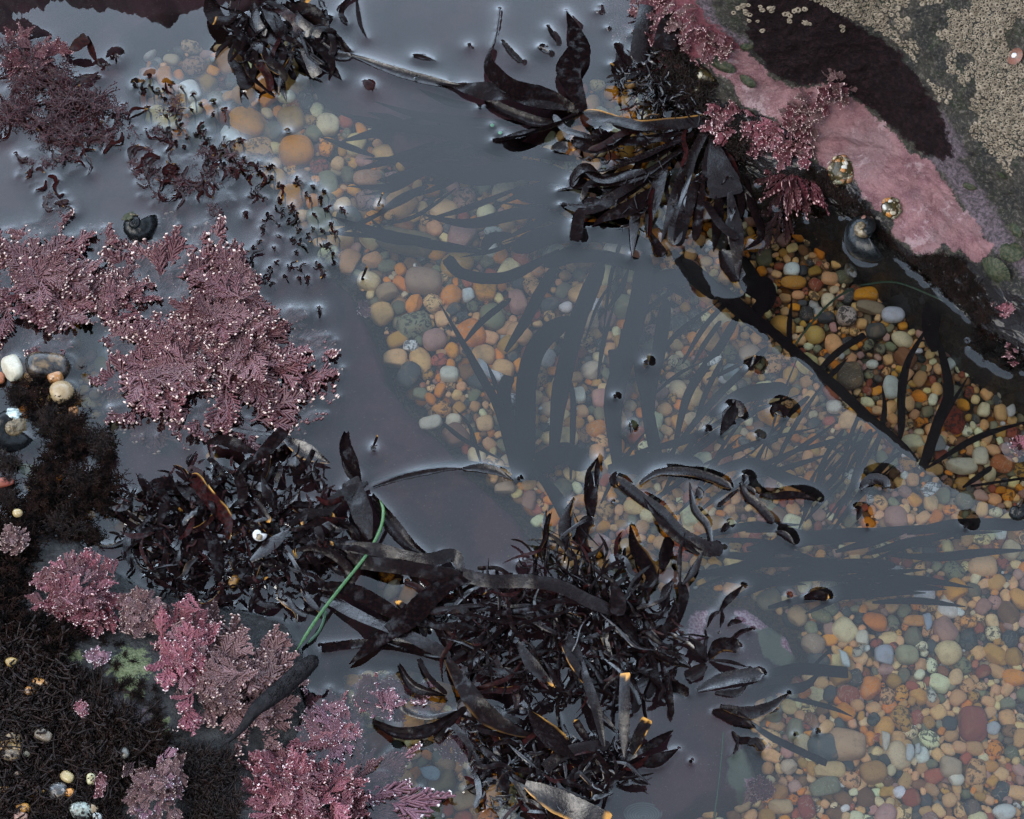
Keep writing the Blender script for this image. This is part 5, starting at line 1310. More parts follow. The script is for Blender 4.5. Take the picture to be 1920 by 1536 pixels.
def coral(label, c, poly, mk, L=(80, 120), n1=22, rings=(1.0, .72, .42), zt=(0, 3, 7), kind='f', lift=0, wide=1.25, z0=-6, under=0, name='coralline_algae', mk2=None):
    base = at(c[0], c[1], (lift - 8) / 1000)
    e = empty(name, base, label, 'coralline alga')
    for ri, rg in enumerate(rings):
        n_ = max(5, int(n1 * rg))
        for k_ in range(n_):
            a = 2 * math.pi * (k_ + random.uniform(-.3, .3) + ri * .5) / n_; t = polyray(poly, c, a)
            rad = t * rg * random.uniform(.93, 1.0); l = min(random.uniform(*L), rad * 1.05) if ri < len(rings) - 1 else random.uniform(*L) * .8
            tip = (c[0] + math.cos(a) * rad, c[1] + math.sin(a) * rad); aa = a + random.gauss(0, .38)
            bs = (tip[0] - math.cos(aa) * l, tip[1] - math.sin(aa) * l)
            zt_ = lift + (zt[ri] if ri < len(zt) else 8) + random.uniform(-1.6, 3.2)
            zb = zt_ + (random.uniform(-5, 1) if ri else random.uniform(-5, -1))
            put_frond(e, bs[0], bs[1], tip[0], tip[1], zb, zt_, (mk2 if mk2 and random.random() < .3 else mk), kind, wide * random.uniform(.8, 1.15))
    return e


coral('right half of the largest purple coralline, feathery fans with white beads', (470, 660), [(390, 560), (440, 470), (485, 540), (500, 575), (575, 590), (632, 655), (642, 740), (605, 812), (550, 840), (500, 825), (440, 860), (400, 790), (380, 690)], 'coral_purple', (85, 130), 23, (1.0, .72, .42), (.5, 4, 8))
coral('lower fans of the largest purple coralline, hanging towards the dense black weed', (325, 680), [(215, 590), (300, 590), (400, 600), (420, 700), (400, 835), (350, 850), (300, 835), (262, 850), (230, 820), (180, 810), (195, 740), (168, 690)], 'coral_purple', (80, 120), 20, (1.0, .7, .4), (0, 3, 6))
coral('raised middle fans of the largest purple coralline, darkest and most beaded', (415, 575), [(320, 560), (360, 470), (440, 440), (505, 560), (520, 620), (450, 660), (370, 650)], 'coral_purple', (70, 100), 15, (1.0, .6), (7, 10))
e = empty('coralline_algae', at(290, 545, -.01), 'pale upper fans of purple coralline spread at the surface beside the black snail', 'coralline alga')
for (a0, b0_, a1, b1_) in [(290, 540, 330, 388), (290, 540, 300, 400), (300, 540, 352, 440), (300, 535, 400, 425), (310, 540, 450, 452), (310, 550, 470, 500), (300, 560, 480, 540), (280, 555, 195, 575), (280, 550, 215, 520), (290, 560, 240, 640), (310, 560, 470, 570), (300, 530, 262, 455), (350, 500, 425, 415), (360, 520, 455, 470), (270, 560, 200, 470), (280, 540, 230, 440), (290, 550, 330, 640), (285, 560, 270, 650), (300, 545, 380, 470), (270, 545, 190, 530), (320, 560, 400, 600)]:
    put_frond(e, a0, b0_, a1, b1_, -1, random.uniform(-.8, 4), 'coral_purple', 'f', 1.25, tw=random.gauss(0, .2))
CP2 = [(-60, 420), (20, 425), (90, 405), (160, 398), (200, 405), (240, 430), (262, 470), (230, 520), (210, 560), (180, 600), (160, 630), (128, 650), (80, 660), (30, 680), (-60, 690)]
coral('purple coralline at the left edge with pale beaded tips', (80, 520), CP2, 'coral_purple', (75, 110), 22, (1.0, .72, .42), (1, 4, 8))
e = empty('coralline_algae', at(290, 560, -.012), 'faint submerged coralline fronds in the gap at the heart of the largest clump', 'coralline alga')
for q in [(290, 565, 330, 520), (285, 565, 250, 520), (290, 570, 300, 490), (300, 575, 370, 560), (290, 580, 320, 640), (280, 580, 240, 620), (275, 570, 215, 560), (300, 560, 350, 600)]:
    put_frond(e, *q, -4, -1.5, 'coral_lilac', 'f', 1.1, tw=0.1)
coral('purple coralline bridging the left clump and the largest one', (215, 555), [(140, 500), (200, 470), (250, 480), (300, 540), (280, 620), (215, 640), (150, 600)], 'coral_purple', (60, 90), 16, (1.0, .75, .45), (-.5, 1, 3))
coral('tiny pink tuft alone in the lower left turf', (152, 1330), [(138, 1318), (160, 1310), (170, 1335), (150, 1345)], 'coral_pink', (14, 24), 9, (1.0, .5), (33, 35), lift=30, kind='s')
coral('dim pink tuft low in the turf near the bottom edge', (190, 1475), [(178, 1450), (196, 1445), (200, 1490), (182, 1500)], 'coral_crimson', (14, 24), 9, (1.0, .5), (31, 33), lift=28, kind='s')
coral('little red coralline tuft on the left edge above the turf', (20, 1010), [(0, 985), (40, 985), (60, 1020), (30, 1040), (0, 1030)], 'coral_brown', (24, 36), 14, (1.0, .5), (12, 15), lift=10, kind='s')
coral('small brown purple fronds in the shaded top left corner', (55, 105), [(-20, 50), (50, 45), (110, 70), (150, 110), (100, 160), (0, 150)], 'coral_crimson', (40, 70), 14, (1.0, .6), (3, 6), wide=.9)
CP3 = [(272, 1130), (300, 1115), (360, 1118), (420, 1125), (430, 1165), (450, 1150), (470, 1190), (510, 1150), (550, 1190), (560, 1220), (585, 1270), (560, 1340), (520, 1420), (460, 1430), (420, 1400), (350, 1400), (330, 1350), (300, 1290), (280, 1230)]
coral('broad pinkish brown coralline rosette on the low rock, beside the black stalk', (400, 1280), CP3, 'coral_brown', (85, 120), 26, (1.0, .72, .44, .25), (6, 14, 19, 22), lift=8, kind='f', wide=1.15)
coral('salmon pink crisped coralline on the left side of the brown rosette', (345, 1235), [(285, 1150), (330, 1125), (380, 1135), (420, 1160), (400, 1230), (380, 1330), (370, 1395), (330, 1390), (300, 1310), (280, 1240)], 'coral_pink', (50, 80), 22, (1.0, .7, .4), (14, 20, 24), lift=12, kind='s', wide=.85)
coral('pink coralline cushion with white dots above the green crust patch', (140, 1120), [(60, 1080), (120, 1030), (190, 1020), (225, 1090), (235, 1140), (215, 1190), (150, 1200), (80, 1150), (40, 1140)], 'coral_pink', (40, 60), 26, (1.0, .72, .45, .2), (12, 18, 22, 25), lift=12, kind='s', wide=.8, mk2='coral_crimson')
coral('small dusty coralline between the pink cushion and the brown rosette', (255, 1150), [(225, 1110), (270, 1095), (300, 1130), (290, 1190), (250, 1200), (220, 1170)], 'coral_brown', (30, 50), 14, (1.0, .5), (16, 20), lift=12, kind='s')
coral('tiny pink coralline tuft beside the green crust patch', (182, 1230), [(155, 1222), (180, 1212), (208, 1225), (205, 1242), (170, 1245)], 'coral_lilac', (14, 22), 12, (1.0, .5), (26, 28), lift=16, kind='s')
coral('whitish speckled coralline running down to the bottom edge', (295, 1470), [(300, 1420), (325, 1398), (352, 1405), (345, 1445), (352, 1475), (338, 1500), (352, 1560), (300, 1570), (235, 1560), (248, 1520), (226, 1495), (245, 1470), (222, 1450), (262, 1440), (280, 1450)], 'coral_brown', (24, 40), 28, (1.0, .8, .6, .4, .2), (24, 28, 30, 32, 34), lift=12, kind='s', wide=.8, mk2='coral_lilac')
coral('bright pink coralline with white dots at the bottom edge', (540, 1495), [(400, 1520), (420, 1440), (470, 1405), (540, 1395), (620, 1415), (690, 1440), (700, 1480), (690, 1570), (400, 1600)], 'coral_pink', (50, 80), 30, (1.0, .8, .6, .4, .2), (5, 9, 12, 15, 17), lift=8, kind='s', wide=.8, mk2='coral_crimson')
coral('lilac coralline star just under the surface, right of the brown rosette', (630, 1370), [(560, 1290), (600, 1285), (660, 1300), (680, 1350), (680, 1430), (640, 1460), (540, 1420), (510, 1370)], 'coral_lilac', (60, 90), 22, (1.0, .72, .4), (-.5, 1.5, 3), mk2='coral_pink', wide=.9)
coral('knobbly pink coralline with wet dark beads near the curled blade', (720, 1310), [(655, 1290), (670, 1265), (720, 1265), (790, 1290), (820, 1335), (770, 1350), (700, 1345), (665, 1330)], 'coral_lilac', (36, 60), 16, (1.0, .55), (-2, .2), kind='s', mk2='coral_pink')
e = empty('coralline_algae', at(650, 1490, -.006), 'long feathery pink fronds lying in the water at the bottom edge', 'coralline alga')
for q in [(665, 1460, 792, 1402), (655, 1480, 770, 1470), (640, 1500, 850, 1520), (650, 1510, 790, 1545), (660, 1470, 740, 1440), (650, 1470, 700, 1400), (630, 1500, 740, 1500)]:
    put_frond(e, *q, -2, random.uniform(-.5, 2), 'coral_lilac' if random.random() < .5 else 'coral_pink', 'f', .62, tw=0.1)
put_frond(e, 655, 1470, 712, 1415, 0, 6, 'coral_purple', 'f', .6)
coral('small spotted lilac coralline under water beside brown weed', (860, 1380), [(810, 1370), (850, 1345), (890, 1370), (880, 1420), (850, 1440), (815, 1410)], 'coral_lilac', (30, 45), 12, (1.0, .5), (-5, -3), kind='s')
coral('faint lilac coralline deep under the bottom tangle edge', (905, 1445), [(870, 1430), (910, 1415), (935, 1440), (925, 1475), (885, 1475)], 'coral_lilac', (24, 36), 10, (1.0, .5), (-7, -5), kind='s')
coral('pink tuft on the sunken ledge at the lower right', (1428, 1478), [(1402, 1465), (1430, 1450), (1455, 1470), (1448, 1500), (1410, 1505)], 'coral_pink', (16, 26), 14, (1.0, .6), (-14, -11), kind='s')
coral('faint pink fronds under water against the boulder at the top edge', (1165, 30), [(1110, 10), (1150, -20), (1195, 0), (1192, 70), (1160, 75), (1120, 50)], 'coral_lilac', (50, 70), 10, (1.0,), (-6,), wide=.7)
coral('tiny pink sprig stuck on the sunken ledge, upper middle', (684, 578), [(672, 560), (690, 562), (698, 588), (680, 598), (672, 585)], 'coral_lilac', (10, 18), 8, (1.0,), (-11,), kind='s')
# along the boulder


def coral_rock(label, pts, mk, L=(18, 34), kind='s', mk2=None, out=(-.6, .8)):
    h0, _ = on_boulder(*pts[0])
    e = empty('coralline_algae', h0 if h0 is not None else at(*pts[0], .01), label, 'coralline alga')
    for (u, v) in pts:
        h, n_ = on_boulder(u, v)
        if h is None: continue
        a = math.atan2(out[1], out[0]) + random.gauss(0, .9); l = random.uniform(*L)
        zb = h[2] * 1000
        put_frond(e, u, v, u + math.cos(a) * l, v + math.sin(a) * l, zb + 1.5, zb - l * .02 + random.uniform(1, 4), (mk2 if mk2 and random.random() < .4 else mk), kind, random.uniform(.7, 1), tw=random.gauss(0, .7))
    return e


def scatter(poly, n, seed=0, mind=0):
    r = random.Random(seed); us = [p[0] for p in poly]; vs = [p[1] for p in poly]; out = []; tries = 0
    while len(out) < n and tries < 20000:
        tries += 1; u = r.uniform(min(us), max(us)); v = r.uniform(min(vs), max(vs))
        if inside(poly, u, v) and all((u - a) ** 2 + (v - b_) ** 2 > mind ** 2 for a, b_ in out): out.append((u, v))
    return out


coral_rock('crisped reddish pink coralline on the boulder at the top edge', scatter([(1195, -10), (1290, -10), (1330, 40), (1395, 92), (1340, 95), (1300, 110), (1262, 60), (1200, 70)], 85, 1), 'coral_crimson', (18, 34), mk2='coral_brown')
coral_rock('pink bushy coralline below the smooth pink crust, left part', scatter([(1335, 190), (1385, 190), (1420, 215), (1470, 235), (1520, 235), (1515, 300), (1470, 290), (1400, 260), (1340, 235)], 80, 2), 'coral_pink', (20, 38), mk2='coral_crimson')
coral_rock('pink bushy coralline hanging in the notch of the pink crust', scatter([(1475, 190), (1530, 170), (1570, 150), (1600, 175), (1560, 190), (1530, 215), (1525, 300), (1480, 300)], 70, 3), 'coral_brown', (16, 32), mk2='coral_crimson')
coral_rock('tiny pink tuft poking up between dark flank and pink crust', scatter([(1545, 140), (1575, 135), (1595, 165), (1560, 175)], 16, 4), 'coral_brown', (14, 26), out=(.1, -1))
e = empty('coralline_algae', at(1490, 310, .004), 'crimson coralline hand with thick fingers hanging into the clear water', 'coralline alga')
for q in [(1490, 310, 1405, 342), (1488, 315, 1438, 305), (1490, 318, 1440, 395), (1492, 318, 1465, 380), (1495, 318, 1497, 412), (1500, 318, 1512, 410), (1505, 315, 1548, 410), (1508, 310, 1545, 355), (1495, 312, 1425, 375), (1500, 300, 1535, 330), (1488, 320, 1478, 420)]:
    put_frond(e, *q, 5, 2, 'coral_crimson', 's', .36, tw=0)
for q in [(1470, 380, 1428, 475), (1478, 395, 1475, 460), (1460, 400, 1408, 402), (1465, 410, 1410, 440)]:
    put_frond(e, *q, -6, -16, 'coral_crimson', 's', .36, tw=0)
coral('pink coralline tuft at the right edge under the green limpet', (1885, 575), [(1850, 555), (1890, 545), (1930, 560), (1925, 600), (1880, 600), (1855, 590)], 'coral_pink', (24, 36), 14, (1.0, .5), (5, 9), lift=3, kind='s')
coral('small pink sprigs floating in at the right edge', (1912, 830), [(1890, 822), (1930, 815), (1935, 860), (1900, 850)], 'coral_pink', (20, 30), 8, (1.0,), (1.2,), kind='s')
coral('crimson specks of coralline in the dark weed at the right edge', (1895, 660), [(1880, 640), (1905, 640), (1920, 690), (1890, 690)], 'coral_crimson', (14, 22), 6, (1.0,), (2,), kind='s')

# ------------------------------------------------------------------ bushy dark turf


def tuft_geo(seed, n=34, up=.5, bush=True, fork=3):
    r = random.Random(seed); V = []; F = []

    def tube(P, r0, r1):
        m_ = len(P); b0_ = len(V)
        for i, p in enumerate(P):
            d = P[min(i + 1, m_ - 1)] - P[max(i - 1, 0)]; d = d / (np.linalg.norm(d) + 1e-9); s = np.cross(d, [.3, .2, 1]); s /= np.linalg.norm(s) + 1e-9; q = np.cross(s, d)
            rr = r0 + (r1 - r0) * i / (m_ - 1)
            for k2 in range(3): V.append(p + (s * math.cos(k2 * 2.094) + q * math.sin(k2 * 2.094)) * rr)
        for i in range(m_ - 1):
            for k2 in range(3): F.append((b0_ + i * 3 + k2, b0_ + i * 3 + (k2 + 1) % 3, b0_ + (i + 1) * 3 + (k2 + 1) % 3, b0_ + (i + 1) * 3 + k2))
        F.append((b0_ + (m_ - 1) * 3, b0_ + (m_ - 1) * 3 + 1, b0_ + (m_ - 1) * 3 + 2))
    for i in range(n):
        a = r.uniform(0, 6.283); el = r.uniform(.1, 1.1) * up + .15; l = r.uniform(.5, 1)
        d = np.array([math.cos(a) * math.cos(el), math.sin(a) * math.cos(el), math.sin(el)])
        p = np.array([r.gauss(0, .06), r.gauss(0, .06), 0]); P = [p]
        for k2 in range(3):
            d = d + np.array([r.gauss(0, .3), r.gauss(0, .3), r.gauss(0, .2)]); d /= np.linalg.norm(d); P.append(P[-1] + d * l / 3)
        tube(P, .035, .022)
        if bush:
            for j in range(fork):
                k2 = r.choice([1, 2, 3]); d2 = d + np.array([r.gauss(0, .9), r.gauss(0, .9), r.gauss(0, .6)]); d2 /= np.linalg.norm(d2)
                tube([P[k2], P[k2] + d2 * .10, P[k2] + d2 * .2 + np.array([0, 0, .03])], .028, .03)
    return np.array(V), F


TUF = [tuft_geo(400 + i, 26, .6) for i in range(7)]
TUF2 = [tuft_geo(450 + i, 30, .5, bush=False) for i in range(5)]


def turf_field(name, label, pts, size, mat, zf, lib=TUF, cat=None, kind='stuff', seed=0, touch=True):
    r = random.Random(seed); mb_ = MB(); ct = []
    for (u, v) in pts:
        V, F = r.choice(lib); p, n_ = zf(u, v); s = r.uniform(*size) * PX
        th = r.uniform(0, 6.28); c_, s_ = math.cos(th), math.sin(th)
        W_ = V * np.array([s, s, s * .7]); W_ = W_ @ np.array([[c_, s_, 0], [-s_, c_, 0], [0, 0, 1]])
        q = Vector((0, 0, 1)).rotation_difference(n_) if n_ is not None else None
        if q is not None: W_ = W_ @ np.array(q.to_matrix()).T
        W_ = W_ + p; mb_.add(W_, F)
        if touch:
            k_ = np.abs(W_[:, 2]) < .0005
            if k_.any(): ct.append(W_[k_][:, :2])
    if ct: contacts.extend(ct)
    V, F, _a = mb_.data(); base = V.mean(0); base[2] = V[:, 2].min()
    o = wobj(name, V, F, M[mat], loc=base, touch=False); tag(o, label, cat, kind=kind)
    return o


onl = lambda u, v: on_low(u, v, -.002)
turf_field('turf_algae', 'black furry turf covering the lower left rock', scatter([(-20, 1190), (60, 1190), (110, 1260), (200, 1300), (230, 1370), (300, 1400), (330, 1420), (240, 1450), (220, 1560), (-20, 1560)], 420, 31), (26, 46), 'turf', onl, lib=TUF + TUF2, seed=1)
turf_field('turf_bushes', 'larger brown black tufts standing above the furry turf, lower left', scatter([(-20, 1200), (60, 1200), (110, 1270), (200, 1310), (300, 1410), (230, 1450), (210, 1560), (-20, 1560)], 46, 39), (44, 78), 'turf', onl, lib=TUF, seed=9)
turf_field('turf_algae', 'black furry turf on the rock left of the pink cushion', scatter([(-20, 960), (70, 960), (60, 1060), (40, 1150), (110, 1180), (150, 1170), (90, 1240), (-20, 1210)], 190, 32), (24, 44), 'turf', onl, seed=2)
turf_field('turf_algae', 'dark turf at the foot of the brown rosette by the bottom edge', scatter([(350, 1410), (440, 1420), (440, 1560), (350, 1560)], 90, 33), (26, 44), 'turf', onl, lib=TUF2, seed=3)
turf_field('turf_algae', 'dark fringe between the green crust and the low rock edge', scatter([(110, 1250), (200, 1290), (180, 1330), (110, 1300)], 50, 34), (22, 36), 'turf', onl, lib=TUF2, seed=4)
RIMZ = lambda u, v: (lambda h: h if h[0] is not None else (at(u, v, .002), Vector((0, 0, 1))))(on_boulder(u, v))
turf_field('turf_algae', 'wet black crinkled turf along the waterline of the boulder', scatter([(1520, 315), (1560, 335), (1615, 385), (1665, 440), (1700, 480), (1790, 480), (1840, 540), (1870, 600), (1830, 600), (1770, 545), (1700, 500), (1640, 440), (1560, 370), (1490, 340)], 230, 35), (10, 22), 'turf', RIMZ, seed=5)
turf_field('turf_algae', 'black weed in the shade under the pink crust, left part', scatter([(1210, 60), (1260, 90), (1330, 130), (1340, 230), (1420, 280), (1400, 300), (1320, 240), (1230, 180), (1200, 120)], 130, 36), (18, 34), 'turf', RIMZ, seed=6)
turf_field('turf_algae', 'black weed in the water at the right edge below the boulder', scatter([(1840, 600), (1930, 600), (1930, 690), (1880, 690), (1830, 650)], 60, 37), (16, 30), 'turf', lambda u, v: (at(u, v, -.001), None), seed=7)
turf_field('turf_algae', 'thin scattered turf on the bare rock round the green crust patch', scatter([(110, 1190), (215, 1200), (300, 1260), (330, 1400), (230, 1400), (170, 1320), (110, 1270)], 70, 50), (9, 24), 'turf', onl, lib=TUF + TUF2, seed=11)
# bushy tufts standing in the left water, each one a plant
BUSH = [(85, 705, 34, 'black tuft leaning on the cream white stone'), (75, 735, 34, 'black tuft below the glossy black stone'), (30, 735, 26, 'small black tuft at the left edge above the pearly snail'), (118, 775, 34, 'black tuft left of the small orange stone'), (128, 745, 22, 'black spray reaching over the round mottled stone'),
        (92, 790, 30, 'black tuft right of the pearly snail'), (70, 768, 26, 'little black tuft touching the pearly snail'), (150, 812, 32, 'black tuft under the small orange stone'), (178, 842, 34, 'black tuft next to the tip of the big coralline clump'), (205, 855, 24, 'black tuft with a pink core by the big coralline clump'),
        (118, 840, 34, 'black tuft in the middle of the left weed bed'), (95, 880, 34, 'black tuft right of the small left pool'), (140, 890, 36, 'bushy black tuft left of the dense clump'), (185, 895, 32, 'bushy tuft between turf bed and dense clump'), (60, 930, 30, 'black tuft below the small left pool'),
        (15, 870, 26, 'black tuft at the left edge beside the small left pool'), (100, 935, 36, 'broad black tuft above the pink cushion'), (150, 945, 32, 'black tuft left of the amber stone'), (40, 985, 30, 'black tuft under the red stone'), (110, 985, 34, 'black tuft just above the pink cushion'), (165, 1000, 30, 'feathery black tuft below the amber stone'),
        (200, 950, 26, 'thin black tuft over the amber stone'), (145, 698, 12, 'tiny curled black sprig right of the glossy orange stone'), (10, 930, 24, 'black tuft right under the red stone at the left edge'), (75, 960, 30, 'black tuft at the lower end of the left weed bed'), (175, 925, 28, 'dark tuft with brown tips near the amber stone')]
for i, (u, v, s, lab) in enumerate(BUSH):
    mb_ = MB(); r = random.Random(900 + i); k_ = 1 if s < 20 else 10
    for j in range(k_):
        V, F = r.choice(TUF); s2 = s * r.uniform(.6, .9) * PX; th = r.uniform(0, 6.28); c_, s_ = math.cos(th), math.sin(th)
        p = at(u + r.gauss(0, s * .4), v + r.gauss(0, s * .4), r.uniform(.001, .006))
        mb_.add((V * np.array([s2, s2, s2 * .6])) @ np.array([[c_, s_, 0], [-s_, c_, 0], [0, 0, 1]]) + p, F)
    V, F, _a = mb_.data(); k2 = np.abs(V[:, 2]) < .0005; contacts.append(V[k2][:, :2])
    b_ = at(u, v, -.003); o = wobj('turf_tuft', V, F, M['turf'], loc=b_, touch=False); tag(o, lab, 'seaweed', 'bushy black tufts in the left shallows')

# wine-red thready weed, upper left
RED = [(60, 120, 70, 'wine-red thready weed at the upper left edge of the pool'), (110, 180, 80, 'wine-red threads massed left of the pale rim of water'), (40, 200, 70, 'wine-red threads with pale tips at the left edge'), (160, 215, 64, 'wine-red weed along the rim, middle part'), (205, 245, 54, 'wine-red weed along the rim, lower part'),
       (100, 250, 60, 'loose wine-red weed below the main mass'), (150, 270, 44, 'thin wine-red sprays just awash'), (60, 310, 34, 'ring-shaped patch of wine-red weed, left open water'), (125, 300, 34, 'leaf-shaped patch of wine-red weed beside the ring'), (95, 355, 34, 'small drifting wine-red patch above the left coralline'), (115, 388, 24, 'tiny wine-red patch nearest the left coralline'),
       (290, 345, 48, 'flat wine-red weed right above the black snail'), (345, 350, 46, 'flat wine-red weed with curled edge, right of the snail'), (395, 365, 40, 'wine-red weed right of the fan above the coralline'), (265, 300, 40, 'wine-red weed where the pale rim ends'), (330, 310, 40, 'glossy dark weed with a curled lobe, upper left'), (380, 330, 44, 'glossy wine-red patch beside the curled lobe'),
       (430, 315, 40, 'wine-red weed with orange tips, upper left'), (480, 330, 36, 'pointed dark weed at the end of the upper left patch'), (330, 200, 34, 'wine-red star of stubs in the upper left water'), (310, 255, 34, 'small wine-red weed below the star of stubs')]
M['redturf'] = weed_mat('wine_weed', (.055, .010, .012), (.022, .006, .008), (.5, .3, .15), .3, .35)
TUFR = [tuft_geo(500 + i, 24, .22, True, 4) for i in range(6)]
for i, (u, v, s, lab) in enumerate(RED):
    e = empty('red_weed', at(u, v, -.006), lab, 'seaweed', 'wine-red weeds of the upper left water'); r = random.Random(700 + i)
    mb_ = MB()
    for j in range(int(5 + s / 7)):
        V, F = r.choice(TUFR); s2 = s * r.uniform(.3, .55) * PX; th = r.uniform(0, 6.28); c_, s_ = math.cos(th), math.sin(th)
        p = at(u + r.gauss(0, s * .38), v + r.gauss(0, s * .36), r.uniform(-.0015, .002 + (s > 55) * .004))
        mb_.add((V * np.array([s2, s2, s2 * .5])) @ np.array([[c_, s_, 0], [-s_, c_, 0], [0, 0, 1]]) + p, F, 0)
    V, F, _a = mb_.data(); k2 = np.abs(V[:, 2]) < .0005; contacts.append(V[k2][:, :2])
    wobj('thread', V, F, M['redturf'], parent=e, touch=False, attrs=dict(t=_a))
    for j in range(int(3 + s / 14)):
        a = r.uniform(0, 6.28); l = s * r.uniform(.5, .9); u0, v0 = u + r.gauss(0, s * .3), v + r.gauss(0, s * .3)
        blade_part(e, blade_geo(r.uniform(4, 9), [(u0, v0), (u0 + math.cos(a) * l * .5, v0 + math.sin(a) * l * .5), (u0 + math.cos(a + .6) * l, v0 + math.sin(a + .6) * l)], r.uniform(.3, 3), r.uniform(.5, 2), r.choice(['p', 'r', 'po', 'p']), seed=r.randrange(10 ** 6)), M['blade_red'])
wl_ = empty('red_leaf', at(160, 85, -.004), 'triangular dark red leaf standing from the water, upper left', 'seaweed')
blade_part(wl_, blade_geo(26, [(132, 96), (150, 82), (164, 70)], 5, 12, 't'), M['blade_red']); blade_part(wl_, blade_geo(14, [(164, 68), (172, 95), (182, 120)], 12, 2, 'p'), M['blade_red'])
blade_part(wl_, blade_geo(10, [(185, 135), (165, 150), (150, 152)], 3, 2, 'p'), M['blade_red'])

# short dark sprigs poking through, upper middle left
SPR = scatter([(215, 95), (300, 150), (360, 170), (450, 215), (480, 300), (560, 335), (640, 350), (640, 500), (560, 540), (480, 530), (440, 450), (470, 370), (400, 300), (300, 260), (250, 190)], 84, 41, 15) + [(213, 106), (196, 122), (268, 170), (320, 162), (298, 174), (360, 178)]
its = []
for (u, v) in SPR:
    r = random.Random(int(u * 7 + v)); k_ = r.choice([1, 2, 2, 3, 4]); tp = r.random() < .42
    its.append((u, v, ('yellow-tipped' if tp else 'black') + {1: ' single', 2: ' two-pronged', 3: ' three-pronged', 4: ' bushy'}[k_], k_, tp))
OLDM = MARKS
MARKS = [(390, 480, 'the purple coralline fan'), (598, 578, 'the lone dark drop'), (710, 385, 'the yellow stalk over the pebbles'), (540, 245, 'the pale ring of water'), (363, 85, 'the large lone tan pebble'), (262, 420, 'the half-buried black snail'), (432, 318, 'the orange-tipped weed'), (690, 157, 'the wine-red tuft'), (230, 240, 'the pale rim of water')]
slabs = rank_labels([(a, b_, c_) for a, b_, c_, _, _ in its], '{c} sprig, {o} such one to {m}')
MARKS = OLDM
for (u, v, c_, k_, tp), lab in zip(its, slabs):
    e = empty('weed_sprig', at(u, v, -.006), lab, 'seaweed', 'short sprigs poking through the upper left water'); r = random.Random(int(u * 13 + v))
    a0 = r.uniform(0, 6.28); sz = 3.5 + 11 * r.random() ** 2
    for j in range(k_ * 2 + 1):
        a = a0 + j * 6.28 / (k_ * 2 + 1) + r.gauss(0, .4); l = sz * r.uniform(.6, 1.2) * (1.9 if j == 0 else 1)
        blade_part(e, blade_geo(r.uniform(2.2, 5.5), [(u, v), (u + math.cos(a) * l * .5, v + math.sin(a) * l * .5), (u + math.cos(a + .5) * l, v + math.sin(a + .5) * l)], 1.6, r.uniform(.6, 5 if j == 0 else 2), ('o' if tp and j == 0 else '') + r.choice('rp'), seed=r.randrange(10 ** 6), hump=0), M['blade_red'] if r.random() < .45 else M['blade'])
    blade_part(e, blade_geo(5, [(u, v), (u + 8, v + 14), (u + 10, v + 34)], 0, -28, 's', seed=5, hump=0), M['blade_under'], 'stem')
# ------------------------------------------------------------------ surfgrass and the black stalk


def tube_geo(P, rad, n=10, squash=1.0, ends=True):
    P = np.asarray(P, float); m_ = len(P); rad = rad if np.ndim(rad) else np.full(m_, rad)
    T = np.gradient(P, axis=0); T /= np.linalg.norm(T, axis=1)[:, None]
    S_ = np.cross(T, [0, 0, 1.0]); S_ /= np.linalg.norm(S_, axis=1)[:, None] + 1e-9; Q = np.cross(S_, T)
    a = np.arange(n) * 2 * math.pi / n
    V = P[:, None] + rad[:, None, None] * (S_[:, None] * np.cos(a)[None, :, None] + Q[:, None] * np.sin(a)[None, :, None] * squash)
    F = [(i * n + j, i * n + (j + 1) % n, (i + 1) * n + (j + 1) % n, (i + 1) * n + j) for i in range(m_ - 1) for j in range(n)]
    F.append(tuple(range(n - 1, -1, -1))); F.append(tuple((m_ - 1) * n + j for j in range(n)))
    return V.reshape(-1, 3), F


def grass(label, pts, w_, mat):
    q = catmull(pts, 60); P = at(q[:, 0], q[:, 1], q[:, 2] / 1000); t = np.linspace(0, 1, 60)
    V, F = tube_geo(P, w_ * PX / 2 * np.clip(np.minimum(t / .04, (1 - t) / .1), .25, 1), 8, .5)
    o = wobj('surfgrass_blade', V, F, M[mat], loc=P[0], attrs=dict(t=np.repeat(np.clip(.25 - t, 0, 1) * .5, 8)))
    return tag(o, label, 'seagrass')


grass('bright green grass blade bent across the black weed', [(712, 938, 5), (719, 958, 6), (712, 995, 8), (686, 1042, 9), (640, 1100, 10), (594, 1160, 10), (552, 1226, 8)], 6.5, 'grass')
grass('dull olive grass blade lying under the bright green one', [(612, 1145, 3), (600, 1180, 1.2), (576, 1208, .6)], 5.5, 'grass_dark')
grass('thin dark green blade arching over the clear pebbles, left', [(1480, 665, -14), (1510, 620, -10), (1560, 565, -8), (1610, 535, -6)], 4.5, 'grass_dark')
grass('thin dark green blade running along the foot of the boulder', [(1610, 535, -6), (1680, 530, -5), (1760, 560, -4), (1850, 600, 1.5), (1930, 640, 4)], 4.5, 'grass_dark')
grass('hair-thin green blade sunken at the lower right of the ledge', [(1357, 1370, -3), (1352, 1430, -6), (1345, 1490, -10), (1335, 1560, -14)], 4, 'grass_dark')

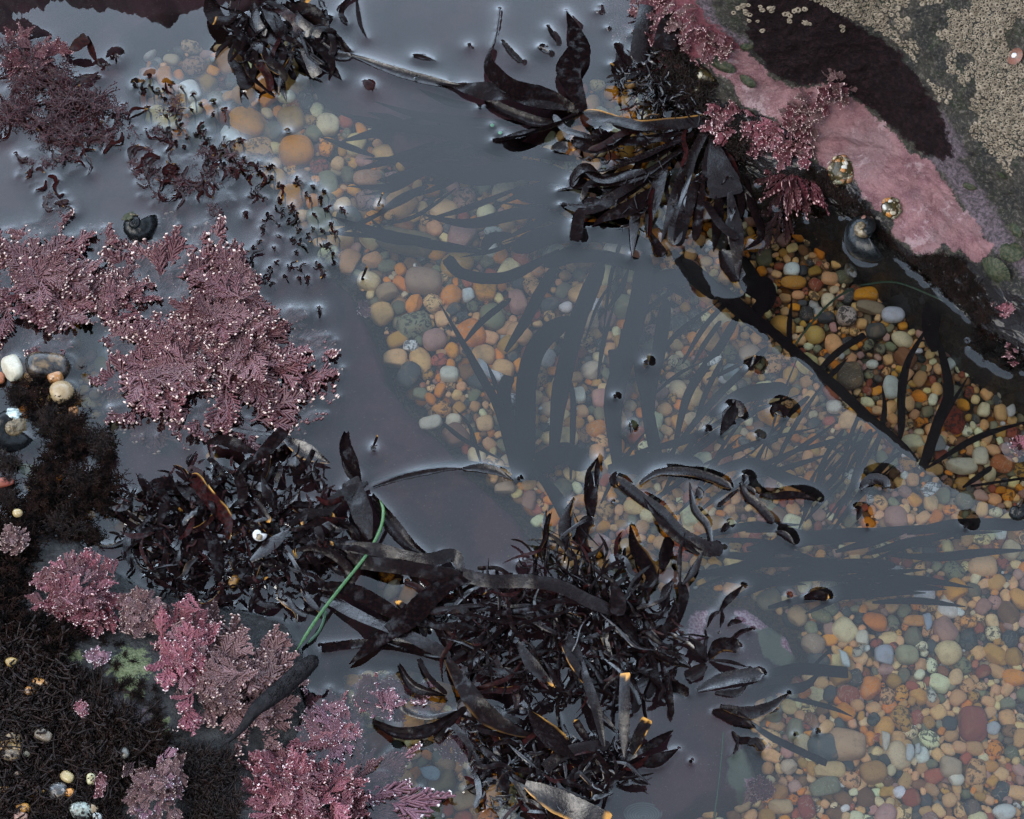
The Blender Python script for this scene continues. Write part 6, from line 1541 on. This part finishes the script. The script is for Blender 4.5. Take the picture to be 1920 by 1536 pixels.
q = catmull([(595, 1232, 22), (560, 1262, 26), (520, 1298, 30), (480, 1330, 34), (450, 1370, 34), (412, 1402, 34)], 70)
P = at(q[:, 0], q[:, 1], q[:, 2] / 1000 + .004); t = np.linspace(0, 1, 70)
rad = np.interp(t, [0, .04, .15, .35, .5, .7, .85, 1], [3, 13, 17, 16, 15, 9, 5, 1.5]) * PX
V, F = tube_geo(P, rad, 20, .8)
n_ = fbm(V[:, 0] * 900, V[:, 1] * 900 + V[:, 2] * 600, 91, 3); V = V + .0009 * n_[:, None] * np.array([.4, .4, 1])
e = empty('weed_stalk', P[0], 'thick knobbly black stalk lying across the brown coralline rosette', 'seaweed')
wobj('stem', V, F, M['stalk'], parent=e, touch=False)
mbk = MB(); I2, I2F = ico(2); rr = random.Random(3)
for _ in range(380):
    i = rr.randrange(2, 34); a = rr.uniform(-1.4, 1.4); c_ = P[i] + np.array([math.sin(a) * .55, -math.sin(a) * .5, math.cos(a) * .7]) * rad[i] * 1.05
    mbk.add(I2 * .0009 * rr.uniform(.5, 1.2) + c_, I2F)
V, F, _a = mbk.data(); o = wobj('bumps', V, F, M['stalk'], parent=e, touch=False); o['kind'] = 'stuff'

# ------------------------------------------------------------------ snails and limpets


def whorl(turns=3.4, k_=.17, tubew=.62, high=.55, n=150, m_=22):
    """a coiled shell, apex up (+z), unit radius at the mouth; also the fraction of the coil from apex 0 to mouth 1"""
    th = np.linspace(-turns * 2 * math.pi, 0, n); s = np.exp(k_ * th)
    V = np.zeros((n, m_, 3)); a = np.linspace(0, 2 * math.pi, m_, endpoint=False)
    for i in range(n):
        R0 = s[i] * (1 - tubew) * .98; tr = s[i] * tubew
        x = R0 + tr * np.cos(a); z = tr * np.sin(a) * .85 + high * (1 - s[i]) * 1.55
        V[i, :, 0] = x * math.cos(th[i]); V[i, :, 1] = x * math.sin(th[i]); V[i, :, 2] = z
    V *= (1 + .008 * np.sin(np.arange(n) * 1.3))[:, None, None]
    F = [(i * m_ + j, (i + 1) * m_ + j, (i + 1) * m_ + (j + 1) % m_, i * m_ + (j + 1) % m_) for i in range(n - 1) for j in range(m_)]
    F.append(tuple((n - 1) * m_ + j for j in range(m_)))
    return V, F, n, m_


def snail(name, label, u, v, z, size, rot, mats, split=.55, high=.55, patch=None):
    Vg, F, n, m_ = whorl(high=high)
    base = at(u, v, z)
    e = empty(name, base, label, 'snail')
    Rm = np.array((Matrix.Rotation(rot[2], 3, 'Z') @ Matrix.Rotation(rot[0], 3, 'X') @ Matrix.Rotation(rot[1], 3, 'Y')))
    W_ = (Vg.reshape(-1, 3) * size * PX) @ Rm.T + base
    k_ = int(n * split) * m_
    Fb = [f for f in F if min(f) >= k_ - m_]; Fa = [f for f in F if max(f) < k_ + m_ and min(f) < k_]

    def sub(Fs):
        us, inv = np.unique(np.concatenate([np.array(f) for f in Fs]), return_inverse=True); mp = {int(a): i for i, a in enumerate(us)}
        return W_[us], [tuple(mp[i] for i in f) for f in Fs]
    V1, F1 = sub(Fb); wobj('body_whorl', V1, F1, M[mats[0]], parent=e)
    V2, F2 = sub(Fa); wobj('spire', V2, F2, M[mats[1]], parent=e)
    for (p, sz, mt) in (patch or []):
        d = np.array(p, float); d /= np.linalg.norm(d); h = None
        bv2 = BVHTree.FromPolygons(W_.tolist(), F); hit = bv2.ray_cast(Vector(base + d * size * PX * 3 + np.array([0, 0, .2]) * 0), Vector(-d))
        if hit[0] is None: continue
        I_ = I4 * np.array([sz, sz, sz * .25]) * PX; qn = Vector((0, 0, 1)).rotation_difference(hit[1] if hit[1].dot(Vector(d)) > 0 else -hit[1])
        I_ = I_ * (1 + .25 * fbm(I4[:, 0] * 3, I4[:, 1] * 3, int(sz * 10)))[:, None]
        wobj('worn_patch', I_ @ np.array(qn.to_matrix()).T + np.array(hit[0]), I4F, M[mt], parent=e, touch=False)
    return e


snail('turban_snail', 'big glossy black snail with worn brown spire at the foot of the boulder', 1628, 442, .003, 62, (R(26), R(-8), R(-60)), ('shell_black', 'shell_worn'), .70, .58, [((.1, .5, .85), 5, 'shell_worn'), ((.35, -.15, .9), 10, 'shell_pearl'), ((-.3, .35, .85), 5, 'limpet_red')])
snail('turban_snail', 'small olive and white sunken snail on the pebbles under the big black one', 1590, 513, -.030, 22, (R(15), R(-10), R(100)), ('shell_grey', 'shell_worn'), .7, .58, [((.5, -.4, .75), 8, 'shell_white')])
snail('turban_snail', 'large black snail with pearly worn top at the left edge', 18, 800, .002, 62, (R(10), R(30), R(-30)), ('shell_black', 'shell_worn'), .7, .58, [((.35, .15, .9), 14, 'shell_pearl'), ((.55, -.3, .75), 15, 'shell_worn')])
snail('turban_snail', 'black snail with a pale crusted back between two purple coralline fans', 258, 425, .001, 44, (R(10), R(-15), R(30)), ('shell_black', 'shell_black'), .7, .5, [((-.45, .25, .85), 14, 'limpet_green'), ((-.15, .4, .9), 9, 'shell_worn')])
snail('turban_snail', 'small white-topped snail sitting in the dense black clump', 484, 1002, .017, 17, (R(10), R(5), R(0)), ('shell_white', 'shell_white'), .5, .3, [((.3, -.7, .6), 6, 'shell_worn')])
snail('turban_snail', 'black snail at the right edge of the clear water', 1905, 958, .001, 28, (R(10), R(-30), R(60)), ('shell_black', 'shell_black'), .4, .3)
snail('turban_snail', 'grey whorled snail sunken on the dark pebbles near the border', 1392, 825, -.04, 17, (R(20), R(10), R(0)), ('shell_grey', 'shell_worn'), .5, .4)


def limpet(label, u, v, a_, b_, ang, mat, z=None, rock=True, h=.45, ribs=34, cap=None):
    if rock:
        p, nrm = on_boulder(u, v)
        if p is None: p, nrm = at(u, v, .01), Vector((0, 0, 1))
    else: p, nrm = at(u, v, z), Vector((0, .1, 1)).normalized()
    nr, na = 14, 96; V = []; F = []
    for i in range(nr + 1):
        t = i / nr
        for j in range(na):
            th = 2 * math.pi * j / na; rad = t * (1 + .05 * t * math.cos(ribs * th)) * (1 + .02 * math.sin(3 * th))
            V.append((rad * math.cos(th) * a_ * PX + (1 - t) * .15 * a_ * PX, rad * math.sin(th) * b_ * PX, (h * (1 - t ** 1.35) + .012 * math.cos(ribs * th) * t) * (a_ + b_) / 2 * PX))
    for i in range(nr):
        for j in range(na): F.append((i * na + j, (i + 1) * na + j, (i + 1) * na + (j + 1) % na, i * na + (j + 1) % na))
    qn = Vector((0, 0, 1)).rotation_difference(nrm); Rm = np.array((qn.to_matrix() @ Matrix.Rotation(R(ang), 3, 'Z')))
    W_ = np.array(V) @ Rm.T + np.array(p) + np.array(nrm) * .0003
    e = empty('limpet', p, label, 'limpet')
    wobj('shell', W_, F, M[mat], parent=e)
    if cap:
        C_ = I4 * np.array([.34 * a_, .30 * b_, .10 * a_]) * PX * (1 + .15 * fbm(I4[:, 0] * 4, I4[:, 1] * 4, 3))[:, None] + np.array([.12 * a_ * PX, 0, h * .93 * (a_ + b_) / 2 * PX])
        wobj('worn_tip', C_ @ Rm.T + np.array(p), I4F, M[cap], parent=e, touch=False)
    return e


limpet('flattened olive limpet edged with a pale line, upper left of the pink crust', 1350, 118, 36, 16, -32, 'limpet_green')
limpet('oval green limpet just below the flattened one on the pink crust', 1402, 152, 22, 14, -22, 'limpet_green')
limpet('small round green limpet at the top of the pink crust', 1400, 88, 13, 11, 0, 'limpet_green')
limpet('large dark green ribbed limpet at the right tip of the pink crust', 1868, 508, 38, 32, 0, 'limpet_green')
limpet('olive limpet touching the large green one at the right edge', 1892, 470, 32, 20, -40, 'limpet_green')
limpet('rust-coloured limpet with a white worn tip among the barnacles', 1903, 106, 17, 15, 0, 'limpet_red', cap='shell_white')
limpet('small olive limpet in the mossy grey patch at the right', 1878, 328, 12, 9, -50, 'limpet_green')
limpet('dull green limpet below the mossy patch at the right edge', 1905, 432, 20, 13, -40, 'limpet_green')
limpet('small greenish limpet on the grey stripe, right', 1818, 350, 14, 9, -30, 'limpet_green')

# ribbed shells on the bed
e = empty('clam_shell', at(1205, 1524, -.02), 'ribbed grey shell with white lines at the bottom edge', 'shell')
nr, na = 20, 60; V = []; F = []; att_ = []
for i in range(nr + 1):
    t = i / nr
    for j in range(na):
        th = math.pi * 2 * j / na; V.append((t * math.cos(th) * 42 * PX, t * math.sin(th) * 24 * PX - (1 - t) * 12 * PX, (.5 * (1 - t ** 1.6)) * 34 * PX + .0004 * math.cos(i * math.pi)))
for i in range(nr):
    for j in range(na): F.append((i * na + j, (i + 1) * na + j, (i + 1) * na + (j + 1) % na, i * na + (j + 1) % na))
m, nt, b, _ = newmat('striped_shell')
wv = math_(nt, 'FRACT', math_(nt, 'MULTIPLY', attr(nt, 't').outputs['Fac'], 9.0))
sval(nt, mixc(nt, ramp(nt, wv, .78, .86), (.07, .08, .085), (.16, .165, .16)), b.inputs['Base Color']); b.inputs['Roughness'].default_value = .4
wobj('valve', np.array(V) + at(1205, 1524, -.02), F, m, parent=e, touch=False, attrs=dict(t=np.repeat(np.arange(nr + 1) / nr, na)))


def chip(label, pts, colr, z, cat='shell', name='shell_fragment', thick=.0012):
    """a broken flat piece with the outline PTS"""
    c_ = np.mean(pts, 0); base = at(c_[0], c_[1], z); n_ = len(pts); q = catmull(list(pts) + [pts[0]], 36)[:-1]
    ring = at(q[:, 0], q[:, 1], np.full(len(q), z)); V = [base + [0, 0, thick]]; F = []
    for f, h in ((.7, .85), (.95, .5), (1.0, 0), (.9, -.6)): V.extend(list(base + (ring - base) * f + np.array([0, 0, thick * h])))
    k_ = len(q)
    for j in range(k_): F.append((0, 1 + j, 1 + (j + 1) % k_))
    for i in range(3):
        for j in range(k_): F.append((1 + i * k_ + j, 1 + (i + 1) * k_ + j, 1 + (i + 1) * k_ + (j + 1) % k_, 1 + i * k_ + (j + 1) % k_))
    F.append(tuple(1 + 3 * k_ + j for j in range(k_)))
    o = wobj(name, np.array(V), F, M['pebble'], loc=base, touch=False); o.color = (*colr, 1)
    return tag(o, label, cat)


ZB = BED + .008
chip('white stick-like broken shell beside the sunken straps', [(895, 672), (905, 676), (922, 695), (942, 702), (942, 712), (932, 716), (912, 706), (898, 690)], (.74, .74, .76), ZB, thick=.003)
chip('curved white and rusty shell shard in the lower right bed', [(1652, 1370), (1668, 1376), (1668, 1392), (1662, 1408), (1655, 1400)], (.74, .68, .56), ZB, thick=.002)
chip('white sharp shell piece at the left of the lower right bed', [(1572, 1217), (1588, 1226), (1594, 1250), (1580, 1246)], (.66, .74, .74), ZB, thick=.002)
chip('milky quartz-like chip next to the white sharp piece', [(1598, 1218), (1620, 1210), (1616, 1228), (1600, 1232)], (.52, .48, .38), ZB, thick=.002)
chip('crescent white shell shard in the middle of the lower right bed', [(1736, 1286), (1746, 1290), (1756, 1306), (1750, 1318), (1740, 1312)], (.68, .66, .54), ZB, thick=.002)
chip('small bluish chip above the flat bright orange pebble', [(1730, 1152), (1744, 1150), (1748, 1170), (1738, 1182)], (.40, .48, .60), ZB, thick=.0015)
chip('clear glassy chip among the lower right pebbles', [(1700, 1394), (1712, 1398), (1714, 1416), (1706, 1428), (1698, 1420)], (.62, .66, .66), ZB, thick=.002)
chip('second glassy chip touching the first one', [(1716, 1396), (1724, 1394), (1726, 1410), (1718, 1414)], (.6, .64, .64), ZB, thick=.002)
chip('frosty grey chip right of the large brick red pebble', [(1850, 1358), (1864, 1352), (1876, 1362), (1868, 1378), (1852, 1374)], (.50, .52, .55), ZB, thick=.002)
chip('pale translucent shard in the clear dark water, lower part', [(1748, 820), (1764, 816), (1774, 838), (1756, 846), (1742, 838)], (.40, .42, .42), ZB, thick=.001)
chip('white shell flake by the border below the clear water', [(1726, 918), (1742, 904), (1764, 910), (1752, 926), (1736, 932)], (.62, .66, .68), -.02, thick=.001)
chip('thin white shard lying along a sunken strap, upper right', [(1312, 685), (1330, 676), (1350, 666), (1352, 674), (1336, 686)], (.70, .72, .72), -.02, thick=.001)
chip('bluish shell flake deep under the bottom tangle edge', [(786, 1440), (812, 1436), (826, 1448), (818, 1464), (796, 1458)], (.30, .42, .52), -.03, thick=.001)
chip('pearly chip beside the upright brick red pebble, right edge', [(1886, 765), (1900, 758), (1904, 775), (1892, 782)], (.62, .6, .58), ZB, thick=.002)
chip('torn white leaf-like shell under a dark strap, clear water border', [(1580, 890), (1594, 870), (1602, 880), (1594, 900)], (.62, .66, .62), -.03, thick=.001)
for (u, v, lab) in ((923, 235, 'tiny mint green speck floating in the upper middle water'), (938, 249, 'tiny turquoise speck just below the mint green one')):
    o = wobj('floating_speck', I3 * np.array([4.2, 4.0, 1.5]) * PX + at(u, v, .0004), I3F, M['green_bit'], loc=at(u, v, 0)); tag(o, lab, 'speck')


def anemone(label, u, v, a_, b_, n=34, ring=None):
    p, nrm = on_boulder(u, v)
    if p is None: p, nrm = at(u, v, .006), Vector((0, 0, 1))
    qn = Vector((0, 0, 1)).rotation_difference((nrm + Vector((0, -.25, .7))).normalized()); Rm = np.array(qn.to_matrix())
    e = empty('anemone', p, label, 'anemone')
    B_ = I4 * np.array([a_, b_, min(a_, b_) * .75]) * PX; B_ *= (1 + .07 * fbm(I4[:, 0] * 4, I4[:, 1] * 4 + I4[:, 2] * 3, 5))[:, None]
    wobj('column', B_ @ Rm.T + p, I4F, M['anemone'], parent=e)
    r = random.Random(int(u))
    for i in range(n):
        z = r.uniform(.05, .95); th = r.uniform(0, 6.28); s = math.sqrt(1 - z * z); d = np.array([s * math.cos(th), s * math.sin(th), z])
        c_ = (d * np.array([a_, b_, min(a_, b_) * .75]) * PX * .98) @ Rm.T + p; sz = (1.5 + 5 * r.random() ** 2) * PX
        o = bpy.data.objects.new('grain', r.choice(peb_dry)); col.objects.link(o); o.parent = e; o.location = Vector(c_ - np.array(e['base'])); o.scale = (sz, sz * r.uniform(.6, 1), sz * .6)
        o.rotation_euler = Vector(d @ Rm.T).to_track_quat('Z', 'Y').to_euler(); o.color = (*r.choice([(.30, .26, .18), (.45, .43, .38), (.35, .14, .03), (.12, .12, .07), (.08, .07, .04), (.2, .09, .04), (.14, .12, .08), (.06, .05, .03)]), 1)
    return e


anemone('closed anemone covered in shell bits, larger one on the pink crust', 1576, 322, 27, 32, 80)
anemone('closed anemone covered in shell bits, smaller one by the black snail', 1671, 390, 20, 21, 60)
anemone('dark olive anemone with few white and orange bits under the limpets', 1325, 143, 22, 22, 12)
anemone('tiny brown anemone below the dark olive one', 1306, 168, 13, 9, 5)

# ------------------------------------------------------------------ barnacles on the boulder


def barn_geo(seed):
    r = random.Random(seed); n = 18; V = []; F = []
    prof = [(1.0, 0), (.86, .35), (.66, .62), (.52, .66), (.36, .5), (.30, .18)]
    for i, (rad, z) in enumerate(prof):
        for j in range(n):
            th = 2 * math.pi * j / n; k_ = 1 + (.10 * math.cos(6 * th + seed) if i < 4 else .04) + r.gauss(0, .02)
            V.append((rad * k_ * math.cos(th), rad * k_ * math.sin(th) * .92, z * (1 + .12 * math.cos(3 * th + seed))))
    for i in range(len(prof) - 1):
        for j in range(n): F.append((i * n + j, i * n + (j + 1) % n, (i + 1) * n + (j + 1) % n, (i + 1) * n + j))
    k_ = len(V); V.append((0, 0, .16)); F2 = [((len(prof) - 1) * n + j, (len(prof) - 1) * n + (j + 1) % n, k_) for j in range(n)]
    return np.array(V), F, F2


BG = [barn_geo(i) for i in range(6)]; BM = []
for V, F, F2 in BG:
    me = make_mesh('barnacle', V, F + F2); me.materials.append(M['barnacle']); me.materials.append(M['barnacle_dark'])
    me.polygons.foreach_set('material_index', [0] * len(F) + [1] * len(F2)); BM.append(me)
BPOLY = [(1500, -10), (1930, -10), (1930, 300), (1895, 330), (1850, 275), (1800, 235), (1765, 195), (1725, 125), (1690, 85), (1640, 55), (1560, 20)]
bs = []; BA = np.zeros((3000, 3)); rb = random.Random(77); tries = 0
while len(bs) < 2700 and tries < 90000:
    tries += 1; u = rb.uniform(1500, 1930); v = rb.uniform(-10, 335)
    if not inside(BPOLY, u, v): continue
    dens = vnoise(np.array([u / 60]), np.array([v / 60]), 5)[0] + .5 * vnoise(np.array([u / 22]), np.array([v / 22]), 6)[0]
    if dens < -.30 + .25 * rb.random(): continue
    s = 3.2 + 5.0 * rb.random() ** 1.6
    q_ = BA[:len(bs)]
    if len(bs) and ((q_[:, 0] - u) ** 2 + (q_[:, 1] - v) ** 2 < (.66 * (s + q_[:, 2])) ** 2).any(): continue
    BA[len(bs)] = (u, v, s); bs.append((u, v, s))
for (u, v, n_) in ((1395, 15, 6), (1405, 30, 3), (1450, 18, 5), (1490, 30, 8), (1510, 35, 4), (1425, 45, 3), (1565, 50, 3)):
    for _ in range(n_): bs.append((u + rb.gauss(0, 10), v + rb.gauss(0, 7), rb.uniform(4.5, 7)))
bs.sort(key=lambda q: -q[2]); print('barnacles', len(bs))
MARKS = [(1903, 106, 'the rust-coloured limpet'), (1790, 290, 'the point of the dark flank'), (1560, 10, 'the dark flank at the top edge'), (1915, 5, 'the top right corner'), (1720, 120, 'the bulge of the dark flank'), (1845, 190, 'the dark hollow right of the flank'), (1650, 20, 'the notch of grey rock at the top'), (1878, 328, 'the small olive limpet'), (1800, 60, 'the middle of the barnacle field')]
single_b = [q for q in bs if 2 < q[0] < 1918 and 2 < q[1] < 334][:290]; sset = set(single_b)
blab = rank_labels([(q[0], q[1], rb.choice(['pale', 'ringed'])) for q in single_b], '{c} barnacle, {o} such one to {m}')
mb_ = MB(); mi = []
for q, lab in [(q, None) for q in bs if q not in sset] + list(zip(single_b, blab)):
    p, nrm = on_boulder(q[0], q[1])
    if p is None: continue
    nv = (nrm + Vector((rb.gauss(0, .12), rb.gauss(0, .12), .15))).normalized(); qn = Vector((0, 0, 1)).rotation_difference(nv); s = q[2] * PX; k_ = rb.randrange(6)
    if lab:
        o = bpy.data.objects.new('barnacle', BM[k_]); col.objects.link(o); o.location = Vector(p) - nv * .0003; o.scale = (s, s, s * .9)
        o.rotation_mode = 'QUATERNION'; o.rotation_quaternion = qn; tag(o, lab, 'barnacle', 'barnacles crusted on the boulder')
    else:
        V, F, F2 = BG[k_]; mb_.add((V * s) @ np.array(qn.to_matrix()).T + p - np.array(nv) * .0003, F + F2); mi += [0] * len(F) + [1] * len(F2)
V, F, _a = mb_.data(); o = wobj('barnacle_crust', V, F, [M['barnacle'], M['barnacle_dark']], loc=V.mean(0), touch=False)
o.data.polygons.foreach_set('material_index', mi); tag(o, 'smaller barnacles between the large ones on the boulder', kind='stuff')

mbd = MB(); rd = random.Random(12); I2, I2F = ico(1)
for _ in range(420):
    u = rd.uniform(20, 1900); v = rd.uniform(20, 1520); s_ = rd.uniform(.4, 1.0) ** 2 * .9 * PX
    mbd.add(I2 * np.array([s_ * rd.uniform(1, 2.2), s_, s_ * .4]) + at(u, v, .0002), I2F)
V, F, _a = mbd.data(); o = wobj('surface_dust', V, F, M['shell_worn'], loc=(0, 0, 0), touch=False); tag(o, 'fine pale dust floating on the still water', kind='stuff')

# ------------------------------------------------------------------ the water: a calm sheet that climbs a little wherever something pierces it
DX = .00075
wx = np.arange(-.45, .45, DX); wy = np.arange(-.36, .43, DX); nx_, ny_ = len(wx), len(wy)
C = np.concatenate([c_ if c_.shape[1] == 3 else np.column_stack([c_, np.full(len(c_), -1.0)]) for c_ in contacts if len(c_)])
ix = ((C[:, 0] - wx[0]) / DX + .5).astype(int); iy = ((C[:, 1] - wy[0]) / DX + .5).astype(int)
ok = (ix > 1) & (ix < nx_ - 2) & (iy > 1) & (iy < ny_ - 2); ix, iy, ch = ix[ok], iy[ok], C[ok, 2]
fixm = np.zeros((nx_, ny_), bool); fixm[ix, iy] = True
print('contact cells', fixm.sum(), 'grid', nx_, ny_)
gx, gy = np.meshgrid(wx, wy, indexing='ij')
Ah = .0012 + .0004 * vnoise(gx * 90, gy * 90, 19)
o_ = np.argsort(ch); hc = np.full((nx_, ny_), -1.0); hc[ix[o_], iy[o_]] = ch[o_]; Ah = np.where(hc > 0, hc, Ah)
lam2 = (DX / .0044) ** 2
h = np.where(fixm, Ah, 0.0)
for it in range(320):
    s = np.zeros_like(h); s[1:-1, 1:-1] = (h[:-2, 1:-1] + h[2:, 1:-1] + h[1:-1, :-2] + h[1:-1, 2:]) / (4 + lam2)
    h = np.where(fixm, Ah, s)
for it in range(3):
    hs = h.copy(); hs[1:-1, 1:-1] = (h[1:-1, 1:-1] * 4 + h[:-2, 1:-1] + h[2:, 1:-1] + h[1:-1, :-2] + h[1:-1, 2:]) / 8; h = hs
edge = np.minimum.reduce([gx - wx[0], wx[-1] - gx, gy - wy[0], wy[-1] - gy]); h *= np.clip(edge / .01, 0, 1)
WVt = np.stack([gx.ravel(), gy.ravel(), h.ravel()], -1)
iw = np.arange(nx_ * ny_, dtype=np.int64).reshape(nx_, ny_)
Q = np.stack([iw[:-1, :-1], iw[1:, :-1], iw[1:, 1:], iw[:-1, 1:]], -1).reshape(-1, 4)
me = bpy.data.meshes.new('water'); nv = len(WVt); B8 = 25.0
# border strip out to a wide sheet, stitched at the grid's four corners
ext = np.array([(-B8, -B8, 0), (B8, -B8, 0), (B8, B8, 0), (-B8, B8, 0)]); WVt = np.vstack([WVt, ext])
loops = Q.ravel(); starts = np.arange(0, len(loops), 4); tot = np.full(len(starts), 4)
sides = [list(iw[:, 0]) + [nv + 1, nv], list(iw[-1, :]) + [nv + 2, nv + 1], list(iw[::-1, -1]) + [nv + 3, nv + 2], list(iw[0, ::-1]) + [nv, nv + 3]]
L2 = loops.tolist(); st2 = starts.tolist(); tt2 = tot.tolist()
for s_ in sides:
    s_ = s_[:-2][::-1] + [s_[-1], s_[-2]] ; st2.append(len(L2)); tt2.append(len(s_)); L2 += [int(i) for i in s_]
me.vertices.add(len(WVt)); me.vertices.foreach_set('co', WVt.astype(np.float32).ravel())
me.loops.add(len(L2)); me.loops.foreach_set('vertex_index', np.array(L2, dtype=np.int32))
me.polygons.add(len(st2)); me.polygons.foreach_set('loop_start', np.array(st2, dtype=np.int32)); me.polygons.foreach_set('loop_total', np.array(tt2, dtype=np.int32))
me.polygons.foreach_set('use_smooth', [True] * len(st2)); me.update(calc_edges=True); me.validate()
m = bpy.data.materials.new('pool_water'); m.use_nodes = True; nt = m.node_tree; nt.nodes.clear(); M['water'] = m
out = N(nt, 'ShaderNodeOutputMaterial'); mx = N(nt, 'ShaderNodeMixShader'); tr = N(nt, 'ShaderNodeBsdfTransparent'); gl = N(nt, 'ShaderNodeBsdfGlossy')
gl.inputs['Roughness'].default_value = .0; fr_ = N(nt, 'ShaderNodeFresnel'); fr_.inputs['IOR'].default_value = 1.76
tr.inputs[0].default_value = (.965, .98, .97, 1)
nt.links.new(fr_.outputs[0], mx.inputs[0]); nt.links.new(tr.outputs[0], mx.inputs[1]); nt.links.new(gl.outputs[0], mx.inputs[2]); nt.links.new(mx.outputs[0], out.inputs[0])
wt = obj('water', me, m); tag(wt, 'still pool surface mirroring the grey sky', kind='structure')
print('objects', len(bpy.data.objects))
